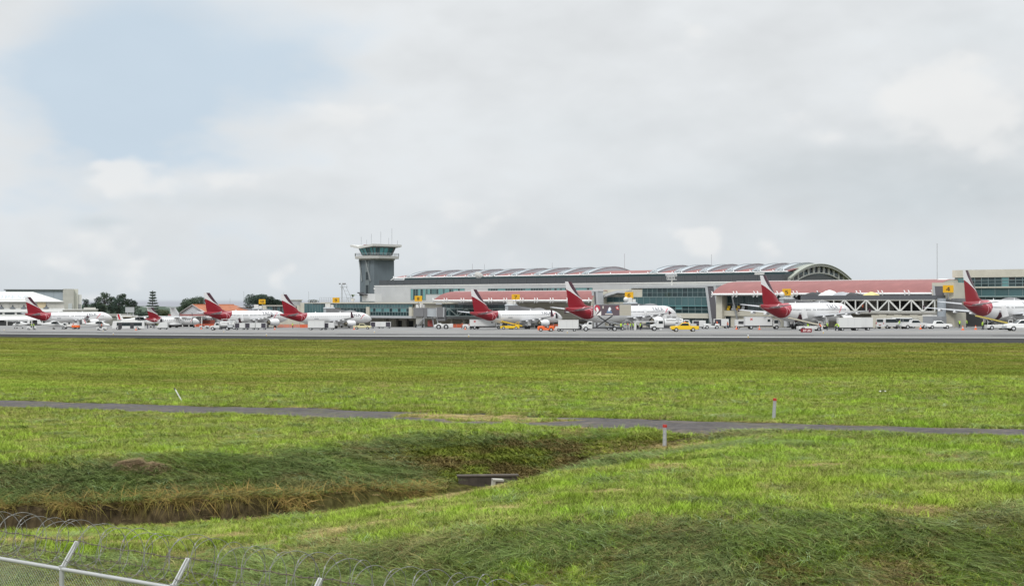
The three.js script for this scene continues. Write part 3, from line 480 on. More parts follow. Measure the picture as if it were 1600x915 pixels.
// --- the glass block between the two red roofs
{
  const T = 315, s0 = sAt(926, T), s1 = sAt(1108, T), L = s1 - s0, X = (px) => sAt(px, T) - s0, o = building('glass_block', 'dark glass terminal block with beige bands beside gate six', s0, T);
  part('wall', [mbx(0, L, -4, 7.9, -14.8, -0.4), mbx(X(985), L, 7.9, 10.9, -14.8, -0.4), mbx(0, X(943), 1, 10.1, -0.4, 0.9)], M.beige, o);
  part('upper_wall', mbx(X(943), X(1004), 7.9, 10.3, -0.4, 0.1), M.beige, o);
  glazing(o, X(1005), L, 8.15, 10.55, 0.25, 13, 2, glassMix);
  part('spandrel', bx(X(941), L, 5.75, 8.05, -0.4, 0.1), M.teal, o);
  glazing(o, X(941), L, 5.75, 8.05, 0.35, 17, 1, tealMix);
  glazing(o, X(941), L, 3.65, 5.7, 0.2, 17, 2, glassMix, M.mullion, 0.12, (i, j) => j === 1 && i % 5 === 2);
  part('transom', bx(X(941), L, 5.55, 5.78, 0.2, 0.45), M.tealLight, o);
  part('floor_band', mbx(0, L, 2.3, 3.62, -0.4, 0.5), M.beige, o);
  glazing(o, X(1010), L, 0.2, 2.25, 0.1, 10, 1, glassMix);
  part('parapet', mbx(X(985), L + 1, 10.6, 11.2, -0.8, 0.45), M.wall, o);
  const cn = part('canopy', [front([[X(944), 8.0], [X(956), 9.2], [X(973), 10.0], [X(987), 10.0], [X(987), 9.2], [X(973), 9.3], [X(958), 8.5], [X(950), 7.9]], 2.4).translate(0, 0, 2.4)], lightgrey, o);
  part('canopy_soffit', bx(X(958), X(986), 9.0, 9.2, 0.1, 2.2), M.inside, cn);
  slantPanel('tall leaning pylon with white edges and a dark panel beside the glass block', 1111, 311, 10.9, 3.5, 1.9);
  slantPanel('leaning beige pylon with a dark slit at the end of the gate seven roof', 928, 309, 9.6, 2.2, 0.8);
}
// --- the east building
{
  const T = 318, s0 = sAt(1492, T), L = 60, o = building('east_building', 'beige and glass building at the east end behind gate four', s0, T), X = (px) => sAt(px, T) - s0;
  part('wall', mbx(0, L, -4, 14.3, -30, -0.5), M.beige, o);
  part('parapet', mbx(-0.3, L, 12.55, 14.35, -30, 0.5), M.beige, o);
  glazing(o, 0.3, L - 0.3, 10.35, 12.55, 0.3, 36, 3, [...glassMix, ...glassMix, M.inside], M.mullion, 0.12, (i) => i < 2 || i % 8 === 7);
  part('ledge', mbx(-0.2, L, 10.05, 10.35, -0.5, 0.7), M.beige, o);
  glazing(o, 0.3, L - 0.3, 8.15, 10.05, 0.3, 18, 1, tealMix);
  part('sill', bx(-0.1, L, 7.95, 8.15, -0.5, 0.55), mat(0.26, 0.36, 0.35, 0.5), o);
  glazing(o, 0.3, L - 0.3, 6.3, 7.95, 0.1, 24, 1, glassMix);
  part('floor_band', mbx(0, L, 4.6, 6.3, -0.5, 0.4), M.beige, o);
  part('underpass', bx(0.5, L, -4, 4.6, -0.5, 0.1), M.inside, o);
  for (let i = 0; i < 7; i++) part('pier', mbx(i * 8 + 1, i * 8 + 3, -4, 4.7, -0.4, 0.8), M.beigeDark, o);
  const rib = thing('roof_end_rib', 'white curved rib at the east end of the large red roof', 'roof rib'); standST(rib, s0 - 1.5, 309, 0, 8.6);
  part('rib', skin2(ring((k) => { const v = k / 12, y = 3.3 * sin(v * PI / 2), z = -7.5 * (1 - cos(v * PI / 2)) * 0.6 - 3 * v; return [[-1.2, y, z], [1.2, y, z], [1.2, y + 0.35, z], [-1.2, y + 0.35, z]]; }, 13)), M.gutter, rib);
  part('panel', front([[0, 0], ...ring((k) => { const v = k / 12; return [7.5 * (1 - cos(v * PI / 2)) * 0.6 + 3 * v, 3.3 * sin(v * PI / 2)]; }, 13), [7.5, 0]], 0.3).rotateY(PI / 2).translate(1.0, 0, 0), M.bridge, rib);
  // beige pier with a dark panel beside sign four
  const pier = thing('gate_pier', 'pale pier with a slanted dark panel beside sign four', 'pier'); stand(pier, 1457, 304); pier.position.y = 0;
  part('wall', mbx(0, 5.4, -2, 11.2, -6, 0), M.beige, pier); part('dark_panel', front([[1.0, 7.6], [3.0, 7.6], [2.7, 10.4], [0.7, 10.4]], 0.1).translate(0, 0, 0.12), mat(0.115, 0.11, 0.12, 0.6), pier); part('edge', front([[0.5, 7.4], [1.0, 7.4], [0.7, 10.6], [0.2, 10.6]], 0.14).translate(0, 0, 0.15), M.wall, pier);
}
// --- the far west block with the beige frame
{
  const T = 318, s0 = sAt(388, T), s1 = sAt(470, T), L = s1 - s0, o = building('west_annexe', 'low dark glass annexe with beige frame behind sign ten', s0, T), X = (px) => sAt(px, T) - s0, top = yAt(440, T, 477);
  part('wall', [mbx(0, L, -6, top - 3.6, -12, 0), mbx(X(411), L, top - 3.6, top, -12, -0.2)], M.beige, o);
  part('column', [mbx(X(411), X(418), -4, top, -0.2, 0.7), mbx(L - 1.5, L, -4, top, -0.2, 0.7)], M.beige, o);
  glazing(o, X(418), L - 1.5, top - 3.3, top - 0.4, 0.2, 12, 1, [M.glass, M.inside, M.teal, M.glass]);
  part('parapet', mbx(X(411), L, top - 0.35, top + 0.15, -0.2, 0.6), M.beigeDark, o);
  const wing = part('white_wing', mbx(0, X(407), top - 3.6, top - 0.2, -12, -5), M.wall, o);
  part('roof_shed', mbx(X(398), X(414), top - 3.4, top - 1.4, -5, 1), lightgrey, wing);
  const cab = thing('rooftop_cabin', 'small dark cabin on the annexe roof behind gate nine aircraft', 'cabin'); stand(cab, 459, 322); cab.position.y = top; part('wall', bx(-2, 2, 0, 1.9, -2, 0), grey, cab); part('roof', bx(-2.3, 2.3, 1.9, 2.1, -2.2, 0.3), M.beigeDark, cab);
}
// --- the control tower
{
  const T = 352, o = thing('control_tower', 'grey airport control tower with a glazed cab and oversailing roof', 'control tower'), r = ray(584, T), k = r.d / F;
  o.position.set(r.x, 0, r.z); o.rotation.y = -TH;            // the origin is the near corner of the shaft
  const H = (py) => HC + (HY - py) * k, yTop = H(403), W = 8.0, D = 10.2, C = [-W / 2, -D / 2];
  part('shaft', [mbx(-W, 0, -4, yTop, -D, 0)], M.towerSide, o);
  const lf = part('window_strip', bx(-4.7, -2.5, 2, yTop - 1, 0.0, 0.22), mat(0.150, 0.176, 0.184, 0.4), o);
  for (const [y0, y1] of [[3, 6], [8.5, 13], [15, 18]]) part('pane', bx(-4.3, -2.9, y0, y1, 0.2, 0.3), glassDark, lf);
  for (const [a, b, y] of [[-4.2, -1.7, 8.6], [-7.9, -6.6, 8.6]]) part('buttress', beam([a, yTop - 0.6, 0.35], [b, yTop - y, 0.2], 0.42, 0.5), mat(0.24, 0.26, 0.265, 0.6), o);
  const oct = (rx, rz, c = 0.55) => [[-rx, -rz * c], [-rx * c, -rz], [rx * c, -rz], [rx, -rz * c], [rx, rz * c], [rx * c, rz], [-rx * c, rz], [-rx, rz * c]].map(([x, z]) => [C[0] + x, C[1] + z]);
  const gal = part('gallery', [plan(oct(6.5, 7.1, 0.7), yTop - 0.1, yTop + 0.9), plan(oct(5.1, 6.0, 0.7), yTop - 0.6, yTop - 0.1)], M.concrete, o);
  const gr = oct(6.55, 7.15, 0.7), rails = []; gr.forEach((a, i) => { const b = gr[(i + 1) % 8]; rails.push(bar([a[0], yTop + 1.9, a[1]], [b[0], yTop + 1.9, b[1]], 0.06), bar([a[0], yTop + 1.4, a[1]], [b[0], yTop + 1.4, b[1]], 0.05)); for (let q = 0; q < 5; q++) rails.push(bar([mix(a[0], b[0], q / 5), yTop + 0.8, mix(a[1], b[1], q / 5)], [mix(a[0], b[0], q / 5), yTop + 1.9, mix(a[1], b[1], q / 5)], 0.05)); });
  part('railing', rails, steel, gal);
  const b0 = yTop + 0.9, b1 = H(386.3), lo = oct(4.3, 5.1), hi = oct(5.5, 6.6);
  part('cab_core', plan(oct(1.9, 2.5), b0, b1), mat(0.06, 0.065, 0.07, 0.8), o);
  const cab = part('cab_sill', skin2([lo.map(([x, z]) => [x, b0, z]), lo.map(([x, z], i) => [mix(x, hi[i][0], 0.14), b0 + 0.14 * (b1 - b0), mix(z, hi[i][1], 0.14)])]), mat(0.16, 0.17, 0.175, 0.6), o);
  const cabGlass = [mat(0.13, 0.34, 0.36, 0.08, { side: THREE.DoubleSide }), mat(0.05, 0.12, 0.13, 0.08, { side: THREE.DoubleSide })], post = mat(0.10, 0.11, 0.115, 0.6);
  lo.forEach((a, i) => { const j = (i + 1) % 8, n = 3; for (let q = 0; q < n; q++) {
    const A = (f, v) => { const x = mix(lo[i][0], lo[j][0], f), z = mix(lo[i][1], lo[j][1], f), x2 = mix(hi[i][0], hi[j][0], f), z2 = mix(hi[i][1], hi[j][1], f); return [mix(x, x2, v), mix(b0, b1, v), mix(z, z2, v)]; };
    part('pane', grid(1, 1, (u, v) => A((q + 0.06 + u * 0.88) / n, mix(0.15, 0.97, v))), cabGlass[(i * 3 + q) % 3 ? 0 : 1], cab); part('mullion', beam(A(q / n, 0.14), A(q / n, 1), 0.24), post, cab); } });
  // the oversailing roof, folded to a shallow valley above the side that faces the runway
  const yl = H(384.8), yv = H(388.0), th = 0.85;
  part('roof', front([[-10.6, yl], [-6.0, yv], [2.3, H(384.6)], [2.3, H(384.6) + th], [-6.0, yv + th], [-10.6, yl + th]], 14.6).translate(0, 0, 2.6), mat(0.54, 0.535, 0.51, 0.8), o);
  part('cab_lid', plan(oct(5.55, 6.65), b1 - 0.1, b1 + 0.4), mat(0.12, 0.125, 0.13, 0.8), o);
  part('roof_patch', bx(-9.4, -6.8, yl + 0.6, yl + 1.0, -8, -3), M.roofRed, o);
  [[-5, 2, 2.6], [-1.5, 0, 3.8], [0.5, -3, 4.6], [1.6, -6, 2.4], [1.2, -8, 6.0], [1.6, -10.5, 1.6], [-3, 1, 1.6]].forEach(([x, z, h]) => part('antenna', bar([x, yl + 0.6, z], [x, yl + 1 + h, z], 0.06), steel, o));
}
// ---------------------------------------------------------------- aircraft
const AC = {
  skinWhite: mat(0.72, 0.72, 0.72, 0.28), wing: mat(0.46, 0.47, 0.49, 0.4), wingDark: mat(0.20, 0.205, 0.215, 0.5), lip: mat(0.55, 0.56, 0.57, 0.25, { metalness: 0.8 }), fan: mat(0.045, 0.047, 0.05, 0.5), maroon: mat(0.065, 0.022, 0.036, 0.35), hold: mat(0.075, 0.022, 0.03, 0.8), hot: mat(0.28, 0.25, 0.19, 0.4, { metalness: 0.6 }),
};
function canvasTexture(w, h, draw) { const c = document.createElement('canvas'); c.width = w; c.height = h; draw(c.getContext('2d'), w, h); const t = new THREE.CanvasTexture(c); t.colorSpace = THREE.SRGBColorSpace; t.magFilter = t.minFilter = THREE.LinearFilter; t.anisotropy = 8; return t; }
const RED = '#880e20', MAROON = '#46222f';
// the paint of a fuselage: u from tail to nose, v round the body from the belly up the right-hand side and down the left
function livery(L, opt) {
  return canvasTexture(1536, 512, (g, w, h) => {
    g.fillStyle = '#dfdedd'; g.fillRect(0, 0, w, h);
    const X = (m) => m / L * w, pm = w / L;                       // metres forward of the tail
    const half = (flip) => {
      g.save(); if (flip) { g.translate(0, 0); g.scale(1, -1); g.translate(0, 0); } else g.translate(0, h); if (!flip) g.scale(1, -1); g.scale(1, 1);
      // here y runs from the belly (0) to the crown (h / 2)
      const hh = h / 2; if (flip) g.translate(0, -hh * 2 + 0); 
      const Y = (f) => f * hh;
      g.fillStyle = RED; g.beginPath(); g.moveTo(0, Y(0)); g.lineTo(X(opt.r0), Y(0)); g.bezierCurveTo(X(opt.r0 + 1.4), Y(0.22), X(opt.r1 - 1.6), Y(0.5), X(opt.r1), Y(1)); g.lineTo(0, Y(1)); g.closePath(); g.fill();
      if (opt.pale) { g.fillStyle = 'rgba(205,96,108,0.55)'; g.beginPath(); g.moveTo(X(opt.r1), Y(1)); g.bezierCurveTo(X(opt.r1 - 0.8), Y(0.75), X(opt.r1 - 1.4), Y(0.6), X(opt.r1 - 2.0), Y(0.5)); g.lineTo(X(opt.r1 - 3.2), Y(0.62)); g.lineTo(X(opt.r1 - 4), Y(1)); g.fill(); }
      g.strokeStyle = 'rgba(238,225,225,0.9)'; g.lineWidth = 0.16 * pm; g.beginPath(); g.moveTo(X(0.2), Y(0.30)); g.bezierCurveTo(X(3), Y(0.42), X(5), Y(0.7), X(opt.r1 - 3.6), Y(0.98)); g.stroke();
      g.lineWidth = 0.11 * pm; g.beginPath(); g.moveTo(X(3.2), Y(0.5)); g.bezierCurveTo(X(5), Y(0.6), X(6.4), Y(0.66), X(opt.r1 - 0.4), Y(0.86)); g.stroke();
      g.lineWidth = 0.13 * pm; g.strokeStyle = 'rgba(240,205,205,0.85)'; g.beginPath(); g.moveTo(X(opt.r1 - 3.1), Y(0.30)); g.bezierCurveTo(X(opt.r1 - 2.9), Y(0.55), X(opt.r1 - 3.0), Y(0.66), X(opt.r1 - 3.6), Y(0.68)); g.moveTo(X(opt.r1 - 3.3), Y(0.66)); g.bezierCurveTo(X(opt.r1 - 2.3), Y(0.7), X(opt.r1 - 2.0), Y(0.5), X(opt.r1 - 1.9), Y(0.4)); g.stroke();
      // cabin windows, doors
      g.fillStyle = '#33373f'; for (let m = opt.w0; m < opt.w1; m += opt.pitch) if (!opt.skip.some(([a, b]) => m > a && m < b)) g.fillRect(X(m), Y(opt.wy) - 0.16 * pm, 0.24 * pm, 0.34 * pm);
      g.strokeStyle = 'rgba(120,122,128,0.8)'; g.lineWidth = 1.2; for (const m of opt.doors) g.strokeRect(X(m), Y(opt.wy) - 1.15 * pm, 0.85 * pm, 1.85 * pm);
      g.fillStyle = '#262226'; if (!flip) for (const m of opt.open ?? []) { g.fillRect(X(m), Y(opt.wy) - 1.15 * pm, 0.95 * pm, 1.95 * pm); g.fillStyle = '#b9b8b8'; g.fillRect(X(m) + 1.0 * pm, Y(opt.wy) - 1.15 * pm, 0.7 * pm, 1.9 * pm); g.fillStyle = '#262226'; }
      // small registration mark and dirt along the belly
      g.fillStyle = '#767880'; for (let k = 0; k < 5; k++) g.fillRect(X(opt.reg + k * 0.34), Y(opt.wy) - 0.95 * pm, 0.22 * pm, 0.34 * pm);
      g.restore();
    };
    half(false); half(true);
    // the carrier's name and its bird on each side
    const name = (x, y, turn) => {
      g.save(); g.translate(x, y); if (turn) g.rotate(PI); g.fillStyle = '#4d4d58'; g.font = 'bold ' + Math.round(opt.letter * pm * 1.5) + 'px sans-serif'; g.textAlign = 'center'; g.textBaseline = 'middle';
      let o = -1.5 * opt.letter * 1.05 * pm; for (const ch of 'TACA') { g.fillText(ch, o, 0); o += opt.letter * 1.05 * pm; }
      const q = opt.letter * pm, bxs = turn ? -2.4 * q : 2.4 * q, sgn = turn ? -1 : 1; g.lineWidth = 0.14 * q; g.strokeStyle = '#b07a86';
      g.beginPath(); g.moveTo(bxs, -0.7 * q); g.bezierCurveTo(bxs + sgn * 0.5 * q, -0.1 * q, bxs + sgn * 1.0 * q, 0, bxs + sgn * 1.6 * q, -0.1 * q); g.stroke(); g.strokeStyle = '#c0304a'; g.lineWidth = 0.2 * q; g.beginPath(); g.moveTo(bxs + sgn * 1.7 * q, -0.2 * q); g.quadraticCurveTo(bxs + sgn * 0.6 * q, 0.5 * q, bxs - sgn * 0.4 * q, 1.7 * q); g.stroke(); g.restore();
    };
    const ny = opt.ny ?? 0.70;
    name(X(opt.name), h - ny * h / 2, false); name(X(opt.name), ny * h / 2, true);
  });
}
function finPaint() {                                             // u aft to fore, v root to tip
  return canvasTexture(512, 512, (g, w, h) => {
    g.fillStyle = MAROON; g.fillRect(0, 0, w, h);
    const P = (u, v) => [u * w, (1 - v) * h];
    g.fillStyle = '#dddbda'; g.beginPath(); g.moveTo(...P(0, 0)); g.lineTo(...P(0, 1)); g.lineTo(...P(0.42, 1)); g.bezierCurveTo(...P(0.44, 0.82), ...P(0.56, 0.60), ...P(1.0, 0.325)); g.lineTo(...P(1, 0)); g.fill();
    g.fillStyle = RED; g.beginPath(); g.moveTo(...P(0, 0)); g.lineTo(...P(0, 0.69)); g.bezierCurveTo(...P(0.24, 0.65), ...P(0.55, 0.56), ...P(1.0, 0.285)); g.lineTo(...P(1, 0)); g.fill();
  });
}
const FIN_PAINT = new THREE.MeshStandardMaterial({ map: finPaint(), roughness: 0.3 });
function body(L, R, RH, cy, cut, tailLen, noseLen, m) {           // fuselage along z: nose at 0, tail at +L
  const nS = 64, nA = 32, shape = (f) => {                        // f metres from the nose -> [half width, half height, centre height]
    let w = 1, y = 0, hh = 1;
    if (f < noseLen) { const q = clamp(f / noseLen, 0, 1), e = pow(1 - pow(1 - q, 2.2), 0.60); w = e; hh = pow(1 - pow(1 - q, 2.0), 0.64); y = -0.34 * RH * pow(1 - q, 1.6); }
    else if (f > L - tailLen) { const q = (f - (L - tailLen)) / tailLen; w = 1 - 0.90 * pow(q, 1.75); hh = 1 - 0.86 * pow(q, 1.35); y = RH * (0.70 * pow(q, 1.35)); }
    return [max(0.02, R * w), max(0.02, RH * hh), cy + y];
  };
  const fs = []; for (let i = 0; i <= nS; i++) { const q = i / nS; fs.push(q < 0.3 ? noseLen * pow(q / 0.3, 1.5) : q < 0.6 ? mix(noseLen, L - tailLen, (q - 0.3) / 0.3) : mix(L - tailLen, L, (q - 0.6) / 0.4)); }
  const g = grid(nA, nS, (u, v) => { const f = fs[Math.round(v * nS)], [w, h, y] = shape(f), a = u * 2 * PI; return [sin(a) * w, y - cos(a) * h, f]; });
  const uv = g.attributes.uv; for (let j = 0; j <= nS; j++) for (let i = 0; i <= nA; i++) uv.setXY(j * (nA + 1) + i, 1 - fs[j] / L, i / nA);
  const [w, h, y] = shape(L), cap = new THREE.CircleGeometry(1, 16); cap.scale(w, h, 1); cap.translate(0, y, L);
  return { geo: g, cap: flat(cap), shape };
}
// an aerofoil surface between sections [x, y, zLeading, chord, thickness]
function foil(secs, vertical = false) {
  const prof = [[0, 0], [0.03, 0.42], [0.12, 0.82], [0.32, 1], [0.6, 0.72], [0.85, 0.3], [1, 0.02], [0.85, -0.16], [0.6, -0.4], [0.32, -0.62], [0.12, -0.5], [0.03, -0.28]];
  const loops = secs.map(([x, y, z, c, th]) => prof.map(([a, b]) => vertical ? [x + b * th / 2, y, z + a * c] : [x, y + b * th / 2, z + a * c]));
  return loops;
}
function wingGeo(secs, sgn) { const l = foil(secs).map((s) => s.map(([x, y, z]) => [x * sgn, y, z])); if (sgn > 0) l.forEach((s) => s.reverse()); return skin2(l); }
function airliner(name, label, p, texture) {
  const o = thing(name, label, 'airliner', 'airliners parked nose-in at the terminal'), B = body(p.L, p.R, p.RH, p.cy, 0, p.tail, p.nose);
  const zs = (f) => f - p.L * 0.5;                                // origin midway along the fuselage
  const fus = part('fuselage', B.geo.translate(0, 0, -p.L * 0.5), new THREE.MeshStandardMaterial({ map: texture, roughness: 0.3 }), o);
  part('tail_exhaust', B.cap.translate(0, 0, -p.L * 0.5 + 0.01), AC.hot, fus);
  // cockpit glazing
  const cg = []; for (let k = 0; k < 6; k++) { const a0 = (k - 3) * 0.36 + 0.03, a1 = a0 + 0.30; cg.push(grid(3, 3, (u, v) => { const a = mix(a0, a1, u), f = p.cock + abs(a) * 0.9 + (1 - v) * 0.02 + v * 0.75, [w, h, y] = B.shape(f), th = 0.60 + 0.2 * abs(a); return [sin(a) * w * 1.012 * cos(th * 0.3) * 0.93, y + h * (0.42 + v * 0.30) , zs(f) - 0.0]; })); }
  // seat the panes on the skin: solve the height on the section
  const panes = []; for (let k = 0; k < 6; k++) panes.push(grid(3, 3, (u, v) => { const side = (k - 3 + 0.06 + u * 0.88) / 3, f = p.cock + side * side * 1.5 + v * 0.85, [w, h, y] = B.shape(f), yy = 0.30 + 0.28 * v, a = side * 1.25; const rr = sqrt(max(0, 1 - yy * yy)); return [sin(a) * w * rr * 1.01, y + h * yy * 1.01, zs(f + (1 - cos(a)) * 0.0) - 0.01]; }));
  part('cockpit_windows', panes, glassDark, fus);
  // fin
  const finM = foil(p.fin.map(([y, z, c, th]) => [0, y, zs(z), c, th]), true), fg = skin2(finM), fp = fg.attributes.position, fu = fg.attributes.uv, y0 = p.fin[0][0], y1 = p.fin[p.fin.length - 1][0];
  const edge = (y, k) => { for (let i = 0; i < p.fin.length - 1; i++) { const A = p.fin[i], C = p.fin[i + 1]; if (y <= C[0] + 1e-4) { const t = clamp((y - A[0]) / (C[0] - A[0]), 0, 1); return mix(zs(A[1]) + k * A[2], zs(C[1]) + k * C[2], t); } } return 0; };
  for (let i = 0; i < fp.count; i++) { const y = fp.getY(i), z = fp.getZ(i), a = edge(y, 0), b = edge(y, 1); fu.setXY(i, clamp((b - z) / (b - a), 0.002, 0.998), clamp((y - y0) / (y1 - y0), 0.002, 0.998)); }
  part('tail_fin', fg, FIN_PAINT, o);
  for (const s of [-1, 1]) part('tailplane', wingGeo(p.stab.map(([x, y, z, c, th]) => [x, y, zs(z), c, th]), s), AC.wing, o);
  for (const s of [-1, 1]) {
    const w = part('wing', wingGeo(p.wing.map(([x, y, z, c, th]) => [x, y, zs(z), c, th]), s), AC.wing, o), tip = p.wing[p.wing.length - 1];
    for (const [x, len] of p.fairings) { const i = p.wing.findIndex((q) => q[0] > x), A = p.wing[i - 1], C = p.wing[i], t = (x - A[0]) / (C[0] - A[0]), te = mix(A[2] + A[3], C[2] + C[3], t), y = mix(A[1], C[1], t); const e = new THREE.SphereGeometry(1, 8, 6); e.scale(0.22, 0.28, len / 2); part('flap_fairing', flat(e.translate(x * s, y - 0.32, zs(te) - len * 0.18)), AC.skinWhite, w); }
    if (p.fence) part('wing_tip', [skin2([ring((k) => [tip[0] * s - 0.03, ...[[tip[1] - 0.5, zs(tip[2]) + 1.45], [tip[1] + 0.55, zs(tip[2]) + 1.5], [tip[1] + 0.08, zs(tip[2]) + 0.5], [tip[1] - 0.08, zs(tip[2]) + 0.5]][k]], 4), ring((k) => [tip[0] * s + 0.05, ...[[tip[1] - 0.5, zs(tip[2]) + 1.45], [tip[1] + 0.55, zs(tip[2]) + 1.5], [tip[1] + 0.08, zs(tip[2]) + 0.5], [tip[1] - 0.08, zs(tip[2]) + 0.5]][k]], 4)])], AC.maroon, w);
    else part('winglet', skin2([[[0, 0], [1.35, 0]], [[0.6, 0.75], [1.5, 0.75]], [[1.15, 1.75], [1.65, 1.75]]].map((r2, i) => { const [[z0, y], [z1]] = r2, x = tip[0] + 0.12 + i * 0.16; return [[s * x, tip[1] + y, zs(tip[2]) + z0], [s * (x + 0.08), tip[1] + y, zs(tip[2]) + (z0 + z1) / 2], [s * x, tip[1] + y, zs(tip[2]) + z1], [s * (x - 0.06), tip[1] + y, zs(tip[2]) + (z0 + z1) / 2]]; })), AC.maroon, w);
  }
  // wing root fairing
  const bf = new THREE.SphereGeometry(1, 16, 10); bf.scale(p.R * 1.0, p.RH * 0.5, p.root * 0.85); part('belly_fairing', flat(bf.translate(0, p.cy - p.RH * 0.72, zs(p.wing[0][2] + p.wing[0][3] * 0.52))), AC.skinWhite, fus);
  // engines
  for (const s of [-1, 1]) {
    const [ex, ey, ez, er, el] = p.engine, prof = [[0.80, 0], [0.94, 0.10], [1.0, 0.45], [1.02, el * 0.38], [0.93, el * 0.72], [0.74, el]], lath = (pr, m, n, par) => { const g = new THREE.LatheGeometry(pr.map(([r, z]) => new THREE.Vector2(max(r * er, 0.001), z)), 24); g.rotateX(PI / 2); return part(n, flat(g.translate(ex * s, ey, zs(ez))), m, par); };
    const nac = lath(prof, new THREE.MeshStandardMaterial({ color: AC.skinWhite.color, roughness: 0.3, side: THREE.DoubleSide }), 'engine', o);
    lath([[0.76, 0.12], [0.80, 0.0], [0.86, -0.05], [0.94, 0.09]], AC.lip, 'intake_lip', nac); lath([[0.001, 0.25], [0.2, 0.55], [0.80, 0.62]], AC.fan, 'fan', nac); lath([[0.70, el - 0.25], [0.50, el - 0.2], [0.48, el + 0.5], [0.30, el + 0.55], [0.01, el + 1.1]], AC.hot, 'exhaust_cone', nac);
    part('pylon', side([[zs(ez) + 0.5, ey + er * 0.8], [zs(ez) + el * 0.9, ey + er * 0.55], [zs(ez) + el + 1.6, ey + er + 0.5], [zs(ez) + el * 0.8, ey + er + 0.55]], 0.36, 0.02).translate(ex * s, 0, 0), AC.skinWhite, nac);
  }
  // landing gear
  const wheel = (x, y, z, r, w) => [cyl(r, r, w, x, y, z, 'x', 16)];
  for (const s of [-1, 1]) { const [gx, gz, gr] = p.gear, lg = part('landing_gear', [bar([gx * s, gr, zs(gz)], [gx * s * 1.02, p.cy - p.RH * 0.45, zs(gz)], 0.16, 8), bar([gx * s, gr + 0.5, zs(gz)], [gx * s * 0.4, p.cy - p.RH * 0.8, zs(gz)], 0.09)], lightgrey, o); part('wheel', [...wheel(gx * s - 0.42, gr, zs(gz), gr, 0.38), ...wheel(gx * s + 0.42, gr, zs(gz), gr, 0.38)], rubber, lg); part('gear_door', bx(gx * s + s * 0.75 - 0.03, gx * s + s * 0.75 + 0.03, gr + 0.5, p.cy - p.RH * 0.5, zs(gz) - 0.55, zs(gz) + 0.55), AC.skinWhite, lg); }
  const nz = zs(p.noseGear), nr = 0.38, ng = part('nose_gear', [bar([0, nr, nz], [0, p.cy - p.RH * 0.7, nz], 0.11, 8)], lightgrey, o); part('wheel', [...wheel(-0.25, nr, nz, nr, 0.22), ...wheel(0.25, nr, nz, nr, 0.22)], rubber, ng);
  // an open hold, its door swung up beneath the wing or behind it
  if (p.hold) { const [f0, f1, a0, a1] = p.hold, sk = (k) => (u, v) => { const f = mix(f0, f1, u), [w, h, y] = B.shape(f), a = mix(a0, a1, v); return [sin(a) * w * k, y - cos(a) * h * k, zs(f)]; }; part('hold_opening', grid(6, 6, sk(1.006)), AC.hold, fus); const [w, h, y] = B.shape((f0 + f1) / 2), hx = sin(a1) * w, hy = y - cos(a1) * h; part('hold_door', beam([hx, hy, zs(mix(f0, f1, 0.5))], [hx + 1.25, hy + 0.35, zs(mix(f0, f1, 0.5))], f1 - f0, 0.12).rotateX(0), AC.skinWhite, fus); }
  part('blade_aerial', [bx(-0.03, 0.03, p.cy + p.RH - 0.05, p.cy + p.RH + 0.4, zs(p.L * 0.35), zs(p.L * 0.35) + 0.35), bx(-0.03, 0.03, p.cy + p.RH - 0.05, p.cy + p.RH + 0.35, zs(p.L * 0.62), zs(p.L * 0.62) + 0.35)], AC.skinWhite, fus);
  return o;
}
const A320 = (L, dF, dA, hold) => ({                               // dF, dA: what a longer or shorter body adds ahead of and behind the wing
  L, R: 1.975, RH: 2.07, cy: 3.80, tail: 11.8, nose: 5.2, cock: 1.75, root: 6.2, fence: true, hold,
  fin: [[5.55, L - 9.6, 8.3, 0.75], [6.3, L - 7.3, 6.25, 0.66], [8.8, L - 4.9, 4.25, 0.5], [11.76, L - 2.35, 2.35, 0.26]],
  stab: [[0.5, 4.9, L - 6.2, 4.0, 0.42], [6.22, 5.55, L - 2.9, 1.45, 0.16]],
  wing: [[0.8, 2.85, 11.2 + dF, 7.4, 0.95], [1.95, 2.92, 11.9 + dF, 6.6, 0.85], [6.4, 3.3, 14.3 + dF, 3.9, 0.5], [16.7, 4.25, 19.7 + dF, 1.55, 0.18]],
  engine: [5.75, 2.02, 9.9 + dF, 1.15, 3.7], fairings: [[4.2, 2.4], [7.2, 3.0], [10.4, 2.7], [13.4, 2.3]], gear: [3.8, 17.7 + dF, 0.58], noseGear: 5.07,
});
const E190 = { L: 36.24, R: 1.505, RH: 1.70, cy: 3.30, tail: 11.5, nose: 5.0, cock: 1.7, root: 5.4, fence: false, hold: null,
  fin: [[4.75, 36.24 - 9.2, 7.6, 0.6], [5.5, 36.24 - 7.1, 5.7, 0.55], [8.0, 36.24 - 4.7, 3.9, 0.42], [10.57, 36.24 - 2.5, 2.2, 0.24]],
  stab: [[0.4, 4.25, 36.24 - 5.6, 3.3, 0.35], [6.04, 4.85, 36.24 - 2.5, 1.3, 0.14]],
  wing: [[0.6, 2.25, 12.0, 6.4, 0.8], [1.5, 2.3, 12.6, 5.6, 0.7], [5.0, 2.65, 14.6, 3.5, 0.45], [13.6, 3.55, 18.9, 1.45, 0.16]],
  engine: [4.15, 1.62, 10.6, 0.92, 3.3], fairings: [[3.6, 2.0], [6.3, 2.4], [9.2, 2.2]], gear: [2.97, 17.4, 0.5], noseGear: 3.6 };
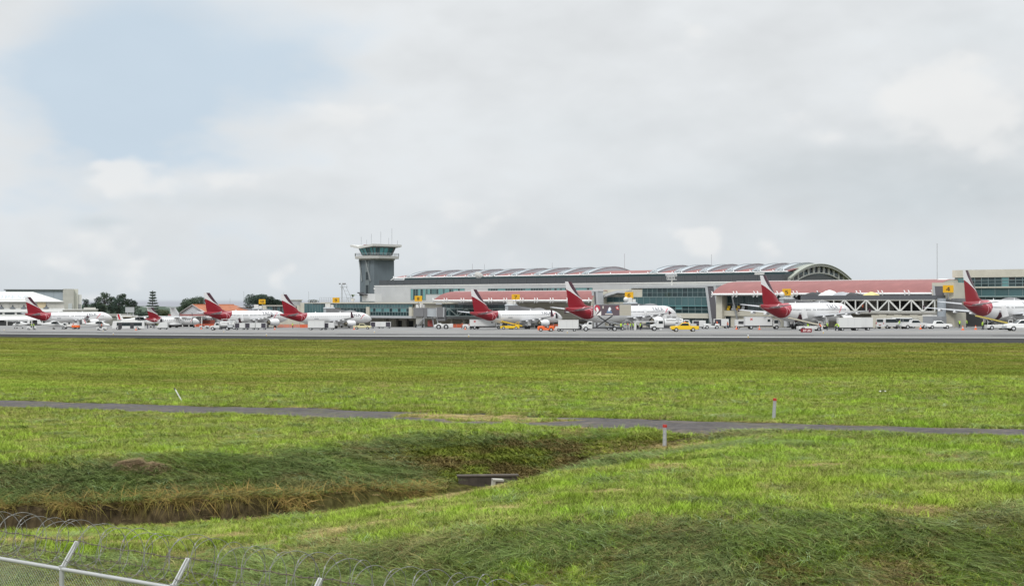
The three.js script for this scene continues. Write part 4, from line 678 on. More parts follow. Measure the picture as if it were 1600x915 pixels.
// where the tail stands: pixel of the tail end and its line t; the origin is half a length further towards the terminal
function park(o, px, tTail, L, turn = 0) { const r = ray(px, tTail), t = tTail + L / 2; return standST(o, r.s, t, turn, apronY(r.s)); }
const tex320 = livery(37.57, { r0: 7.0, r1: 11.0, pale: true, w0: 9.6, w1: 32.4, pitch: 0.53, wy: 0.585, skip: [[17.5, 18.2], [19.5, 20.2]], doors: [8.3, 32.4], reg: 12.4, letter: 1.05, name: 27.2 });
const tex321 = livery(44.51, { r0: 7.0, r1: 11.0, w0: 9.6, w1: 39.2, pitch: 0.53, wy: 0.585, skip: [[15.8, 16.8], [28.6, 29.6]], doors: [8.3, 15.8, 28.6, 39.3], reg: 12.4, letter: 1.1, name: 34.6 });
const tex319 = livery(33.84, { r0: 7.0, r1: 11.0, w0: 9.6, w1: 28.8, pitch: 0.53, wy: 0.585, skip: [[16.3, 17.0]], doors: [8.3, 28.7], reg: 12.4, letter: 1.05, name: 24.4 });
const tex190 = livery(36.24, { r0: 6.6, r1: 10.4, w0: 10.6, w1: 31.4, pitch: 0.79, wy: 0.60, skip: [], doors: [8.6, 32.0], reg: 12.0, letter: 0.95, name: 28.6 });
park(airliner('airliner', 'white and red airliner cut off by the frame under sign four', A320(37.57, 0, 0, [23.0, 25.2, 0.25, 1.35]), tex320), 1505, 264, 37.57);
park(airliner('airliner', 'white and red airliner between sign five and the truss walkway', A320(37.57, 0, 0, [23.0, 25.2, 0.25, 1.35]), tex320), 1188, 256, 37.57);
park(airliner('airliner', 'longest white and red airliner with a raised catering box at its tail', A320(44.51, 4.27, 2.67, [7.6, 9.4, 0.35, 1.3]), tex321), 883, 256, 44.51);
const e7 = park(airliner('airliner', 'white and red twinjet with upturned winglets in front of sign seven', E190, tex190), 734, 258.6, 36.24);
e7.children.find((c) => c.name === 'fuselage').material = new THREE.MeshStandardMaterial({ roughness: 0.3, map: livery(36.24, { r0: 6.6, r1: 10.4, w0: 10.9, w1: 31.2, pitch: 0.79, wy: 0.60, skip: [], doors: [], open: [8.4, 32.0], reg: 13.0, letter: 0.95, name: 28.4 }) });
const e9 = copy(e7, 'white and red twinjet with upturned winglets in front of sign nine'); e9.children.find((c) => c.name === 'fuselage').material = new THREE.MeshStandardMaterial({ roughness: 0.3, map: tex190 }); park(e9, 437, 260.5, 36.24);
park(airliner('airliner', 'shorter white and red airliner parked in front of sign ten', A320(33.84, -1.6, -2.1, [19.6, 21.6, 0.25, 1.3]), tex319), 317.6, 265, 33.84);
const tex320b = livery(37.57, { r0: 7.0, r1: 11.0, w0: 9.6, w1: 32.4, pitch: 0.53, wy: 0.585, skip: [[17.5, 18.2], [19.5, 20.2]], doors: [32.4], open: [8.3], reg: 12.4, letter: 1.05, name: 27.2 });
park(airliner('airliner', 'white and red airliner parked before the big white hangar', A320(37.57, 0, 0, null), tex320b), 38, 265.7, 37.57);

// --- high-winged turboprop beside the hip-roofed building
{
  const L = 22.67, o = thing('turboprop', 'small white and red high-winged turboprop with a T-shaped tail', 'airliner'), B = body(L, 1.30, 1.36, 2.35, 0, 8.2, 3.6), zs = (f) => f - L / 2;
  const tex = livery(L, { r0: 2.4, r1: 6.4, w0: 7.5, w1: 18.4, pitch: 0.76, wy: 0.60, skip: [], doors: [], open: [5.4], reg: 12.0, letter: 0.7, name: 16.4 });
  const fus = part('fuselage', B.geo.translate(0, 0, -L / 2), new THREE.MeshStandardMaterial({ map: tex, roughness: 0.3 }), o);
  part('cockpit_windows', ring((k) => grid(3, 3, (u, v) => { const sd = (k - 2 + 0.06 + u * 0.88) / 2, f = 1.3 + sd * sd * 1.1 + v * 0.7, [w, h, y] = B.shape(f), yy = 0.3 + 0.3 * v, a = sd * 1.2, rr = sqrt(1 - yy * yy); return [sin(a) * w * rr * 1.01, y + h * yy * 1.01, zs(f) - 0.01]; }), 4), glassDark, fus);
  const fin = [[3.4, L - 8.0, 6.2, 0.5], [4.2, L - 5.6, 4.2, 0.45], [7.4, L - 3.1, 2.4, 0.3]], fg = skin2(foil(fin.map(([y, z, c, th]) => [0, y, zs(z), c, th]), true)), fp = fg.attributes.position, fu = fg.attributes.uv;
  for (let i = 0; i < fp.count; i++) fu.setXY(i, clamp((zs(L) - fp.getZ(i)) / 5.5, 0.01, 0.99), clamp((fp.getY(i) - 3.4) / 4.0, 0.01, 0.99));
  part('tail_fin', fg, FIN_PAINT, o);
  for (const s of [-1, 1]) part('tailplane', wingGeo([[0.1, 7.35, zs(L - 2.9), 2.2, 0.3], [3.7, 7.4, zs(L - 2.3), 1.3, 0.14]], s), AC.wing, o);
  for (const s of [-1, 1]) { const w = part('wing', wingGeo([[0.2, 3.85, zs(8.7), 2.6, 0.45], [4.8, 3.88, zs(8.7), 2.6, 0.42], [12.3, 4.05, zs(9.2), 1.5, 0.18]], s), AC.skinWhite, o); const n = new THREE.CapsuleGeometry(0.52, 3.4, 4, 12); n.rotateX(PI / 2); const nac = part('engine', flat(n.translate(4.05 * s, 3.55, zs(8.0))), AC.skinWhite, o); part('propeller', [cyl(0.28, 0.05, 0.5, 4.05 * s, 3.55, zs(5.75), 'z'), ...ring((k) => move(bx(-0.13, 0.13, 0.2, 1.95, -0.03, 0.03), 4.05 * s, 3.55, zs(5.8), 0, 0, k * PI / 2 + 0.1), 4)], AC.fan, nac); }
  for (const s of [-1, 1]) { const lg = part('landing_gear', [bar([2.0 * s, 0.5, zs(11)], [1.1 * s, 1.5, zs(11)], 0.12)], lightgrey, o); part('wheel', [cyl(0.45, 0.45, 0.6, 2.05 * s, 0.45, zs(11), 'x', 14)], rubber, lg); const pod = new THREE.SphereGeometry(1, 12, 8); pod.scale(0.55, 0.5, 2.6); part('gear_pod', flat(pod.translate(1.35 * s, 1.35, zs(11))), AC.skinWhite, fus); }
  const ng = part('nose_gear', bar([0, 0.3, zs(2.4)], [0, 1.3, zs(2.4)], 0.09), lightgrey, o); part('wheel', cyl(0.3, 0.3, 0.4, 0, 0.3, zs(2.4), 'x'), rubber, ng);
  park(o, 226, 274, L);
  const o2 = copy(o, 'white turboprop tail standing behind the red-tailed turboprop'); o2.children.find((c) => c.name === 'tail_fin').material = AC.skinWhite; park(o2, 262, 300, L);
}
// --- light high-winged single-engined aeroplanes
{
  const o = thing('light_aeroplane', 'light white aeroplane nose to the west beside the tugs', 'aeroplane', 'light aeroplanes parked on the west apron'), L = 9.2, zs = (f) => f - 3.6;
  const secs = [[0, 0.24, 0.24, 1.35], [0.35, 0.42, 0.42, 1.36], [1.5, 0.58, 0.60, 1.45], [2.3, 0.64, 0.86, 1.72], [4.2, 0.64, 0.88, 1.74], [6.2, 0.36, 0.48, 1.75], [9.0, 0.10, 0.16, 1.85]];
  const fus = part('fuselage', skin2(secs.map(([f, w, h, y]) => ring((k) => { const a = -k / 16 * 2 * PI, c = cos(a), s = sin(a); return [Math.sign(s) * pow(abs(s), 0.8) * w, y + Math.sign(c) * pow(abs(c), 0.8) * h, zs(f)]; }, 16))), white, o);
  part('windscreen', skin2([[2.0, 0.60, 1.85, 2.0], [2.75, 0.62, 1.9, 2.58], [4.6, 0.62, 1.9, 2.5]].map(([f, w, a, b]) => [[-w - 0.03, a, zs(f)], [w + 0.03, a, zs(f)], [w * 0.9 + 0.03, b, zs(f)], [-w * 0.9 - 0.03, b, zs(f)]])), glassDark, fus);
  for (const s of [-1, 1]) { const w = part('wing', wingGeo([[0, 2.62, zs(2.5), 1.65, 0.26], [3.2, 2.70, zs(2.5), 1.65, 0.24], [5.8, 2.78, zs(2.7), 1.15, 0.14]], s), white, o); part('strut', bar([0.62 * s, 1.25, zs(3.0)], [2.7 * s, 2.6, zs(3.0)], 0.05), white, w); part('tailplane', wingGeo([[0, 1.95, zs(7.9), 1.1, 0.12], [1.9, 1.98, zs(8.1), 0.8, 0.08]], s), white, o); const lg = part('landing_gear', bar([0.4 * s, 0.8, zs(3.7)], [1.15 * s, 0.25, zs(3.7)], 0.06), white, o); part('wheel', cyl(0.24, 0.24, 0.18, 1.2 * s, 0.24, zs(3.7), 'x'), rubber, lg); }
  part('tail_fin', skin2(foil([[0, 1.8, zs(7.2), 1.9, 0.16], [0, 2.2, zs(7.7), 1.45, 0.14], [0, 3.35, zs(8.4), 0.85, 0.08]], true)), white, o);
  part('propeller', [cyl(0.16, 0.03, 0.3, 0, 1.35, zs(-0.15), 'z'), bx(-0.95, 0.95, 1.29, 1.41, zs(-0.12), zs(-0.08))], dark, o);
  const ng = part('nose_gear', bar([0, 0.2, zs(0.9)], [0, 1.0, zs(0.9)], 0.05), steel, o); part('wheel', cyl(0.2, 0.2, 0.15, 0, 0.2, zs(0.9), 'x'), rubber, ng);
  stand(o, 30, 250, 1.75);
  stand(copy(o, 'light white aeroplane with its wing across the nearest jet, nose to the east'), 84, 247, -0.35);
  const c3 = copy(o, 'light white aeroplane with a red tail stripe beneath the jet nose'); stand(c3, 154, 252, -0.75);
  part('tail_stripe', skin2(foil([[0, 2.0, zs(7.75), 0.55, 0.2], [0, 3.3, zs(8.38), 0.4, 0.12]], true)), red, c3);
  const c4 = copy(o, 'white aeroplane tail with a red stripe showing behind the white bus'); c4.scale.setScalar(1.5); stand(c4, 218, 284, -0.85); part('tail_stripe', skin2(foil([[0, 2.0, zs(8.2), 0.7, 0.2], [0, 3.3, zs(8.7), 0.5, 0.12]], true)), red, c4);
}
// ---------------------------------------------------------------- on the apron: signs, bridges, masts, vehicles, people
const RIGHT = -47 * PI / 180, LEFT = 133 * PI / 180;           // turns that point a thing's nose across the picture
function numberBoard(txt) { return new THREE.MeshStandardMaterial({ roughness: 0.55, map: canvasTexture(128, 128, (g, w, h) => { g.fillStyle = '#d9a312'; g.fillRect(0, 0, w, h); g.fillStyle = '#1d1a12'; g.font = 'bold 100px sans-serif'; g.textAlign = 'center'; g.textBaseline = 'middle'; g.save(); g.translate(w / 2, h / 2 + 4); if (txt.length > 1) g.scale(0.8, 1); g.fillText(txt, 0, 0); g.restore(); }) }); }
function gateSign(txt, x0, x1, y0, y1, t, foot) {
  const r = ray((x0 + x1) / 2, t), k = r.d / F, w = (x1 - x0) * k / 0.80, h = (y1 - y0) * k, o = thing('gate_sign', 'yellow gate sign ' + txt + ' ' + { 10: 'above the annexe with the beige frame', 9: 'before the roof terrace railing', 8: 'above the idle boarding bridge', 7: 'against the shallow red roof', 6: 'before the curved grey canopy', 5: 'at the west end of the truss walkway', 4: 'beside the east building' }[txt], 'sign', 'yellow gate number signs along the terminal');
  o.position.set(r.x, HC - (foot - HY) * k, r.z); o.rotation.y = -TH + 0.35; const b = HC - (y1 - HY) * k - o.position.y;
  part('board', bx(-w / 2, w / 2, b, b + h, -0.14, 0.14), yellow, o); const f = flat(new THREE.PlaneGeometry(w - 0.1, h - 0.1).translate(0, b + h / 2, 0.146)); part('number', f, numberBoard(txt), o);
  part('post', [bar([0, 0, -0.05], [0, b, -0.05], 0.10)], steel, o); return o;
}
gateSign('10', 404.6, 413.8, 467.4, 474.6, 306, 483); gateSign('9', 520, 529.6, 464.8, 472.8, 306, 480); gateSign('8', 648.6, 658.6, 462, 470.6, 300, 478); gateSign('7', 800.6, 811.2, 459.6, 467.8, 304, 476);
gateSign('6', 977.8, 988.6, 456, 466, 306, 474); gateSign('5', 1224.4, 1235, 451, 461.2, 303, 466); gateSign('4', 1476, 1488.6, 445.4, 456.8, 303, 468);

// passenger boarding bridges: rotunda, tunnel sloping down to the cab, legs
function jetBridge(label, pxA, tA, yA, pxTail, tTail, L, hB, more = {}) {   // the cab meets the left-hand front door of the aircraft whose tail is at pxTail
  const o = thing('boarding_bridge', label, 'boarding bridge', 'boarding bridges between terminal and aircraft'), a = ray(pxA, tA), sB = ray(pxTail, tTail).s - (more.off ?? 4.1), tB = tTail + L - 5.6, b = { x: wx(sB, tB), z: wz(sB, tB), s: sB }, A = V3(a.x, HC - (yA - HY) * a.d / F, a.z), B = V3(b.x, apronY(sB) + hB, b.z);
  const gy = apronY(b.s), ang = atan2(B.x - A.x, B.z - A.z), len = hypot(B.x - A.x, B.z - A.z); o.position.set(A.x, gy, A.z); o.rotation.y = ang;       // local +z runs along the tunnel
  const y0 = A.y - gy, y1 = B.y - gy, H = 2.8;
  const tun = (z0, z1, w, d) => { const f = (z) => mix(y0, y1, z / len); return side([[z0, f(z0) - H - d], [z1, f(z1) - H - d], [z1, f(z1) + d], [z0, f(z0) + d]], w, 0.02); };
  part('tunnel', [tun(0.8, len * 0.55, 2.5, 0.0), tun(len * 0.5, len - 1.2, 2.9, 0.16)], M.bridge, o);
  const ribs = []; for (let z = 1.5; z < len - 1.5; z += 1.6) { const w = z > len * 0.5 ? 1.5 : 1.3, y = mix(y0, y1, z / len); ribs.push(bx(-w, w, y - 2.9, y + 0.2, z - 0.07, z + 0.07)); } stuff(part('tunnel_ribs', ribs, M.bridge, o));
  part('rotunda', [cyl(1.9, 1.9, 3.2, 0, y0 - 1.4, 0, 'y', 20), cyl(2.1, 1.7, 0.4, 0, y0 + 0.3, 0, 'y', 20)], M.bridgeLight, o); part('rotunda_column', cyl(0.75, 0.75, y0 - 3, 0, (y0 - 3) / 2, 0, 'y', 14), lightgrey, o);
  const hood = new THREE.SphereGeometry(1, 18, 8, 0, 2 * PI, 0, PI / 2); hood.scale(2.2, 0.9, 2.3); part('cab', [cyl(2.1, 2.1, 2.7, 0, y1 - 1.4, len, 'y', 18), flat(hood.translate(0, y1 - 0.1, len))], M.bridge, o);
  part('support_leg', [bar([-1.3, 0.8, len * 0.78], [-1.3, y1 - 2.4, len * 0.78], 0.2), bar([1.3, 0.8, len * 0.78], [1.3, y1 - 2.4, len * 0.78], 0.2), bx(-1.7, 1.7, 0.7, 1.1, len * 0.78 - 0.4, len * 0.78 + 0.4)], grey, o); part('wheel', [cyl(0.5, 0.5, 0.4, -1.2, 0.5, len * 0.78, 'x', 14), cyl(0.5, 0.5, 0.4, 1.2, 0.5, len * 0.78, 'x', 14)], rubber, o);
  part('air_unit', [bx(-1.2, 0.3, y0 + 0.5, y0 + 1.7, -0.9, 0.7), bx(0.5, 1.4, y0 + 0.5, y0 + 1.3, -0.4, 0.5)], offwhite, o);
  if (more.dish) { const d = new THREE.SphereGeometry(0.7, 12, 8); part('radome', flat(d.translate(-1.4, y0 + 1.2, 0.5)), white, o); }
  return o;
}
jetBridge('dark boarding bridge sloping down to the twinjet at gate nine', 514, 307, 482, 437, 260.5, 36.24, 4.9, { off: 3.7 });
jetBridge('dark boarding bridge sloping down to the twinjet at gate seven', 799, 306, 477.5, 734, 258.6, 36.24, 4.9, { off: 3.7 });
jetBridge('boarding bridge showing above the longest airliner at gate six', 985, 306, 474.5, 883, 256, 44.51, 5.7, { dish: true });
jetBridge('boarding bridge showing above the airliner at gate five', 1230, 304, 467.5, 1188, 256, 37.57, 5.7, { dish: true });
jetBridge('grey boarding bridge behind the tail at gate four', 1474, 306, 466.5, 1505, 264, 37.57, 5.7);
jetBridge('boarding bridge half hidden behind the airliner at gate ten', 402, 309, 483, 317.6, 265, 33.84, 5.6);
{ // the bridge at gate eight stands idle, end on
  const o = thing('boarding_bridge', 'idle boarding bridge seen end-on under sign eight', 'boarding bridge', 'boarding bridges between terminal and aircraft'), r = ray(670, 301), k = r.d / F, gy = apronY(r.s); o.position.set(r.x, gy, r.z); o.rotation.y = -0.12; const X = (px) => (px - 670) * k, Y = (py) => HC - (py - HY) * k - gy;
  part('tunnel', [bx(X(645.5), X(661.5), Y(494), Y(480.6), -9, 0.2), bx(X(661.5), X(667), Y(496.5), Y(481), -8, 0)], M.bridge, o);
  const c = new THREE.CylinderGeometry(3.0, 3.0, Y(482.2) - Y(494.5), 24, 1, false, -PI / 2, PI); part('curved_door', flat(c.scale(0.52, 1, 0.4).translate(X(675.5), (Y(482.2) + Y(494.5)) / 2, 0.3)), M.bridgeLight, o);
  part('cab', [bx(X(667), X(684), Y(494.5), Y(481), -6, 0.2), bx(X(682.5), X(694), Y(495.2), Y(479.8), -4, 0.8), bx(X(684), X(696), Y(501), Y(495.2), -3, 0.2)], M.bridge, o); part('hood_edge', [bx(X(682), X(683), Y(495), Y(481), 0.2, 0.9), bx(X(693.6), X(694.4), Y(495), Y(480), -2, 1.0)], lightgrey, o);
  part('air_unit', [bx(X(648), X(653), Y(480.6), Y(475.5), -4, -1.5), bx(X(654), X(657), Y(480.6), Y(474), -4, -1.5), bx(X(658.5), X(660), Y(480.6), Y(476), -4, -1.5)], offwhite, o);
  part('stair_tower', bx(X(649), X(660), Y(508), Y(494), -3, -0.6), mat(0.40, 0.39, 0.36, 0.8), o); part('stair', [beam([X(652), Y(508), 0.3], [X(661), Y(498), 0.3], 0.22, 0.9), beam([X(651), Y(505), 0.5], [X(660), Y(495), 0.5], 0.1)], grey, o);
  part('support_leg', [bar([X(662), Y(513), 0], [X(662), Y(496), 0], 0.28), bar([X(678), Y(511), 0.2], [X(676), Y(495), 0.2], 0.2), bar([X(686), Y(511), 0.2], [X(682), Y(495), 0.2], 0.2), bx(X(648), X(664), Y(513), Y(509), -1.4, 1.0), bx(X(664), X(680), Y(513.5), Y(511), -1, 0.6)], grey, o);
  part('wheel', [cyl(0.6, 0.6, 0.5, X(650), 0.6, 0.6, 'x', 14), cyl(0.6, 0.6, 0.5, X(661), 0.6, 0.6, 'x', 14)], rubber, o); part('red_panel', bx(X(667), X(677), 0.4, 2.4, -1.4, -1.2), mat(0.28, 0.06, 0.05, 0.7), o);
}
// the truss-sided walkway being finished between gates four and five
{
  const T = 300, s0 = sAt(1253, T), o = building('truss_walkway', 'elevated walkway with white triangular truss and dark flat roof', s0, T), X = (px) => sAt(px, T) - s0, k = ray(1355, T).d / F, Y = (py) => HC - (py - HY) * k, yb = Y(486.2), yt = Y(468.2), paint = mat(0.66, 0.66, 0.63, 0.6);
  part('roof', bx(X(1253), X(1465), Y(467.4), Y(461.4), -5.5, 0.5), M.slabDark, o); part('fascia', bx(X(1253), X(1465), Y(469.8), Y(467.6), -5.2, 0.2), M.beige, o);
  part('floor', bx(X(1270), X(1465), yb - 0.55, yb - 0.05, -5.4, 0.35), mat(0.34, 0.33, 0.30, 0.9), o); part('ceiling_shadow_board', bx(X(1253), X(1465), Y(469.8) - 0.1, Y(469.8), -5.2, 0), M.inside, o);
  const ch = part('truss', [beam([X(1253), yt, 0.2], [X(1462), yt, 0.2], 0.28), beam([X(1270), yb, 0.2], [X(1462), yb, 0.2], 0.28)], paint, o), nodes = [1253, 1270, 1287, 1304, 1321, 1338, 1355, 1372.5, 1390, 1407.5, 1425.5, 1443.5, 1462];
  nodes.forEach((px, i) => { part('post', beam([X(px), yb, 0.2], [X(px), yt, 0.2], 0.24), paint, ch); if (i < nodes.length - 1) { const up = i % 2 === 0; part('diagonal', beam([X(px), up ? yt : yb, 0.28], [X(nodes[i + 1]), up ? yb : yt, 0.28], 0.30), paint, ch); } });
  const back = [[1253, 1283, 0], [1283, 1296, 1], [1296, 1326, 0], [1326, 1357, 1], [1357, 1361, 0], [1361, 1381, 1], [1381, 1390, 0], [1390, 1421, 0], [1421, 1434, 1], [1434, 1463, 0]]; for (const [a, b, l] of back) part('wall_panel', bx(X(a), X(b), yb, yt - 0.2, -5.2, -5.0), l ? mat(0.34, 0.33, 0.30, 0.9) : M.inside, o);
  for (const px of [1362, 1380, 1425, 1434]) part('pier', mbx(X(px), X(px) + 2.0, -3, yb - 0.5, -4.5, -2.6), M.beige, o);
  const col = thing('round_column', 'round blue grey column at the east end of the truss walkway', 'column'); stand(col, 1472, 299); part('shaft', cyl(0.95, 0.95, Y(466) - col.position.y, 0, (Y(466) - col.position.y) / 2, 0, 'y', 20), mat(0.30, 0.33, 0.36, 0.6), col); part('base', cyl(1.2, 1.2, 0.3, 0, 0.15, 0, 'y', 20), grey, col);
  // sheets and bundles left on its roof
  const heap = (name, label, pa, pb, h, m, seed) => { const x0 = X(pa), x1 = X(pb), n = thing(name, label, 'tarpaulin'); standST(n, s0, T, 0, Y(461.4)); part('sheet', grid(22, 10, (u, v) => { const e = sin(PI * u) * sin(PI * v); return [mix(x0, x1, u), 0.03 + h * pow(e, 0.45) * (0.55 + 0.7 * fbm2(u * 4 + seed, v * 3, 3)), -0.2 - v * 3.2]; }), m, n); };
  heap('tarpaulin', 'dark tarpaulin bundle at the west end of the walkway roof', 1255, 1279, 0.9, mat(0.05, 0.052, 0.055, 0.8), 3); heap('tarpaulin', 'white tarpaulin heap on the walkway roof', 1278, 1302, 1.25, mat(0.70, 0.70, 0.69, 0.7), 9); heap('tarpaulin', 'pale grey plastic sheet on the walkway roof', 1299, 1322, 0.85, mat(0.36, 0.37, 0.39, 0.5), 14); heap('tarpaulin', 'dark sheet beside the grey plastic on the walkway roof', 1320, 1338, 0.75, mat(0.06, 0.06, 0.062, 0.8), 21); heap('tarpaulin', 'yellowish cover on the walkway roof', 1348, 1364, 0.85, mat(0.66, 0.58, 0.26, 0.8), 27);
}
// masts
{
  const o = thing('floodlight_mast', 'white floodlight mast on three braced legs on the glass block roof', 'floodlight mast'), r = ray(1050, 317), k = r.d / F; o.position.set(r.x, HC - (463 - HY) * k, r.z); o.rotation.y = -TH; const Y = (py) => (463 - py) * k;
  part('pole', bar([0, 0, 0], [0, Y(436), 0], 0.22, 10), white, o); for (const [x, z] of [[-1.3, 0.6], [1.7, 0.4], [2.4, -2.2]]) part('brace', bar([x, 0, z], [0, Y(451), 0], 0.13), white, o);
  part('basket', [bx(-1.3, 1.3, Y(437), Y(436.2), -0.6, 0.6), bx(-1.3, 1.3, Y(432), Y(431.3), -0.6, 0.6), ...ring((i) => bar([-1.25 + i * 0.5, Y(437), 0.55], [-1.25 + i * 0.5, Y(431.5), 0.55], 0.09), 6)], white, o);
  for (let i = 0; i < 6; i++) part('floodlight', move(bx(-0.3, 0.3, -0.28, 0.28, -0.15, 0.15), -1.6 + i * 0.64, Y(429.5), 0.3, 0.5, 0, 0), lightgrey, o);
  const q = thing('floodlight_mast', 'dark floodlight pole with a leaning ladder frame near sign nine', 'floodlight mast'), b = ray(534, 318), kk = b.d / F; q.position.set(b.x, HC - (472 - HY) * kk, b.z); q.rotation.y = -TH + 0.7; const YY = (py) => (472 - py) * kk;
  part('pole', bar([0, 0, 0], [0, YY(444), 0], 0.17, 8), grey, q); part('platform', [bx(-0.6, 1.9, YY(448.4), YY(447.8), -0.5, 0.5), bar([1.8, YY(448), 0.4], [1.8, YY(444), 0.4], 0.05), bar([0.8, YY(448), 0.4], [0.8, YY(444), 0.4], 0.05)], grey, q);
  part('ladder', [bar([0.3, YY(448), 0], [2.4, 0, 0], 0.07), bar([1.5, YY(448), 0], [4.0, 0, 0], 0.07), ...ring((i) => { const v = (i + 1) / 4; return bar([mix(2.4, 0.3, v), v * YY(448), 0], [mix(4.0, 1.5, v), v * YY(448), 0], 0.05); }, 3)], grey, q);
  for (const x of [-0.7, 0.5, 1.1]) part('floodlight', move(bx(-0.3, 0.3, -0.28, 0.28, -0.15, 0.15), x, YY(443), 0.3, 0.5, 0, 0), grey, q);
  let i = 0; for (const [px, t, y0, y1, say] of [[1465, 345, 437, 380, 'tall thin radio mast behind the large red roof'], [738, 345, 424, 412, 'short whip antenna over the west part of the vault'], [757, 345, 423, 412.5, 'whip antenna right beside the satellite dish'], [771, 333, 432, 422, 'thin white pole at the vault gutter by the dish'], [863, 345, 421, 410, 'thin antenna over the middle of the vault'], [976, 345, 420, 396, 'taller thin antenna over the flat part of the vault'], [1112, 345, 418, 397, 'thin antenna over the eastern arches'], [380.5, 330, 487, 455, 'thin grey pole behind the gate ten jet'], [359, 345, 478, 466, 'short pole on the orange tiled roof'], [482, 325, 474, 455, 'thin pole at the west corner of the concourse roof'], [443, 330, 478, 456, 'thin pole behind the fin at gate nine']]) { const r2 = ray(px, t), k2 = r2.d / F, m = thing('antenna_mast', say, 'antenna'); m.position.set(r2.x, HC - (y0 - HY) * k2, r2.z); part('mast', [bar([0, 0, 0], [0, (y0 - y1) * k2, 0], i++ === 0 ? 0.075 : 0.06)], mat(0.36, 0.37, 0.38, 0.6), m); part('foot', cyl(0.25, 0.2, 0.3, 0, 0.15, 0), grey, m); }
}
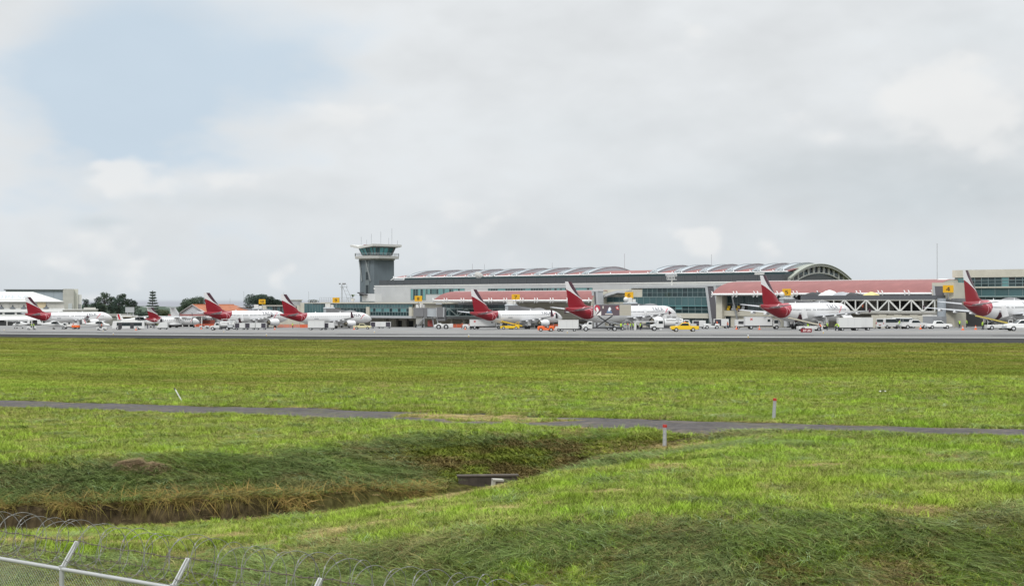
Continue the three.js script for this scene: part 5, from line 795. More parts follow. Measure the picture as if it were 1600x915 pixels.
// ---- vehicles: nose towards -z
const wheelGeo = (x, z, r, w = 0.24) => cyl(r, r, w, x, r, z, 'x', 16), hub = (x, z, r, w) => cyl(r * 0.55, r * 0.5, w + 0.03, x, r, z, 'x', 10);
function wheels(o, list) { for (const [x, z, r, w = 0.24] of list) { const t = part('wheel', wheelGeo(x, z, r, w), rubber, o); part('rim', hub(x, z, r, w), lightgrey, t); } }
const four = (hw, za, zb, r, w) => [[-hw, za, r, w], [hw, za, r, w], [-hw, zb, r, w], [hw, zb, r, w]];
const V = {
  pickup(label, paint) {
    const o = thing('pickup_truck', label, 'pickup truck');
    part('body', [side([[-2.6, 0.45], [-2.65, 0.85], [-2.5, 1.0], [-1.15, 1.12], [2.6, 1.08], [2.65, 0.5], [2.2, 0.42], [-2.2, 0.42]], 1.78, 0.05)], paint, o); part('cab', side([[-1.15, 1.1], [-0.45, 1.68], [0.75, 1.70], [1.0, 1.1]], 1.62, 0.08), paint, o);
    part('windows', [side([[-0.98, 1.14], [-0.42, 1.58], [0.62, 1.60], [0.78, 1.14]], 1.68, 0.02)], glassDark, o); part('windscreen', side([[-1.16, 1.13], [-0.5, 1.64], [-0.42, 1.62], [-1.05, 1.13]], 1.45, 0.02).translate(0, 0, -0.03), glassDark, o);
    part('cargo_bed', bx(-0.78, 0.78, 0.75, 1.10, 1.1, 2.5), dark, o); part('bumper', [bx(-0.9, 0.9, 0.4, 0.62, -2.78, -2.6), bx(-0.9, 0.9, 0.4, 0.6, 2.62, 2.76)], grey, o); part('headlight', [bx(-0.85, -0.5, 0.72, 0.9, -2.67, -2.6), bx(0.5, 0.85, 0.72, 0.9, -2.67, -2.6)], lightgrey, o);
    wheels(o, four(0.78, -1.6, 1.55, 0.38)); return o;
  },
  van(label, paint) {
    const o = thing('van', label, 'van'); part('body', side([[-2.4, 0.35], [-2.45, 0.95], [-1.9, 1.15], [-1.2, 1.95], [2.35, 2.0], [2.45, 0.4]], 1.86, 0.07), paint, o); part('windows', side([[-1.75, 1.18], [-1.18, 1.82], [1.9, 1.84], [1.9, 1.2]], 1.90, 0.01), glassDark, o); part('windscreen', side([[-1.98, 1.16], [-1.3, 1.9], [-1.22, 1.86], [-1.86, 1.16]], 1.6, 0.01).translate(0, 0, -0.04), glassDark, o);
    part('rear_window', bx(-0.7, 0.7, 1.3, 1.78, 2.42, 2.46), glassDark, o); part('tail_light', [bx(-0.9, -0.78, 0.9, 1.2, 2.44, 2.47), bx(0.78, 0.9, 0.9, 1.2, 2.44, 2.47)], red, o); part('number_plate', bx(-0.25, 0.25, 0.65, 0.78, 2.45, 2.48), mat(0.3, 0.05, 0.04), o); wheels(o, four(0.84, -1.5, 1.5, 0.36)); return o;
  },
  truck(label, paint, box, len = 5, high = 2.3) {                                          // cab and box body
    const o = thing('box_truck', label, 'truck'); part('chassis', bx(-0.9, 0.9, 0.55, 0.85, -2.6, len - 1), dark, o); part('cab', side([[-2.9, 0.6], [-2.95, 1.3], [-2.5, 2.2], [-1.2, 2.25], [-1.15, 0.6]], 2.0, 0.08), paint, o); part('windscreen', side([[-2.97, 1.36], [-2.56, 2.12], [-2.5, 2.08], [-2.86, 1.34]], 1.7, 0.01).translate(0, 0, -0.03), glassDark, o); part('side_window', bx(-1.02, 1.02, 1.35, 2.0, -2.35, -1.45), glassDark, o);
    part('box', bx(-1.15, 1.15, 0.85, 0.85 + high, -1.0, len - 1), box, o); part('box_frame', [bx(-1.18, 1.18, 0.82, 0.94, -1.03, len - 0.97), bx(-1.17, 1.17, 0.80 + high, 0.88 + high, -1.02, len - 0.98)], lightgrey, o); part('box_window', [bx(1.14, 1.17, 1.7, 2.3, -0.5, 0.1), bx(-1.17, -1.14, 1.7, 2.3, -0.5, 0.1)], glassDark, o); part('red_mark', [...[-1, 1].flatMap((s) => [move(bx(-0.02, 0.02, -0.35, 0.35, -0.08, 0.08), s * 1.16, 0.85 + high * 0.72, len - 2.4, 0.78), move(bx(-0.02, 0.02, -0.35, 0.35, -0.08, 0.08), s * 1.162, 0.85 + high * 0.72, len - 2.4, -0.78)])], mat(0.5, 0.05, 0.05), o);
    wheels(o, four(0.9, -2.0, len - 2.4, 0.46, 0.3)); return o;
  },
  service(label) {                                                                          // tank and tool truck with a raised platform
    const o = thing('service_truck', label, 'service truck'); part('chassis', bx(-0.9, 0.9, 0.55, 0.85, -2.9, 3.4), dark, o); part('bonnet', side([[-3.1, 0.6], [-3.1, 1.15], [-2.9, 1.3], [-1.9, 1.45], [-1.9, 0.6]], 1.7, 0.08), white, o); part('cab', side([[-1.95, 0.65], [-1.9, 1.5], [-1.55, 2.25], [-0.3, 2.3], [-0.3, 0.65]], 1.95, 0.07), white, o); part('windscreen', side([[-1.93, 1.5], [-1.6, 2.16], [-1.5, 2.14], [-1.8, 1.5]], 1.65, 0.01).translate(0, 0, -0.03), glassDark, o); part('side_window', bx(-0.99, 0.99, 1.5, 2.1, -1.4, -0.5), glassDark, o);
    part('tank', move(cyl(0.85, 0.85, 2.2, 0, 0, 0, 'z', 16), 0, 1.75, 1.0), white, o); part('tool_cabinet', bx(-1.0, 1.0, 0.85, 1.5, 2.1, 3.4), lightgrey, o); part('platform', [bx(-0.9, 0.9, 2.3, 2.4, 0.2, 2.6), ...[-0.85, 0.85].flatMap((x) => [bar([x, 2.4, 0.3], [x, 3.3, 0.3], 0.05), bar([x, 2.4, 2.5], [x, 3.3, 2.5], 0.05), bar([x, 3.3, 0.3], [x, 3.3, 2.5], 0.05)])], white, o); part('hose_reel', cyl(0.45, 0.45, 0.3, 1.05, 1.2, 1.3, 'x', 14), dark, o); part('rack', [bar([0.6, 2.3, 2.9], [0.6, 1.4, 2.9], 0.07), bx(0.2, 0.9, 2.2, 2.9, 2.5, 3.2)], lightgrey, o);
    wheels(o, four(0.9, -2.3, 2.0, 0.5, 0.3)); return o;
  },
  catering(label) {
    const o = thing('catering_truck', label, 'catering truck'); part('chassis', bx(-1.0, 1.0, 0.6, 0.95, -3.2, 4.6), dark, o); part('cab', side([[-4.4, 0.55], [-4.45, 1.15], [-4.1, 1.4], [-3.5, 1.55], [-3.1, 2.2], [-2.1, 2.2], [-2.1, 0.55]], 2.1, 0.1), white, o); part('windscreen', side([[-3.54, 1.56], [-3.16, 2.12], [-3.08, 2.1], [-3.42, 1.54]], 1.8, 0.01).translate(0, 0, -0.03), glassDark, o); part('side_window', bx(-1.07, 1.07, 1.55, 2.05, -3.0, -2.3), glassDark, o);
    const y = 3.55; part('scissor_lift', [beam([0.7, 0.95, -1.2], [0.7, y, 2.6], 0.22, 0.22), beam([0.7, 0.95, 2.8], [0.7, y, -0.9], 0.22, 0.22), beam([-0.7, 0.95, -1.2], [-0.7, y, 2.6], 0.22, 0.22), beam([-0.7, 0.95, 2.8], [-0.7, y, -0.9], 0.22, 0.22)], dark, o);
    const art = new THREE.MeshStandardMaterial({ roughness: 0.5, map: canvasTexture(512, 192, (g, w, h) => { g.fillStyle = '#5b4d54'; g.fillRect(0, 0, w, h); g.fillStyle = '#c9c6c2'; g.fillRect(0, 0, 40, h); g.fillStyle = '#b4384a'; g.beginPath(); g.arc(70, 60, 58, 0, 7); g.fill(); g.fillStyle = '#e6e4e2'; g.beginPath(); g.moveTo(40, 70); g.quadraticCurveTo(60, 20, 84, 60); g.quadraticCurveTo(120, 110, 84, 130); g.lineTo(36, 190); g.lineTo(60, 110); g.fill(); g.fillStyle = '#e4e0dc'; g.beginPath(); g.moveTo(50, 192); g.lineTo(150, 110); g.lineTo(150, 192); g.fill(); g.fillStyle = '#66809f'; g.beginPath(); g.moveTo(250, 150); g.lineTo(310, 40); g.lineTo(370, 150); g.fill(); g.fillStyle = '#e8eaec'; g.beginPath(); g.ellipse(315, 80, 22, 42, 0.3, 0, 7); g.fill(); g.fillRect(290, 70, 60, 18); g.fillStyle = '#cfc9bf'; g.fillRect(230, 158, 150, 20); g.fillRect(176, 20, 24, 46); g.fillStyle = '#d8483f'; for (const [a, b] of [[440, 30], [470, 20], [455, 60], [485, 62]]) g.fillRect(a, b, 18, 26); g.fillStyle = '#f0eeea'; for (const [a, b] of [[458, 40], [474, 50]]) g.fillRect(a, b, 14, 20); }) });
    part('raised_box', bx(-1.2, 1.2, y, y + 2.45, -1.9, 4.0), mat(0.11, 0.085, 0.095, 0.6), o); for (const s of [-1, 1]) part('side_picture', flat(new THREE.PlaneGeometry(5.8, 2.35).rotateY(s * PI / 2).translate(s * 1.207, y + 1.22, 1.05)), art, o);
    const sh = part('shutter', bx(-1.23, 1.23, y - 0.05, y + 2.5, 4.0, 6.6), mat(0.44, 0.41, 0.34, 0.6), o); for (let i = 1; i < 7; i++) part('slat', [bx(-1.25, 1.25, y + i * 0.34, y + i * 0.34 + 0.06, 4.02, 6.62)], mat(0.36, 0.335, 0.28, 0.6), sh);
    part('box_frame', [bx(-1.25, 1.25, y - 0.1, y + 0.02, -1.95, 6.65), bx(-1.25, 1.25, y + 2.42, y + 2.55, -1.95, 6.65)], grey, o); part('guard', [bar([1.1, y + 2.5, 6.4], [1.1, y + 3.0, 6.4], 0.05)], steel, o);
    wheels(o, four(0.95, -3.6, 2.9, 0.52, 0.32)); return o;
  },
  tug(label, paint = white, driver) {
    const o = thing('baggage_tug', label, 'baggage tug'); part('body', [side([[-1.5, 0.25], [-1.55, 0.8], [-1.35, 1.0], [-0.3, 1.02], [-0.2, 0.62], [0.55, 0.6], [0.6, 1.02], [1.45, 0.98], [1.5, 0.25]], 1.5, 0.06)], paint, o); part('seat', [bx(-0.6, 0.6, 0.62, 0.78, 0.1, 0.55), bx(-0.6, 0.6, 0.78, 1.25, 0.48, 0.58)], dark, o); part('steering_wheel', move(flat(new THREE.TorusGeometry(0.18, 0.03, 5, 12)), -0.3, 1.1, -0.25, 0.9), dark, o); part('canopy_post', [bar([-0.7, 1.0, -0.5], [-0.7, 1.3, -0.35], 0.04)], dark, o); wheels(o, four(0.68, -0.95, 0.95, 0.34)); return o;
  },
  pushback(label) {
    const o = thing('pushback_tractor', label, 'aircraft tractor'); part('body', [side([[-2.7, 0.45], [-2.7, 1.0], [-2.4, 1.25], [2.6, 1.45], [2.7, 1.35], [2.7, 0.45]], 2.3, 0.08)], white, o); part('cabin', [side([[-1.9, 1.25], [-1.7, 1.6], [-0.7, 1.62], [-0.6, 1.28]], 1.5, 0.05)], white, o); part('wheel_arch', [...[-1.16, 1.16].flatMap((x) => [cyl(0.72, 0.72, 0.03, x, 0.62, -1.35, 'x', 20), cyl(0.72, 0.72, 0.03, x, 0.62, 0.75, 'x', 20)])], dark, o); wheels(o, four(1.08, -1.35, 0.75, 0.6, 0.36)); return o;
  },
  cart(label, kind) {                                                                       // canvas-sided baggage cart
    const o = thing('baggage_cart', label, 'baggage cart'); part('deck', bx(-0.8, 0.8, 0.5, 0.62, -1.5, 1.5), grey, o); part('canopy', [bx(-0.82, 0.82, 1.95, 2.05, -1.55, 1.55)], white, o); for (const z of [-1.5, 1.5]) part('end_panel', bx(-0.8, 0.8, 0.6, 1.95, z - 0.04, z + 0.04), white, o);
    const open = kind === 'open'; part('side_panel', [bx(-0.83, 0.83, 0.62, 1.95, -1.45, open ? 0.1 : 1.45)], white, o); if (open) part('curtain', bx(-0.76, 0.76, 0.62, 1.95, 0.1, 1.45), mat(0.05, 0.045, 0.06, 0.8), o); part('tow_bar', bar([0, 0.45, -1.5], [0, 0.35, -2.5], 0.06), dark, o); wheels(o, four(0.72, -1.0, 1.0, 0.27, 0.2)); return o;
  },
  boxTrailer(label, len = 4.2, hgt = 1.7) {
    const o = thing('equipment_trailer', label, 'trailer'); part('box', bx(-0.85, 0.85, 0.65, 0.65 + hgt, -len / 2, len / 2), white, o); part('lid', bx(-0.88, 0.88, 0.62 + hgt, 0.72 + hgt, -len / 2 - 0.04, len / 2 + 0.04), offwhite, o); part('panel', [bx(-0.87, 0.87, 0.9, 0.5 + hgt, len * 0.08, len * 0.08 + 0.05), bx(-0.87, 0.87, 0.9, 0.5 + hgt, -len * 0.2, -len * 0.2 + 0.05)], lightgrey, o); part('chassis', bx(-0.7, 0.7, 0.45, 0.65, -len / 2, len / 2), dark, o); part('tow_bar', bar([0, 0.5, -len / 2], [0, 0.35, -len / 2 - 0.9], 0.06), dark, o); wheels(o, four(0.72, -len * 0.3, len * 0.32, 0.32, 0.22)); return o;
  },
  belt(label, paint = white, bed = offwhite) {
    const o = thing('belt_loader', label, 'belt loader'); part('body', [side([[-2.6, 0.35], [-2.6, 0.95], [2.4, 1.0], [2.5, 0.35]], 1.7, 0.05)], paint, o); part('cab_frame', [bar([-0.7, 0.9, 1.4], [-0.7, 1.9, 1.6], 0.06), bar([-0.7, 1.9, 1.6], [-0.7, 1.9, 2.3], 0.06), bar([-0.7, 1.9, 2.3], [-0.7, 0.9, 2.4], 0.06), bx(-0.8, -0.3, 0.95, 1.4, 1.6, 2.2)], paint, o); part('belt_bed', [beam([0.25, 0.95, 3.2], [0.25, 2.7, -4.4], 0.9, 0.25)], bed, o); part('belt', beam([0.25, 1.1, 3.2], [0.25, 2.85, -4.4], 0.7, 0.06), dark, o); part('lift_arm', [bar([0.25, 0.9, -0.6], [0.25, 2.1, -2.2], 0.1), bar([0.0, 0.9, 1.2], [0.0, 1.9, -1.4], 0.08)], dark, o); wheels(o, four(0.78, -1.7, 1.6, 0.4)); return o;
  },
  bus(label) {
    const o = thing('apron_bus', label, 'bus'), L = 10.4; part('body', side([[-L / 2, 0.35], [-L / 2 - 0.05, 1.2], [-L / 2 + 0.25, 2.75], [L / 2 - 0.1, 2.8], [L / 2, 0.35]], 2.5, 0.1), white, o); const wb = part('window_band', [bx(-1.27, 1.27, 1.25, 2.35, -L / 2 + 1.5, L / 2 - 0.8)], glassDark, o); for (let i = 0; i < 7; i++) part('pillar', bx(-1.28, 1.28, 1.25, 2.35, -L / 2 + 2.4 + i * 1.15, -L / 2 + 2.46 + i * 1.15), dark, wb); part('rear_window', bx(-0.9, 0.9, 1.3, 2.3, L / 2 - 0.1, L / 2 + 0.03), glassDark, o); part('windscreen', side([[-L / 2 - 0.07, 1.2], [-L / 2 + 0.15, 2.5], [-L / 2 + 0.2, 2.5], [-L / 2, 1.2]], 2.2, 0.01), glassDark, o); for (const z of [-2.6, 1.2]) part('door', bx(-1.275, 1.275, 0.45, 2.3, z - 0.6, z + 0.6), dark, o); part('roof_unit', bx(-0.9, 0.9, 2.8, 3.05, -2.5, 2.5), offwhite, o); wheels(o, four(1.12, -3.4, 2.9, 0.48, 0.3)); return o;
  },
  cone(label) { const o = thing('traffic_cone', label, 'traffic cone', 'orange cones on the apron'); part('cone', cyl(0.24, 0.05, 0.85, 0, 0.45, 0, 'y', 12), orange, o); part('base', bx(-0.3, 0.3, 0, 0.05, -0.3, 0.3), orange, o); part('band', cyl(0.165, 0.125, 0.18, 0, 0.5, 0, 'y', 12), white, o); return o; },
  barrier(label, len) { const o = thing('mesh_barrier', label, 'barrier'); const n = Math.round(len / 2); for (let i = 0; i <= n; i++) part('post', bar([i * len / n, 0, 0], [i * len / n, 1.25, 0], 0.05), grey, o); part('netting', ring((i) => bx(0, len, 0.15 + i * 0.18, 0.27 + i * 0.18, -0.02 + (i % 2) * 0.01, 0.02), 6), mat(0.62, 0.12, 0.05, 0.8), o); return o; },
};
// people: one continuous body each, meshed from tapered limbs joined smoothly; clothing as separate skins
function bodyGeo(joints, bones, cell, grow = 0, only = null) {
  const use = only ? bones.filter((b) => only.includes(b[4])) : bones, lo = [1e9, 1e9, 1e9], hi = [-1e9, -1e9, -1e9];
  for (const [a, b, ra, rb] of use) for (const [p, r] of [[joints[a], ra], [joints[b], rb]]) for (let k = 0; k < 3; k++) { lo[k] = min(lo[k], p[k] - r - 0.08 - grow); hi[k] = max(hi[k], p[k] + r + 0.08 + grow); }
  const size = max(hi[0] - lo[0], hi[1] - lo[1], hi[2] - lo[2]), n = Math.ceil(size / cell) + 4, mid = lo.map((v, k) => (v + hi[k]) / 2), half = n * cell / 2, mc = new MarchingCubes(n, white, false, false, 60000);
  for (let k = 0; k < n; k++) for (let j = 0; j < n; j++) for (let i = 0; i < n; i++) {
    const x = mid[0] + (2 * i / n - 1) * half, y = mid[1] + (2 * j / n - 1) * half, z = mid[2] + (2 * k / n - 1) * half; let s = 0;
    for (const [a, b, ra, rb] of use) { const A = joints[a], B = joints[b], ux = B[0] - A[0], uy = B[1] - A[1], uz = B[2] - A[2], l2 = ux * ux + uy * uy + uz * uz || 1e-6, t = clamp(((x - A[0]) * ux + (y - A[1]) * uy + (z - A[2]) * uz) / l2, 0, 1), d = hypot(x - A[0] - t * ux, y - A[1] - t * uy, z - A[2] - t * uz) - mix(ra, rb, t) - grow; s += exp(-d * 55); }
    mc.field[i + j * n + k * n * n] = Math.log(max(s, 1e-30)) / 55;
  }
  mc.isolation = 0; mc.update(); const g = new THREE.BufferGeometry(), c = mc.count; g.setAttribute('position', new THREE.Float32BufferAttribute(mc.positionArray.slice(0, c * 3), 3)); g.setAttribute('normal', new THREE.Float32BufferAttribute(mc.normalArray.slice(0, c * 3), 3)); g.setAttribute('uv', new THREE.Float32BufferAttribute(new Float32Array(c * 2), 2)); g.scale(half, half, half); g.translate(...mid);
  const p = g.attributes.position, nn = g.attributes.normal, e1 = V3(0, 0, 0), e2 = V3(0, 0, 0); let flip = 0; for (let i = 0; i < min(c, 300); i += 3) { const a = V3(p.getX(i), p.getY(i), p.getZ(i)); e1.set(p.getX(i + 1), p.getY(i + 1), p.getZ(i + 1)).sub(a); e2.set(p.getX(i + 2), p.getY(i + 2), p.getZ(i + 2)).sub(a); flip += Math.sign(e1.cross(e2).dot(V3(nn.getX(i), nn.getY(i), nn.getZ(i)))); } if (flip < 0) for (let i = 0; i < nn.count; i++) nn.setXYZ(i, -nn.getX(i), -nn.getY(i), -nn.getZ(i));
  return g;
}
const BONES = [['pelvis', 'chest', 0.135, 0.155, 'trunk'], ['chest', 'neck', 0.13, 0.06, 'trunk'], ['chest', 'shL', 0.10, 0.062, 'trunk'], ['chest', 'shR', 0.10, 0.062, 'trunk'], ['neck', 'head', 0.055, 0.095, 'head'], ['head', 'crown', 0.100, 0.085, 'head'], ['head', 'nose', 0.03, 0.018, 'head'], ['shL', 'elL', 0.058, 0.042, 'arm'], ['elL', 'haL', 0.042, 0.030, 'arm'], ['shR', 'elR', 0.058, 0.042, 'arm'], ['elR', 'haR', 0.042, 0.030, 'arm'],
  ['haL', 'fL1', 0.026, 0.012, 'hand'], ['haL', 'fL2', 0.026, 0.012, 'hand'], ['haL', 'tL', 0.020, 0.011, 'hand'], ['haR', 'fR1', 0.026, 0.012, 'hand'], ['haR', 'fR2', 0.026, 0.012, 'hand'], ['haR', 'tR', 0.020, 0.011, 'hand'], ['pelvis', 'hiL', 0.12, 0.095, 'leg'], ['pelvis', 'hiR', 0.12, 0.095, 'leg'], ['hiL', 'knL', 0.088, 0.058, 'leg'], ['knL', 'anL', 0.060, 0.042, 'leg'], ['hiR', 'knR', 0.088, 0.058, 'leg'], ['knR', 'anR', 0.060, 0.042, 'leg'], ['anL', 'toL', 0.048, 0.035, 'foot'], ['anR', 'toR', 0.048, 0.035, 'foot']];
function pose(lean, armL, armR, stride, headTilt) {               // facing -z
  const J = {}, hipY = 0.93 - lean * 0.10 - stride * 0.03, cx = 0, ly = cos(lean), lz = -sin(lean); J.pelvis = [0, hipY, 0]; J.chest = [0, hipY + 0.40 * ly, 0.40 * lz]; J.neck = [0, hipY + 0.56 * ly, 0.56 * lz]; const hl = lean * 0.6 + headTilt; J.head = [0, J.neck[1] + 0.11 * cos(hl), J.neck[2] - 0.11 * sin(hl)]; J.crown = [0, J.head[1] + 0.09 * cos(hl), J.head[2] - 0.09 * sin(hl) + 0.015]; J.nose = [0, J.head[1] + 0.01, J.head[2] - 0.11];
  for (const [s, k, arm] of [[-1, 'L', armL], [1, 'R', armR]]) { const [out, fwd, bend] = arm; J['sh' + k] = [s * 0.185, hipY + 0.49 * ly, 0.49 * lz]; J['el' + k] = [s * (0.185 + 0.28 * sin(out)), J['sh' + k][1] - 0.28 * cos(out) * cos(fwd), J['sh' + k][2] - 0.28 * sin(fwd)]; const f2 = fwd + bend; J['ha' + k] = [J['el' + k][0] + s * 0.03, J['el' + k][1] - 0.25 * cos(f2), J['el' + k][2] - 0.25 * sin(f2)]; const h = J['ha' + k], dx = (a, b, c) => [h[0] + a * s, h[1] + b, h[2] + c], dn = [cos(f2), sin(f2)]; J['f' + k + '1'] = dx(0.01, -0.11 * dn[0], -0.11 * dn[1] - 0.015); J['f' + k + '2'] = dx(-0.005, -0.10 * dn[0], -0.10 * dn[1] + 0.015); J['t' + k] = dx(-0.03, -0.05 * dn[0], -0.06); }
  for (const [s, k, st] of [[-1, 'L', stride], [1, 'R', -stride]]) { J['hi' + k] = [s * 0.095, hipY - 0.04, 0]; J['kn' + k] = [s * 0.105, hipY * 0.53, -0.06 - st * 0.14 - lean * 0.05]; J['an' + k] = [s * 0.11, 0.075, -st * 0.26 + (st < 0 ? 0.04 : 0)]; J['to' + k] = [s * 0.13, 0.045, J['an' + k][2] - 0.16]; }
  return J;
}
const helmetGeo = (J) => { const g = new THREE.SphereGeometry(0.125, 14, 8, 0, 2 * PI, 0, PI * 0.52); return flat(g.translate(J.head[0], J.head[1] + 0.035, J.head[2] + 0.01)); };
function person(label, J, vest) {
  const o = thing('person', label, 'person'); part('body', bodyGeo(J, BONES, 0.03), skin, o); part('trousers', bodyGeo(J, BONES, 0.035, 0.014, ['leg']), navy, o); part('shoes', bodyGeo(J, BONES, 0.03, 0.012, ['foot']), dark, o); part('shirt', bodyGeo(J, BONES, 0.03, 0.012, ['arm', 'trunk']), mat(0.10, 0.11, 0.14, 0.8), o); part('vest', bodyGeo(J, BONES, 0.03, 0.024, ['trunk']), vest, o); part('cap', helmetGeo(J), mat(0.16, 0.10, 0.07, 0.8), o); return o;
}
{
  const P1 = pose(0.05, [0.1, 0.1, 0.15], [0.1, -0.1, 0.25], 0, 0), P2 = pose(0.55, [0.15, 0.5, 0.5], [0.15, 0.7, 0.4], 0.35, 0.1), P3 = pose(0.1, [0.12, 0.5, 0.3], [0.12, -0.35, 0.2], 0.8, 0);
  const put = (o, px, t, turn = 0, dy = 0) => stand(o, px, t, turn, dy), G1 = 'people in lime vests beneath the longest airliner';
  const lm = put(person('person in a lime vest, westernmost of the row under the longest jet', P1, lime), 970.5, 262, 0.4), bend = put(person('person in a lime vest bending behind the belt loader at gate five', P2, lime), 1306, 252, RIGHT), walk = put(person('person in an orange vest walking near the leaning pylon', P3, orange), 1137.5, 285, LEFT);
  [[977, 265, 1, 'person in a lime vest, second from the west under the longest jet'], [985.5, 263, -0.6, 'person in a lime vest beside the orange-vested one under the longest jet'], [989.5, 262, 2, 'person in a lime vest, third from the east under the longest jet'], [994, 264, 0.2, 'person in a lime vest, second from the east under the longest jet'], [1001, 263, 3, 'person in a lime vest at the east end of the row under the longest jet']].forEach(([px, t, a, l]) => put(copy(lm, l, G1), px, t, a)); lm.userData.group = G1;
  const oneOf = (src, label, m, px, t, a, dy = 0) => { const c = copy(src, label); c.children.find((k) => k.name === 'vest').material = m; return put(c, px, t, a, dy); };
  oneOf(lm, 'person in an orange vest among the lime vests under the longest jet', orange, 981, 266, -1);
  oneOf(bend, 'person in an orange vest bending at the belt loader at gate five', orange, 1283, 250, LEFT); oneOf(lm, 'person in a lime vest by the belt loader cab at gate five', lime, 1263, 250, 0.5); oneOf(lm, 'person in a lime vest standing by the engine at gate five', lime, 1293, 254, 2); oneOf(bend, 'person in a lime vest leaning to the white trailers at gate five', lime, 1311, 250, LEFT);
  oneOf(lm, 'person in an orange vest standing inside the white truss', orange, 1349, 300.8, -0.4, yAt(1349, 300, 486) - apronY(sAt(1349, 300)) + 0.0); oneOf(walk, 'person standing before the pale wall beside the white van', orange, 1370.5, 288, 2.2); oneOf(lm, 'person in a lime vest at the dark opening under gate four', lime, 1500, 290, 1); oneOf(walk, 'person in a lime vest by the landing gear at gate four', lime, 1536, 262, -0.6); oneOf(lm, 'person in a lime vest on the far side under gate four', lime, 1511, 296, 2);
  oneOf(lm, 'person in a lime vest at the orange netting by gate nine', lime, 457, 287, 0); oneOf(walk, 'person in an orange vest beside the white tug at gate seven', orange, 722, 282, RIGHT); oneOf(lm, 'person in an orange vest on the container cart by the leaning pylon', orange, 1120.5, 284, 1.6, 0.2);
  oneOf(lm, 'person in a lime vest riding the western tug, nearer the nose', lime, 48.5, 236, LEFT, 0.4); oneOf(lm, 'person in a lime vest riding the western tug, nearer the rear', lime, 52, 236, LEFT, 0.4); oneOf(lm, 'person in an orange vest riding the tug before the bus', orange, 158, 236, RIGHT, 0.45); oneOf(walk, 'person in a dark vest between the bus and the turboprop', navy, 219, 262, 1); oneOf(lm, 'person in a dark vest standing under the turboprop tail', navy, 230, 268, 0); oneOf(walk, 'person in a dark vest walking behind the turboprop steps', navy, 240, 266, 2); oneOf(lm, 'person in a lime vest beside the yellow pickup bed', lime, 1083, 243, 0.5); oneOf(lm, 'person in a lime vest on the motorcycle west of the flatbed', lime, 1406, 276, RIGHT, 0.15);

  // vehicles from west to east
  const tug = stand(V.tug('white baggage tug carrying two people in lime vests'), 49, 236, LEFT), go = (src, label, px, t, a) => stand(copy(src, label), px, t, a);
  stand(V.truck('small white truck with orange load under the western jet wing', white, offwhite, 3.6, 1.2), 110, 252, LEFT); const bin = stand(V.boxTrailer('low orange equipment trolley beside the small white truck', 2.4, 0.8), 118, 251, LEFT); bin.children[0].material = orange;
  go(tug, 'white baggage tug with an orange-vested rider before the bus', 158.5, 236, RIGHT); go(tug, 'white baggage tug parked near the nose of the turboprop', 319, 272, RIGHT); const og = go(tug, 'orange baggage tug in front of the engine at gate seven', 853, 241, LEFT); og.children[0].material = orange; og.scale.setScalar(1.25);
  const og2 = go(tug, 'white baggage tug behind the orange tug', 866, 244, RIGHT); og2.scale.setScalar(1.1); go(tug, 'white baggage tug with red nose near the leaning pylon', 1112, 281, LEFT).scale.setScalar(1.25); const tg = go(tug, 'white baggage tug with dark nose at the orange netting', 734, 279, LEFT); tg.scale.setScalar(1.3); go(tug, 'second white tug beside the grey van at gate seven', 741, 277, LEFT); go(tug, 'white tug behind the pickup at gate four', 1573, 266, LEFT);
  stand(V.bus('long white apron bus with dark windows'), 201.5, 247, LEFT);
  const stepTruck = thing('air_stairs', 'white slanted passenger steps beside the turboprop', 'air stairs'); part('housing', side([[-2.0, 0.5], [1.6, 0.5], [1.6, 2.3], [-0.7, 2.3]], 1.5, 0.05), white, stepTruck); part('frame', bx(-0.6, 0.6, 0.3, 0.5, -1.6, 1.5), dark, stepTruck); wheels(stepTruck, four(0.65, -1.0, 1.0, 0.3)); stand(stepTruck, 254, 256, LEFT);
  const sv = stand(V.service('white service truck with a raised platform beside the gate ten jet'), 345, 248, LEFT); const sv2 = go(sv, 'white service truck nearest the runway under the longest jet nose', 1039, 252, LEFT); sv2.scale.setScalar(1.05); go(sv, 'white service truck half hidden behind the yellow pickup', 1066, 272, RIGHT); go(sv, 'second white service truck close behind the first at gate ten', 356, 262, LEFT);
  const cw = stand(V.cart('white baggage cart with an open curtain beneath the gate ten jet', 'open'), 375, 256, RIGHT); go(cw, 'white open baggage cart nearest the gate ten engine', 408, 259, LEFT); go(cw, 'white open baggage cart in the middle under the gate ten wing', 391, 258, RIGHT); go(cw, 'white baggage cart with a dark opening at gate nine', 514, 260, RIGHT); go(cw, 'white baggage cart standing under the concourse by gate nine', 587, 285, RIGHT); go(cw, 'white baggage cart beside the dark one under the concourse', 602.5, 285, LEFT);
  const wb = stand(V.boxTrailer('long white box trailer behind the wing at gate nine', 4.6, 1.9), 494, 256, RIGHT); go(wb, 'white generator trailer beside the orange tug', 888, 243, RIGHT); go(wb, 'white box trailer in front of the gate five engine', 1327, 253, RIGHT); go(wb, 'white box trailer right behind the one at the gate five engine', 1345, 257, RIGHT);
  const vy = V.pickup('pale yellow pickup beneath the gate nine jet nose', mat(0.60, 0.55, 0.33, 0.5)); stand(vy, 566, 271, RIGHT);
  const pb = stand(V.pushback('white low aircraft tractor beside the idle boarding bridge'), 693, 281, LEFT); go(pb, 'white low aircraft tractor behind the generator trailer', 909, 266, RIGHT);
  const gv = V.truck('long white box trailer truck behind the gate seven jet', white, white, 7.0, 1.75); gv.children[1].visible = true; stand(gv, 768, 279, RIGHT);
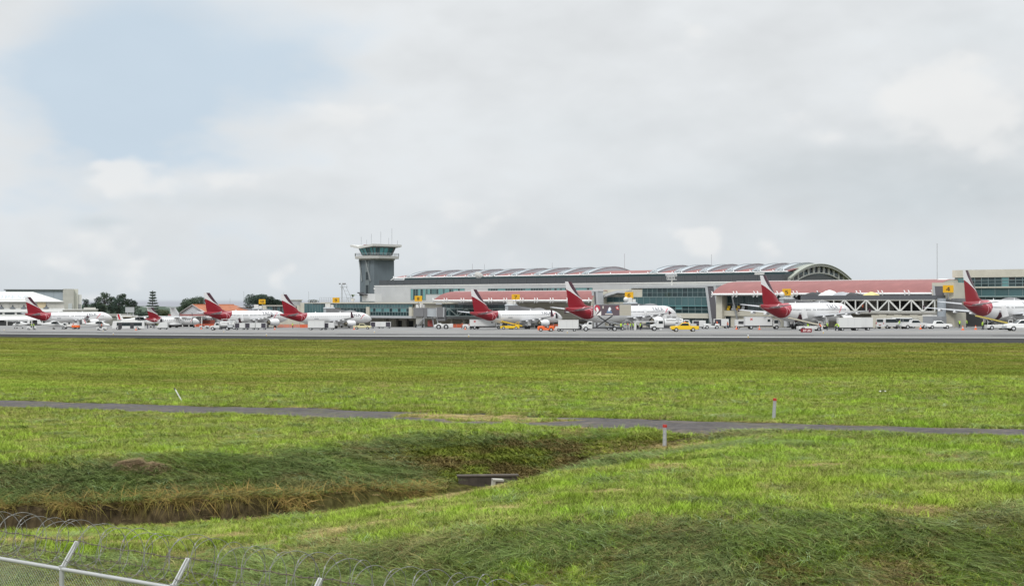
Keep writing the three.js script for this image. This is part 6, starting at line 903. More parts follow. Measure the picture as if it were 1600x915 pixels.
  const yb = stand(V.belt('yellow belt loader beneath the gate seven jet', yellow, yellow), 797, 271, LEFT); stand(V.belt('white belt loader raised to the hold at gate five', white, mat(0.52, 0.48, 0.38, 0.6)), 1266, 250, LEFT + 0.12); stand(V.belt('yellow-bedded belt loader beside the pickup at gate four', white, mat(0.50, 0.40, 0.10, 0.6)), 1562, 262, LEFT);
  stand(V.belt('dark belt loader under the longest jet', grey, grey), 962, 262, LEFT);
  stand(V.catering('white catering truck with raised pictured box at the longest jet'), 940, 247.5, LEFT);
  const lift = thing('loading_platform', 'white flat loading platform under the longest jet wing', 'loading platform'); part('deck', bx(-1.3, 1.3, 1.9, 2.05, -3.4, 3.4), white, lift); for (const z of [-3, 3]) part('leg', [bx(-1.2, -0.9, 0, 1.9, z - 0.25, z + 0.25), bx(0.9, 1.2, 0, 1.9, z - 0.25, z + 0.25)], white, lift); part('base', bx(-1.1, 1.1, 0.2, 0.5, -2.6, 2.6), dark, lift); stand(lift, 1012, 265, RIGHT);
  const yp = stand(V.pickup('bright yellow pickup nearest the runway', yellow), 1069.5, 240, LEFT); yp.scale.setScalar(1.12); part('roof_beacon', bx(-0.5, 0.5, 1.7, 1.85, 0, 0.25), orange, yp); part('load', [bx(-0.6, 0.6, 1.05, 1.5, 1.2, 2.2)], lightgrey, yp);
  const wpk = stand(V.pickup('white pickup beside the round column', mat(0.80, 0.80, 0.79, 0.38)), 1467, 277, RIGHT); const w4 = go(wpk, 'white pickup cut off by the edge of the frame', 1598, 247, LEFT); w4.scale.setScalar(1.2); 
  stand(V.cart('white baggage cart half open beside the leaning pylon', 'open'), 1092.5, 282, RIGHT); const c2 = go(cw, 'white container cart with a domed top by the leaning pylon', 1127, 287, RIGHT); c2.scale.setScalar(1.15); const tw = stand(V.boxTrailer('white open-sided trailer with two dark openings by the beige hall', 4.4, 1.5), 1163, 282, RIGHT); part('opening', [bx(-0.875, 0.875, 1.15, 1.85, -1.5, -0.1), bx(-0.875, 0.875, 1.15, 1.85, 0.2, 1.5)], dark, tw);
  stand(V.truck('white box truck with a small red cross mark by the beige hall', white, white, 6.2, 2.0), 1199, 276, RIGHT);
  const vn = stand(V.van('white van seen from behind beneath the truss walkway', white), 1388, 281, -0.15); vn.scale.setScalar(1.15); go(vn, 'white van side-on behind the flatbed', 1413, 288, RIGHT).scale.setScalar(1.2);
  const fb = V.pickup('white flatbed truck with ladder rack beneath the truss walkway', white); stand(fb, 1430, 277, RIGHT); fb.scale.setScalar(1.15); part('ladder_rack', [bar([-0.8, 1.1, 2.4], [-0.8, 1.9, 2.4], 0.05), bar([0.8, 1.1, 2.4], [0.8, 1.9, 2.4], 0.05), bar([-0.8, 1.9, 2.5], [-0.8, 1.9, -0.6], 0.05), bar([0.8, 1.9, 2.5], [0.8, 1.9, -0.6], 0.05)], grey, fb);
  const moto = thing('motorcycle', 'small dark motorcycle with a rider in a lime vest', 'motorcycle'); part('frame', [bar([0, 0.5, -0.5], [0, 0.75, 0.3], 0.12), bar([0, 0.35, -0.65], [0, 1.0, -0.45], 0.05)], dark, moto); part('seat', bx(-0.15, 0.15, 0.72, 0.85, -0.05, 0.6), dark, moto); for (const z of [-0.65, 0.65]) part('wheel', cyl(0.3, 0.3, 0.1, 0, 0.3, z, 'x', 14), rubber, moto); stand(moto, 1406, 276, RIGHT);
  const wallP = thing('site_hoarding', 'pale site hoarding wall under the truss walkway', 'hoarding'); for (let i = 0; i < 7; i++) part('panel', bx(i * 1.9, i * 1.9 + 1.86, 0, 3.0 + (i % 2) * 0.1, -0.08, 0), mat(0.50, 0.475, 0.40, 0.85), wallP); stand(wallP, 1362, 292, 0); const gb = thing('grey_container', 'grey container behind the white pickup', 'container'); part('box', mbx(-2.2, 2.2, 0, 2.6, -2.4, 0), mat(0.26, 0.27, 0.285, 0.6), gb); part('door', bx(0.2, 1.8, 0.2, 2.4, 0, 0.05), mat(0.22, 0.23, 0.24, 0.6), gb); part('lid', bx(-2.3, 0, 2.6, 2.9, -2.4, 0.05), offwhite, gb); stand(gb, 1457, 288, 0);
  stand(V.barrier('orange mesh barrier behind the gate ten engine', 10), 433, 292, 0.9); stand(V.barrier('orange mesh barrier beneath the gate nine tail', 8), 468, 288, 0.9); stand(V.barrier('orange mesh barrier between the columns beside gate eight', 7), 704, 296, 0.9); stand(V.barrier('orange mesh barrier beneath the gate seven jet nose', 5), 846, 288, 0.9); stand(V.barrier('brick red mesh barrier behind the turboprop nose', 9), 303, 300, 0.9);
  const cn = stand(V.cone('small orange traffic cone at the gate seven tug'), 727, 268); [[212, 240, 'orange cone before the bus front'], [314, 262, 'orange cone near the turboprop nose'], [429, 258, 'orange cone beside the gate ten engine'], [553, 264, 'orange cone beneath the gate nine wing tip'], [1151, 272, 'orange cone beside the open-sided trailer'], [1187, 268, 'orange cone in front of the red cross truck'], [1505, 257, 'orange cone alone on the apron at gate four'], [1439, 270, 'orange cone below the white flatbed'], [1525, 263, 'orange cone beneath the gate four tail']].forEach(([px, t, l]) => stand(copy(cn, l), px, t));
  // red runway sign at the edge of the apron
  const rs = thing('runway_sign', 'low red runway sign with white characters', 'sign'); const face = new THREE.MeshStandardMaterial({ roughness: 0.5, map: canvasTexture(256, 96, (g, w, h) => { g.fillStyle = '#7f1420'; g.fillRect(0, 0, w, h); g.fillStyle = '#efe6e2'; g.font = 'bold 74px sans-serif'; g.textAlign = 'center'; g.textBaseline = 'middle'; g.fillText('07-25', w / 2 + 14, h / 2 + 4); }) });
  part('box', bx(-1.0, 1.0, 0.12, 0.82, -0.16, 0.16), mat(0.22, 0.02, 0.03, 0.5), rs); part('face', flat(new THREE.PlaneGeometry(1.9, 0.62).translate(0, 0.47, 0.167)), face, rs); part('leg', [bx(-0.8, -0.7, 0, 0.12, -0.05, 0.05), bx(0.7, 0.8, 0, 0.12, -0.05, 0.05)], grey, rs); stand(rs, 1260, 226, 0.7);
  // small white runway edge lights
  const rl = thing('runway_light', 'small white light fitting on the grass side of the runway', 'runway light', 'light fittings on the grass side of the runway'); part('stem', cyl(0.06, 0.06, 0.3, 0, 0.15, 0), yellow, rl); part('head', cyl(0.14, 0.10, 0.16, 0, 0.38, 0), white, rl); standST(rl, -420, 181.5); for (let i = 1; i < 8; i++) { standST(copy(rl), -420 + i * 60, 181.5); } for (let i = 0; i < 8; i++) standST(copy(rl, 'small white light fitting on the apron side of the runway', 'light fittings on the apron side of the runway'), -430 + i * 60, 220.5);
}
// ---------------------------------------------------------------- the west end: hangars, low sheds, the hip-roofed house, trees, hills
function facing(name, label, category, px, d, yb, turn = 0) {      // X(pixel, z): the local x that a line of sight meets on the plane z; Y(pixel): height above the base
  const o = thing(name, label, category), k = d / F, x = (px - CX) * k, c = cos(turn), s = sin(turn); o.position.set(x, HC - (yb - HY) * k, -d); o.rotation.y = turn;
  return { o, k, X: (p, z = 0) => { const a = (p - CX) / F; return (a * (d - z * c) - x - z * s) / (c - a * s); }, Y: (q) => (yb - q) * k };
}
{
  // tall hangar behind
  const { o, k, X, Y } = facing('tall_hangar', 'tall pale hangar with blue grey front and white end tower', 'hangar', 60, 760, 512, 0.31);
  part('front', mbx(X(8), X(97.5), 0, Y(453), -30, 0), mat(0.36, 0.41, 0.46, 0.6), o); part('roof_edge', bx(X(5), X(98), Y(453), Y(451.8), -31, 1.2), mat(0.16, 0.17, 0.18, 0.6), o); part('end_tower', mbx(X(97.5), X(114.5), 0, Y(451), -30, 1.0), M.hangarWall, o); part('side_wing', mbx(X(114.5), X(121.5), 0, Y(451.2), -30, -2), mat(0.62, 0.61, 0.545, 0.8), o); part('low_wing', mbx(X(121.5), X(127), 0, Y(460), -30, -3), offwhite, o);
  part('door', mbx(X(106), X(112), 0, Y(474), 1.0, 1.3), mat(0.50, 0.53, 0.54, 0.6), o); part('low_door', bx(X(121.6), X(125.5), 0, Y(475), -3, -2.7), grey, o);
  for (let i = 1; i < 6; i++) part('panel_joint', bx(X(8 + i * 15) - 0.15, X(8 + i * 15) + 0.15, Y(480), Y(453.2), 0, 0.08), mat(0.30, 0.345, 0.39, 0.6), o);
}
{
  // white-roofed hangar with lettering across its roof
  const { o, k, X, Y } = facing('white_hangar', 'low hangar with a pale lettered roof at the edge of the frame', 'hangar', 20, 640, 512, 0.31), D = 46;
  const ye = Y(470.6), yr = Y(455.2), xl = X(-60), xr = X(97.5);
  part('wall', mbx(xl, xr, 0, ye, -D, 0), M.hangarWall, o);
  const slope = (u, v) => { const right = mix(xr + 0.6, X(51, -D / 2), v); return [mix(xl, right, u), mix(ye - 0.1, yr, v), mix(1.0, -D / 2, v)]; };
  const rg = byMetres(grid(10, 4, slope)), hip = byMetres(grid(4, 4, (u, v) => { const a = [xr + 0.6, ye - 0.1, mix(1.0, -D - 1, u)], b = [X(51, -D / 2), yr, -D / 2]; return [mix(a[0], b[0], v), mix(a[1], b[1], v), mix(a[2], b[2], v)]; })), backS = byMetres(grid(10, 4, (u, v) => { const p = slope(1 - u, v); return [p[0], p[1], -D - p[2]]; }));
  const roof = part('roof', [rg, hip, backS], M.hangarRoof, o);
  // the painted letters, most of them worn pale
  const lt = new THREE.MeshStandardMaterial({ roughness: 0.75, transparent: false, map: canvasTexture(512, 128, (g, w, h) => { g.fillStyle = '#cbcac3'; g.fillRect(0, 0, w, h); g.fillStyle = '#b0b6b9'; g.font = 'bold 116px sans-serif'; g.textAlign = 'center'; g.textBaseline = 'middle'; g.fillText('COOPESA', w / 2, h / 2 + 4, w - 10); }) });
  const L0 = X(-34), L1 = X(45); part('roof_lettering', grid(6, 2, (u, v) => { const vv = mix(0.16, 0.74, v), y = mix(ye - 0.1, yr, vv) + 0.12, z = mix(1.0, -D / 2, vv); return [mix(L0, L1, u), y, z]; }), lt, roof);
  part('eave', bx(xl, xr + 0.4, ye - 0.35, ye - 0.05, 0.4, 1.2), mat(0.40, 0.40, 0.38, 0.7), o);
  for (let i = 0; i < 9; i++) part('wall_panel', mbx(X(-28 + i * 14.2) + 0.1, X(-28 + (i + 1) * 14.2) - 0.1, Y(481.6), ye - 0.4, 0, 0.16), i === 6 ? mat(0.60, 0.50, 0.33, 0.8) : M.hangarWall, o);
  const lean = part('lean_to', [mbx(xl, X(100), 0, Y(487.4), 0.2, 7.5)], mat(0.54, 0.54, 0.515, 0.85), o); part('lean_to_roof', [skin2([[[xl, Y(481.6), 0.2], [xl, Y(481.0), 0.2], [xl, Y(486.8), 8], [xl, Y(487.4), 8]], [[X(100), Y(481.6), 0.2], [X(100), Y(481.0), 0.2], [X(100), Y(486.8), 8], [X(100), Y(487.4), 8]]])], mat(0.46, 0.46, 0.44, 0.8), lean);
  for (const [a, b] of [[-10, 4], [7.5, 23], [26.5, 38], [43, 60], [64, 80]]) part('window', bx(X(a), X(b), Y(490.6), Y(488), 7.5, 7.62), glassDark, lean);
  part('lower_roof', skin2([[[xl, Y(494), 7.5], [xl, Y(493), 7.5], [xl, Y(498.6), 15], [xl, Y(499.4), 15]], [[X(60), Y(494), 7.5], [X(60), Y(493), 7.5], [X(72), Y(498.6), 15], [X(72), Y(499.4), 15]]]), mat(0.66, 0.66, 0.64, 0.7), lean); part('open_shed', bx(xl, X(70), 0, Y(499.6), 8, 14), M.inside, lean);
  for (const px of [-8, 12, 30, 50, 66]) part('shed_post', bx(X(px) - 0.2, X(px) + 0.2, 0, Y(499.4), 14.2, 14.6), offwhite, lean);
  for (const px of [1.5, 19, 36.5, 71.5]) part('wall_lamp', [move(cyl(1.5, 0.3, 0.9, 0, 0, 0, 'y', 10), X(px), Y(480.2), 1.2), bar([X(px), Y(480), 0.2], [X(px), Y(476.5), 0.6], 0.25)], mat(0.10, 0.11, 0.12, 0.6), o);
}
{
  const low = facing('low_shed', 'long low pale building behind the western jet nose', 'building', 128, 640, 512, 0.29); part('wall', mbx(low.X(98), low.X(152), 0, low.Y(484), -10, 0), M.hangarWall, low.o); part('roof', bx(low.X(97), low.X(153), low.Y(484), low.Y(483), -10.5, 0.6), offwhite, low.o); part('window', bx(low.X(120), low.X(146), low.Y(491), low.Y(487), 0, 0.1), glassDark, low.o); part('upper_block', mbx(low.X(130), low.X(149), low.Y(484), low.Y(480.4), -9, -3), M.hangarWall, low.o);
  const bd = facing('blank_signboard', 'blank pale signboard above the low shed roofs', 'signboard', 202, 590, 492); part('board', bx(bd.X(195.5), bd.X(209.2), bd.Y(488), bd.Y(479.6), -0.3, 0.3), mat(0.40, 0.415, 0.42, 0.6), bd.o); part('frame', [bx(bd.X(195.3), bd.X(209.4), bd.Y(479.7), bd.Y(479.3), -0.4, 0.4), bx(bd.X(195.3), bd.X(209.4), bd.Y(488.2), bd.Y(487.8), -0.4, 0.4)], mat(0.24, 0.245, 0.25, 0.6), bd.o); part('post', [bx(bd.X(198), bd.X(198) + 0.4, -4, bd.Y(488), -0.2, 0.2), bx(bd.X(207), bd.X(207) + 0.4, -4, bd.Y(488), -0.2, 0.2)], steel, bd.o);
  const op = facing('open_shed', 'small open-fronted shed with beige end wall behind the bus', 'shed', 195, 560, 514); part('wall', [mbx(op.X(183), op.X(188.5), 0, op.Y(494.5), -8, 0), mbx(op.X(203.4), op.X(206), 0, op.Y(494.5), -8, 0)], mat(0.42, 0.385, 0.26, 0.85), op.o); part('back_wall', bx(op.X(188.5), op.X(203.4), 0, op.Y(494.5), -8, -7.6), M.inside, op.o); part('roof', bx(op.X(182), op.X(206.5), op.Y(494.6), op.Y(492.8), -8.4, 0.6), offwhite, op.o); part('fascia', bx(op.X(182), op.X(205), op.Y(495.6), op.Y(494.5), 0.2, 0.6), mat(0.32, 0.27, 0.20, 0.8), op.o);
  const gl = facing('long_shed_roof', 'long grey shed roof behind the white aeroplane tail', 'shed', 190, 620, 512); part('wall', mbx(gl.X(150), gl.X(236), 0, gl.Y(494), -9, 0), mat(0.22, 0.22, 0.20, 0.9), gl.o); part('roof', mbx(gl.X(148), gl.X(238), gl.Y(494), gl.Y(490.5), -9.6, 0.6), mat(0.30, 0.29, 0.265, 0.8), gl.o);
}
{
  // hip-roofed house: pale gable towards the runway, orange tiles running back
  const T = 316, r = ray(324, T), k = r.d / F, o = thing('tiled_house', 'pale gabled building with an orange tiled roof behind the gate ten jet', 'building'); o.position.set(r.x, HC - (514 - HY) * k, r.z); o.rotation.y = -TH; const Y = (q) => (514 - q) * k, W = 19, D = 26, ye = Y(490.4), ya = Y(476.4), f = 0.6;
  part('wall', mbx(-W, 0, 0, ye, -D, 0), mat(0.46, 0.46, 0.47, 0.85), o); part('gable', front([[-W, ye], [0, ye], [-W / 2, ya]], 0.4), mat(0.46, 0.465, 0.48, 0.85), o);
  const ridgeEnd = -D + 7, quadS = (a, b, c, d2) => byMetres(grid(6, 6, (u, v) => [0, 1, 2].map((i) => mix(mix(a[i], b[i], u), mix(d2[i], c[i], u), v))));
  part('roof', [quadS([f, ye - 0.35, f], [f, ye - 0.35, -D - f], [-W / 2, ya + 0.1, ridgeEnd], [-W / 2, ya + 0.1, f]), quadS([-W - f, ye - 0.35, -D - f], [-W - f, ye - 0.35, f], [-W / 2, ya + 0.1, f], [-W / 2, ya + 0.1, ridgeEnd]), quadS([f, ye - 0.35, -D - f], [-W - f, ye - 0.35, -D - f], [-W / 2, ya + 0.1, ridgeEnd], [-W / 2, ya + 0.1, ridgeEnd])], M.tileRoof, o);
  part('verge', [beam([f, ye - 0.3, f], [-W / 2, ya + 0.15, f], 0.3, 0.3), beam([-W - f, ye - 0.3, f], [-W / 2, ya + 0.15, f], 0.3, 0.3)], mat(0.30, 0.29, 0.28, 0.8), o); part('ridge', cyl(0.18, 0.18, -ridgeEnd + f, -W / 2, ya + 0.14, (ridgeEnd + f) / 2, 'z', 8), mat(0.40, 0.13, 0.06, 0.9), o);
  for (let i = 0; i < 4; i++) part('window', bx(-W + 2 + i * 4.4, -W + 4.4 + i * 4.4, 1.6, 3.4, 0, 0.1), glassDark, o);
  const cn = facing('red_canopy', 'flat red canopy roof beside the pale gabled building', 'canopy', 292, 535, 512); part('roof', [bx(cn.X(262), cn.X(316), cn.Y(493.6), cn.Y(490.8), -8, 0)], M.roofRed, cn.o); part('fascia', bx(cn.X(262), cn.X(316), cn.Y(494.3), cn.Y(493.6), -8, 0.2), offwhite, cn.o); part('back_wall', bx(cn.X(246), cn.X(330), 0, cn.Y(494.3), -9, -8), mat(0.13, 0.12, 0.115, 0.9), cn.o); part('grey_roof', bx(cn.X(240), cn.X(272), cn.Y(497), cn.Y(494.8), -7.6, 0.3), lightgrey, cn.o); for (let i = 0; i < 6; i++) part('post', bx(cn.X(264 + i * 10), cn.X(264 + i * 10) + 0.3, 0, cn.Y(494), -0.4, -0.1), offwhite, cn.o); part('brick_base', bx(cn.X(300), cn.X(330), 0, cn.Y(500), -6, -5.6), mat(0.24, 0.06, 0.045, 0.9), cn.o);
  const bh = facing('blue_shed', 'blue grey flat shed behind the orange roof', 'shed', 385, 560, 512); part('wall', mbx(bh.X(366), bh.X(392), 0, bh.Y(480), -8, 0), mat(0.27, 0.31, 0.36, 0.8), bh.o); part('roof', bx(bh.X(365.5), bh.X(392.5), bh.Y(480), bh.Y(479.3), -8.4, 0.4), lightgrey, bh.o);
}
// trees: trunk and limbs, and a crown of many small leaf sprays gathered in clumps
function crownGeo(seed, clumps, spray, size) {
  const r = rng(seed), pos = [], nor = [];
  for (const [cx, cy, cz, R, ky = 0.75] of clumps) for (let i = 0; i < spray * R * R; i++) {
    const a = r() * 2 * PI, u = r() * 2 - 1, q = sqrt(1 - u * u), rad = R * (0.55 + 0.5 * pow(r(), 0.6)), n = [cos(a) * q, u, sin(a) * q], c = [cx + n[0] * rad, cy + n[1] * rad * ky, cz + n[2] * rad], s = size * (0.5 + r()), t = r() * 6.28, t2 = r() * 6.28;
    const A = [cos(t) * s, sin(t) * s * 0.5, sin(t * 1.7) * s], B = [cos(t2) * s * 0.6, sin(t2) * s * 0.6, cos(t2 * 1.3) * s * 0.6];
    const gx = A[1] * B[2] - A[2] * B[1], gy = A[2] * B[0] - A[0] * B[2], gz = A[0] * B[1] - A[1] * B[0], gl = hypot(gx, gy, gz) || 1, up = gx * n[0] + gy * (n[1] + 0.4) + gz * n[2] > 0 ? 1 : -1;
    for (const p of up > 0 ? [[A, 1], [B, 1], [A, -0.8]] : [[B, 1], [A, 1], [A, -0.8]]) { pos.push(c[0] + p[0][0] * p[1], c[1] + p[0][1] * p[1], c[2] + p[0][2] * p[1]); nor.push(up * gx / gl, up * gy / gl + 0.2, up * gz / gl); }
  }
  const g = new THREE.BufferGeometry(); g.setAttribute('position', new THREE.Float32BufferAttribute(pos, 3)); g.setAttribute('normal', new THREE.Float32BufferAttribute(nor, 3)); g.setAttribute('uv', new THREE.Float32BufferAttribute(new Float32Array(pos.length / 3 * 2), 2)); return g;
}
function tree(label, seed, h, R, m, style) {
  const r = rng(seed), o = thing('tree', label, 'tree'), clumps = [], limbs = [bar([0, -1, 0], [0, h * 0.55, 0], 0.32, 7)], n = style === 'broad' ? 9 : 15;
  for (let i = 0; i < n; i++) { const a = i * 2.4 + r(), v = style === 'broad' ? 0.62 + 0.25 * r() : 0.34 + 0.62 * i / n, w = style === 'broad' ? R * (0.3 + 0.6 * r()) : R * (1.0 - 0.55 * (i / n)) * (0.35 + 0.6 * r()), c = [cos(a) * w, h * v, sin(a) * w, R * (style === 'broad' ? 0.42 + 0.2 * r() : 0.19 + 0.19 * r())]; clumps.push(c); limbs.push(bar([0, h * min(0.5, v * 0.8), 0], [c[0] * 0.9, c[1], c[2] * 0.9], 0.11, 5)); }
  clumps.push([0, h * 0.9, 0, R * 0.34]); limbs.push(bar([0, h * 0.5, 0], [0, h * 0.93, 0], 0.15, 6));
  part('trunk', limbs, mat(0.055, 0.045, 0.035, 0.95), o); part('crown', crownGeo(seed + 1, clumps, style === 'broad' ? 70 : 90, style === 'broad' ? 0.42 : 0.36), m, o); return o;
}
{
  const leaf = (r, g, b) => new THREE.MeshStandardMaterial({ color: new THREE.Color().setRGB(r, g, b), roughness: 0.9, side: THREE.DoubleSide }), dk = leaf(0.030, 0.052, 0.036), md = leaf(0.040, 0.064, 0.034), ol = leaf(0.055, 0.070, 0.032);
  const at = (o, px, d, base, sc = 1, ry = 0) => { const k = d / F; o.position.set((px - CX) * k, HC - (base - HY) * k, -d); o.scale.setScalar(sc); o.rotation.y = ry; return o; };
  const d = 700, a = at(tree('dark tall tree, westernmost of the row behind the hangars', 11, 11, 3.2, dk), 134, d, 498, 0.92), b = at(tree('dark bushy tree near the west end of the tree row', 23, 9.5, 3.6, dk), 146, d + 8, 498, 0.86), c = at(tree('tallest dark tree in the middle of the tree row', 37, 13.5, 4.8, md), 163, d, 498, 1.0);
  [[a, 153, 705, 1.03, 1.7, 'dark narrow tree beside the tallest tree'], [c, 174, 712, 0.86, 2.2, 'dark tree just east of the tallest one'], [b, 182, 700, 1.12, 0.6, 'dark bushy tree in the eastern half of the row'], [c, 191, 706, 0.95, 4.1, 'second tallest dark tree, near the blank signboard'], [a, 200, 715, 0.95, 3.0, 'dark narrow tree above the blank signboard'], [b, 209, 702, 0.98, 5.0, 'dark bushy tree at the east end of the row'], [b, 158, 690, 0.7, 3.3, 'low dark bush-like tree before the tallest tree'], [b, 196, 690, 0.66, 1.0, 'low dark bush-like tree below the blank signboard'], [b, 172, 694, 0.7, 2.0, 'low dark tree filling the middle of the row'], [b, 184, 692, 0.62, 2.9, 'lowest dark tree before the eastern half of the row']].forEach(([s, px, dd, sc, ry, l]) => at(copy(s, l, 'trees behind the hangars'), px, dd, 498, sc, ry)); a.userData.group = b.userData.group = c.userData.group = 'trees behind the hangars';
  // the tall conifer with whorled branches
  { const o = thing('conifer_tree', 'tall conifer with tiers of drooping whorled branches', 'tree'), h = 15.5, limbs = [bar([0, -1, 0], [0, h, 0], 0.16, 7)], cl = [], r = rng(91); for (let k = 0; k < 11; k++) { const y = h * (0.20 + 0.072 * k), R = k === 10 ? 0.9 : 3.5 * (1 - 0.078 * k) * (0.8 + 0.35 * r()); for (let i = 0; i < 5; i++) { const a = i * 1.257 + k * 0.6; const e = [cos(a) * R, y + 0.5, sin(a) * R]; limbs.push(bar([0, y, 0], e, 0.05, 4)); for (const q of [0.55, 0.8, 1]) cl.push([e[0] * q, y + 0.5 * q, e[2] * q, 0.48, 0.6]); } } part('trunk', limbs, mat(0.05, 0.042, 0.035, 0.95), o); part('crown', crownGeo(92, cl, 130, 0.26), leaf(0.045, 0.066, 0.046), o); at(o, 238, 585, 512, 1, 0.4); }
  const br = at(tree('rounded dark tree rising behind the orange tiled roof', 51, 8, 4.6, md, 'broad'), 301, 575, 497, 1.0); at(copy(br, 'low dark tree left beside the pale gable'), 290, 580, 500, 0.75, 1.2); const ls = at(tree('low olive bush beside the pale gabled building', 57, 5, 3.2, ol, 'broad'), 252, 640, 502, 1.05);
  at(copy(ls, 'dark low bush behind the white aeroplane tail'), 222, 610, 506, 1.0, 2).children[1].material = dk; at(copy(ls, 'dark low bush between the bus and the turboprop fin'), 214, 600, 507, 0.9, 3).children[1].material = dk; at(copy(ls, 'low bush under the conifer, towards the red canopy'), 243, 600, 508, 1.1, 4);
  const um = at(tree('wide flat-topped dark tree behind sign ten', 63, 8, 5.2, dk, 'broad'), 402, 545, 492, 0.92); at(copy(um, 'dark rounded tree just east of sign ten'), 414, 550, 492, 0.85, 2.2); at(copy(um, 'low dark tree over the annexe roof'), 428, 552, 493, 0.72, 4); at(copy(um, 'low dark tree over the east end of the annexe'), 441, 556, 493, 0.66, 1);
  const sh = thing('terrace_shrub', 'leafy shrub on the terrace beside the concourse corner pole', 'shrub'); part('stems', ring((i) => bar([(i - 2) * 0.6, 0, 0], [(i - 2) * 0.75, 1.3, 0.2], 0.05), 5), mat(0.06, 0.05, 0.035), sh); part('crown', crownGeo(71, [[-2, 0.7, 0, 0.8], [-0.7, 0.9, 0, 0.9], [0.7, 0.8, 0, 0.9], [2, 0.7, 0, 0.8]], 170, 0.2), ol, sh); const rr = ray(489, 320); sh.position.set(rr.x, yAt(489, 320, 473.8), rr.z); sh.rotation.y = -TH;
}
// far hills, faint in the haze
{
  const pts = (az, base, amp, seed) => grid(120, 3, (u, v) => { const a = mix(-0.9, 0.9, u), D = 9500 + 2500 * v, h = v > 0 && v < 1 ? base + amp * fbm2(u * 9 + seed, 1.5, 4) : -260; return [sin(a) * D, h, -cos(a) * D]; });
  const h = structure('hills', pts(0, -120, 130, 3), mat(0.05, 0.075, 0.05, 1)); h.userData.label = 'faint distant hills along the horizon';
}
// ---------------------------------------------------------------- close by: the wire fence, marker posts, culvert, hay
{
  const H = 3.8, P = (s) => [-7.56 + s * 0.822, -(20.8 - s * 0.570)], TOP = HC - H, S0 = -9, S1 = 15, yaw = atan2(0.570, 0.822);
  const o = thing('wire_fence', 'chain-link fence topped with coils of razor wire at the near corner', 'fence'); const [fx, fz] = P(0); o.position.set(fx, TOP - 2.2, fz); o.rotation.y = -yaw;      // +x runs along the fence
  const galv = mat(0.46, 0.465, 0.46, 0.45, { metalness: 0.35 }), wire = mat(0.23, 0.225, 0.21, 0.55, { metalness: 0.2 }), rust = mat(0.13, 0.10, 0.085, 0.8), arm = mat(0.58, 0.585, 0.58, 0.4, { metalness: 0.3 });
  part('top_rail', cyl(0.030, 0.030, S1 - S0, (S0 + S1) / 2, 2.2, 0, 'x', 12), galv, o);
  const posts = [-8.1, -5.7, -3.25, -0.85, 1.42, 3.72, 6.1, 8.5, 10.9, 13.3];
  for (const s of posts) { const p = part('post', cyl(0.035, 0.035, 2.5, s, 1.0, 0, 'y', 10), galv, o); part('arm', [beam([s, 2.18, 0], [s + 0.05, 2.56, -0.24], 0.055, 0.03), beam([s, 2.18, 0.02], [s + 0.05, 2.56, -0.22], 0.02, 0.06)], arm, p); }
  const mesh = []; const step = 0.062; for (let x = S0 - 2.2; x < S1; x += step) for (const k of [1, -1]) { const a = k > 0 ? x : x + 2.2, b = k > 0 ? x + 2.2 : x, lo = 0.9, t = lo / 2.2; mesh.push(bar([mix(a, b, t), lo, k * 0.004], [b, 2.19, k * 0.004], 0.0021, 3)); } stuff(part('chain_link', mesh, galv, o));
  const knots = []; for (let x = S0; x < S1; x += step) knots.push(bar([x, 2.17, 0], [x + 0.012, 2.245, 0.01], 0.0024, 3)); stuff(part('wire_knuckles', knots, galv, o));
  // two crossing coils carried on the arms, each with its barbs, sagging a little between them
  const sag = (x) => -0.035 * abs(sin((x + 0.85) / 2.38 * PI)) + 0.012 * sin(x * 5.1), cy = 2.53, cz = -0.24, R = 0.335, pitch = 0.46;
  for (const hand of [1, -1]) {
    class Coil extends THREE.Curve { getPoint(t, out = V3(0, 0, 0)) { const x = mix(S0, S1, t), a = hand * x / pitch * 2 * PI + (hand > 0 ? 0 : 0.7), rr = R * (1 + 0.07 * sin(x * 3.3 + hand)); return out.set(x + 0.05 * sin(a * 0.5), cy + sag(x) + rr * sin(a), cz + rr * cos(a)); } }
    part('razor_coil', flat(new THREE.TubeGeometry(new Coil(), 1900, 0.0042, 4, false)), wire, o);
    const barbs = [], c = new Coil(), n = 300; for (let i = 0; i < n; i++) { const p = c.getPoint(i / n), q = c.getPoint((i + 0.35) / n), dx = q.clone().sub(p).normalize().multiplyScalar(0.02); barbs.push(beam([p.x - dx.x, p.y - dx.y, p.z - dx.z], [p.x + dx.x, p.y + dx.y, p.z + dx.z], 0.016, 0.003)); } stuff(part('barbs', barbs, wire, o));
  }
  for (const [y, z, r] of [[2.56, -0.235, 0.0065], [2.40, -0.14, 0.004], [2.29, -0.06, 0.004]]) { class W extends THREE.Curve { getPoint(t, out = V3(0, 0, 0)) { const x = mix(S0, S1, t); return out.set(x, y + sag(x) * 0.6 + 0.006 * sin(x * 17), z); } } const line = part('barbed_wire', flat(new THREE.TubeGeometry(new W(), 400, r, 4, false)), rust, o); const tw = []; for (let x = S0; x < S1; x += 0.13) tw.push(bar([x - 0.02, y + sag(x) * 0.6 - 0.025, z], [x + 0.02, y + sag(x) * 0.6 + 0.025, z + 0.01], 0.0032, 3), bar([x + 0.02, y + sag(x) * 0.6 - 0.025, z + 0.01], [x - 0.015, y + sag(x) * 0.6 + 0.025, z], 0.0032, 3)); stuff(part('wire_barbs', tw, rust, line)); }
}
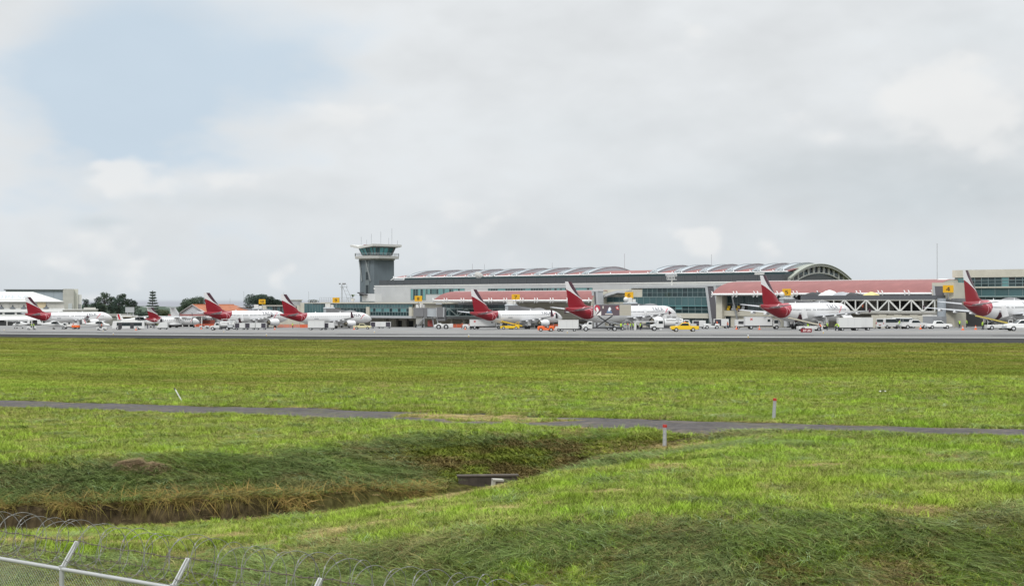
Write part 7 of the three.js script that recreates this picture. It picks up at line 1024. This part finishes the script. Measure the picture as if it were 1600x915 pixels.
{
  const post = (label, px, d, base, top, lean) => { const k = d / F, x = (px - CX) * k, o = thing('marker_post', label, 'marker post', 'red-topped marker posts along the track'), h = (base - top) * k; o.position.set(x, HC - groundH(x, d) - 0.05, -d); o.rotation.z = lean; const pg = [0.062, 0.06, 0.058, 0.056].map((r, i) => cyl(r, r - 0.002, h / 4 + 0.02, 0, h / 8 + i * h / 4, 0, 'y', 14)); part('shaft', [pg[0], pg[1], pg[2], cyl(0.056, 0.054, h * 0.15, 0, h * 0.82, 0, 'y', 14)], weathered(0.33, 0.335, 0.34, 0.5, 0.5, 0.6, px, 0.8), o); part('red_cap', cyl(0.066, 0.064, h * 0.11, 0, h * 0.945, 0, 'y', 14), mat(0.42, 0.03, 0.022, 0.6), o); return o; };
  post('upright grey marker post with red top on the near side of the track', 1038.5, 42.46, 681, 643, -0.012); post('leaning grey marker post with red top beyond the track', 1209, 48.4, 656, 620.5, -0.06);
  const st = thing('leaning_stake', 'thin white stake leaning in the grass beyond the track', 'stake'), d = 63, k = d / F; st.position.set((285.5 - CX) * k, HC - groundH((285.5 - CX) * k, d) - 0.03, -d); part('shaft', [beam([0, 0, 0], [-0.36, 0.62, 0], 0.045, 0.03)], mat(0.74, 0.74, 0.72, 0.6), st); part('tip', beam([-0.345, 0.595, 0], [-0.39, 0.67, 0], 0.052, 0.036), mat(0.12, 0.10, 0.09, 0.8), st);
  const bag = thing('white_scrap', 'small white scrap lying in the grass beyond the track', 'litter'), d2 = 63.4, x2 = (1379 - CX) * d2 / F; bag.position.set(x2, HC - groundH(x2, d2) + 0.05, -d2); part('sheet', grid(6, 4, (u, v) => [(u - 0.5) * 0.34, 0.05 * sin(u * 9) * sin(v * 5) + 0.06 * v, (v - 0.5) * 0.2]), mat(0.75, 0.75, 0.73, 0.7, { side: THREE.DoubleSide }), bag);
}
{ // the culvert mouth: a stained wall across the ditch, a pale broken slab
  const x = -0.85, d = 40.35, o = thing('culvert', 'stained concrete culvert wall across the bottom of the ditch', 'culvert'); const y = HC - 5.36; o.position.set(x, y, -d); o.rotation.y = 0.10;
  part('headwall', [byMetres(bx(-0.68, 1.0, -0.4, 0.33, -0.22, 0))], weathered(0.055, 0.044, 0.034, 1.1, 1.2, 0.9, 61, 0.95), o); part('coping', byMetres(bx(-0.72, 1.05, 0.33, 0.37, -0.30, 0.03)), weathered(0.075, 0.06, 0.046, 0.8, 1.5, 0.5, 66, 0.95), o); part('wing_wall', beam([-0.70, -0.15, -0.05], [-0.95, -0.15, 0.5], 0.7, 0.12).translate(0, 0, 0), weathered(0.075, 0.06, 0.047, 0.9, 1, 1, 63, 0.95), o);
  const s = thing('broken_slab', 'small broken pale concrete block at the culvert foot', 'concrete block'); s.position.set(-0.48, HC - 5.05, -39.2); s.rotation.set(0.1, 0.35, -0.12); part('block', [bx(-0.08, 0.0, -0.25, 0.10, -0.06, 0.06), bx(-0.08, 0.24, 0.06, 0.105, -0.08, 0.08)], mat(0.40, 0.38, 0.34, 0.9), s);
}
{ // a raked heap of dead grass, and loose straw
  const hx = -9.84, hd = 37.0, r = rng(808), pos = [], nor = []; for (let i = 0; i < 5200; i++) { const a = r() * 6.28, q = sqrt(r()), u = cos(a) * q, v = sin(a) * q, x = u * 0.72 + (u > 0.2 ? 0.12 : 0), z = v * 0.45, hgt = 0.26 * pow(max(0, 1 - q * q), 0.8) * (0.6 + 0.8 * fbm2(u * 3 + 5, v * 3, 3)) * (u > 0.1 ? 0.72 : 1), y = HC - groundH(hx + x, hd - z) + hgt * (0.4 + 0.6 * r()), t = r() * 6.28, L = 0.05 + 0.10 * r(), w = 0.012, dx = cos(t) * L, dz = sin(t) * L, dy = (r() - 0.4) * 0.06; const tri = [[-dx - dz * 0.06, -dy, -dz + dx * 0.06], [-dx + dz * 0.06, -dy, -dz - dx * 0.06], [dx, dy + w, dz]]; for (const [px, py, pz] of [tri[1], tri[0], tri[2]]) { pos.push(hx + x + px, y + py, -(hd - z) * 1 + pz); nor.push(0, 1, 0); } }
  const g = new THREE.BufferGeometry(); g.setAttribute('position', new THREE.Float32BufferAttribute(pos, 3)); g.setAttribute('normal', new THREE.Float32BufferAttribute(nor, 3)); g.setAttribute('uv', new THREE.Float32BufferAttribute(new Float32Array(pos.length / 3 * 2), 2)); const o = solo('hay_heap', g, mat(0.30, 0.21, 0.11, 0.95, { side: THREE.DoubleSide }), 'brown heap of raked dead grass on the edge of the ditch bank', 'hay heap'); stuff(o);
}
const GRASS_GAIN = 1.38;
// ---------------------------------------------------------------- grass: blades in tufts, scattered by what grows where
function tuft(seed, n, { h, w, spread, lean, droop, segs = 2 }) {
  const r = rng(seed), pos = [], nor = [], uv = [];
  for (let b = 0; b < n; b++) {
    const a = r() * 2 * PI, rad = spread * sqrt(r()), x0 = cos(a) * rad, z0 = sin(a) * rad, dir = r() * 2 * PI, H = h * (0.55 + 0.75 * r()), L = lean * (0.4 + r()), wd = w * (0.7 + 0.6 * r()), fx = cos(dir), fz = sin(dir), face = r() * PI, sx = cos(face), sz = sin(face);
    const at = (t) => { const out = L * t * (0.5 + 0.5 * t) * H * 2, up = H * (t - droop * t * t); return [x0 + fx * out, up, z0 + fz * out]; };
    const P = []; for (let k = 0; k <= segs; k++) P.push(at(k / segs));
    const put = (p, o) => [p[0] + sx * o, p[1], p[2] + sz * o];
    const tri = (A, B, C) => { let ux = B[0] - A[0], uy = B[1] - A[1], uz = B[2] - A[2], vx = C[0] - A[0], vy = C[1] - A[1], vz = C[2] - A[2], n = [uy * vz - uz * vy, uz * vx - ux * vz, ux * vy - uy * vx]; const l = hypot(...n) || 1, f = n[1] < 0 ? -1 : 1; if (f < 0) [B, C] = [C, B]; n = n.map((q) => q * f / l); for (const q of [A, B, C]) { pos.push(...q); nor.push(n[0], n[1] + 0.25, n[2]); uv.push(0, 0); } };
    for (let k = 0; k < segs; k++) {
      const a0 = wd * (1 - k / segs) / 2, a1 = wd * (1 - (k + 1) / segs) / 2;
      tri(put(P[k], -a0), put(P[k], a0), put(P[k + 1], a1));
      if (k < segs - 1) tri(put(P[k], -a0), put(P[k + 1], a1), put(P[k + 1], -a1));
    }
  }
  const g = new THREE.BufferGeometry(); g.setAttribute('position', new THREE.Float32BufferAttribute(pos, 3)); g.setAttribute('normal', new THREE.Float32BufferAttribute(nor, 3)); g.setAttribute('uv', new THREE.Float32BufferAttribute(uv, 2)); return g;
}
const FIELDS = {};
function field(key, geo, label) { FIELDS[key] = { geo, label, m: [], c: [] }; }
field('short', tuft(1, 26, { h: 0.065, w: 0.013, spread: 0.13, lean: 0.55, droop: 0.1 }), 'short bright mown grass covering the flat of the near field');
field('lush', tuft(2, 22, { h: 0.15, w: 0.014, spread: 0.12, lean: 0.35, droop: 0.15 }), 'taller fresh green blades standing up in the mown grass');
field('lying', tuft(3, 12, { h: 0.25, w: 0.018, spread: 0.18, lean: 1.2, droop: 0.75, segs: 3 }), 'long dark cut grass lying flat on the ditch banks');
field('dry', tuft(4, 30, { h: 0.07, w: 0.011, spread: 0.2, lean: 1.6, droop: 0.7 }), 'pale dry clippings left lying in small heaps');
field('hang', tuft(5, 16, { h: 0.22, w: 0.014, spread: 0.10, lean: 0.9, droop: 1.5, segs: 3 }), 'yellow brown dead grass hanging over the undercut ditch edge');
field('weed', tuft(6, 20, { h: 0.10, w: 0.026, spread: 0.16, lean: 0.9, droop: 0.5 }), 'low yellowish weeds on the slope above the culvert');
field('distant', tuft(7, 34, { h: 0.055, w: 0.022, spread: 0.42, lean: 0.6, droop: 0.1 }), 'mown grass of the far field up to the runway shoulder');
{
  const r = rng(4242), q = new THREE.Quaternion(), e = new THREE.Euler(), M = new THREE.Matrix4();
  const add = (key, x, y, z, size, tall, turn, tiltX, tiltZ, c, v) => { const f = FIELDS[key]; e.set(tiltX, turn, tiltZ, 'ZXY'); q.setFromEuler(e); M.compose(V3(x, y, z), q, V3(size, size * tall, size)); f.m.push(M.clone()); f.c.push([c[0] * v, c[1] * v, c[2] * v]); };
  // near and middle field
  const N = 310000, d0 = 19, d1 = 78;
  for (let i = 0; i < N; i++) {
    const d = d0 * pow(d1 / d0, r()), a = (r() - 0.5) * 0.86, x = a * d, roll = r(), v = (0.55 + 0.9 * pow(r(), 1.4)) * (0.70 + 0.55 * fbm2(x * 1.5 + 5, d * 1.1 + 50, 3));
    const c = cover(x, d), y = HC - c.p.h - 0.01, z = -d, tr = r() * 6.28, k = 1 + (d - 25) * 0.006;
    if (c.bare > 0.55) { if (roll < 0.62) continue; add(roll < 0.8 ? 'weed' : 'dry', x, y, z, 0.5 + 0.4 * r(), 0.8, tr, 0, 0, blend([0.12, 0.12, 0.03], [0.16, 0.11, 0.06], r()), v); continue; }
    if (x > -1.9 && x < 1.3 && d > 38.4 && d < 40.6 && c.p.e < 1.6) continue;
    if (c.track > 0.5 && (c.spill ?? 0) < 0.3) { if (roll > 0.03) continue; add('short', x, y, z, 0.6, 1, tr, 0, 0, TINT.straw, v * 0.8); continue; }
    let w = r();
    if ((w -= c.brown) < 0) { add('hang', x, y + 0.03, z, 1.1 + 0.5 * r(), 1, tr, 0.5 + 0.3 * r(), 0, blend([0.225, 0.150, 0.052], [0.13, 0.13, 0.032], r() * 0.8), v); continue; }
    if ((w -= c.straw) < 0) { add('dry', x, y, z, (0.8 + 0.5 * r()) * k, 0.9 + 0.5 * r(), tr, 0, 0, blend(TINT.straw, [0.24, 0.22, 0.075], r() * 0.7), v); continue; }
    if ((w -= c.long * (1 - c.straw)) < 0) {
      if (roll < 0.42) continue;
      const dryer = sstep(0.5, 0.7, fbm2(x * 0.7 + 80, d * 0.7, 3)), col = blend(blend([0.150, 0.196, 0.070], [0.120, 0.182, 0.030], c.n1 > 0.5 ? r() : r() * 0.4), r() < 0.16 ? [0.24, 0.31, 0.17] : [0.23, 0.185, 0.08], dryer * 0.75 * r() + (r() < 0.14 ? 0.7 : 0));
      const clump = 0.55 + 0.75 * fbm2(x * 0.55 + 12, d * 0.9, 3), comb = fbm2(x * 0.3 + 2, d * 0.5, 2) * 5;
      add('lying', x, y, z, (0.75 + 0.5 * r()) * k, clump * (0.7 + 0.6 * r()), r() < 0.55 ? comb + r() : tr, 0, 0, col, v * 0.95); continue;
    }
    if ((w -= c.weed) < 0) { add('weed', x, y, z, (0.6 + 0.8 * r()) * k, 0.7 + 0.9 * r(), tr, 0, 0, blend(blend([0.17, 0.185, 0.028], [0.10, 0.16, 0.03], r() * 0.7), [0.15, 0.105, 0.048], sstep(0.48, 0.68, fbm2(x * 1.1 + 3, d * 1.1 + 33, 3)) * 0.8 + 0.1 * r()), v); continue; }
    const base = swardAt(x, d, c), tall = sstep(0.55, 0.68, fbm2(x * 0.9 + 31, d * 0.9 + 8, 3)) * (d < 42 ? 1 : 0.6);
    const dead = r() < 0.10 + 0.22 * sstep(0.5, 0.65, fbm2(x * 0.6 + 3, d * 1.0 + 70, 3));
    if (r() < 0.06 + 0.42 * tall) add('lush', x, y, z, (0.7 + 0.45 * r()) * k, 0.7 + 0.6 * r(), tr, 0, 0, blend(base, [0.165, 0.27, 0.026], 0.55), v * 1.2);
    else add('short', x, y, z, (0.8 + 0.5 * r()) * k, 0.7 + 0.7 * r(), tr, 0, 0, dead ? blend(base, [0.28, 0.24, 0.10], 0.6) : blend(base, [0.195, 0.238, 0.066], 0.45), v * 1.1);
  }
  // the far field, thinning with distance
  for (let i = 0; i < 90000; i++) {
    const d = 74 * pow(3.9, r()), a = (r() - 0.5) * 0.84, x = a * d, t = tOf(x, d), s = CT * x - ST * d; if (t > edgeT(s) - 0.5) continue;
    const c = cover(x, d), v = (0.6 + 0.7 * r()) * (0.75 + 0.5 * fbm2(s * 0.09 + 5, t * 0.5 + 50, 3)), y = HC - c.p.h - 0.01;
    if (t > edgeT(s) - 1.5 && r() < 0.3) continue;
    const base = swardAt(x, d, c), dead = r() < c.straw;
    add('distant', x, y - (t > edgeT(s) - 6 ? 0.04 : 0), -d, 0.9 + 0.6 * r() + (d - 74) * 0.003, 0.6 + 0.8 * r(), r() * 6.28, 0, 0, dead ? blend(base, TINT.straw, 0.45) : blend(base, [0.17, 0.215, 0.036], 0.22), v * 0.97);
  }
  const blade = new THREE.MeshPhysicalMaterial({ roughness: 0.9, specularIntensity: 0.12, side: THREE.DoubleSide, color: new THREE.Color().setRGB(GRASS_GAIN, GRASS_GAIN, GRASS_GAIN) });
  for (const f of Object.values(FIELDS)) {
    const im = new THREE.InstancedMesh(f.geo, blade, f.m.length), col = new THREE.Color();
    f.m.forEach((m, i) => { im.setMatrixAt(i, m); im.setColorAt(i, col.setRGB(min(f.c[i][0], 0.5), min(f.c[i][1], 0.5), min(f.c[i][2], 0.5))); });
    im.name = numbered('grass'); tag(im, f.label, 'grass'); stuff(im); im.castShadow = im.receiveShadow = true; scene.add(im);
  }
}
shadows(scene);
renderer.render(scene, camera);
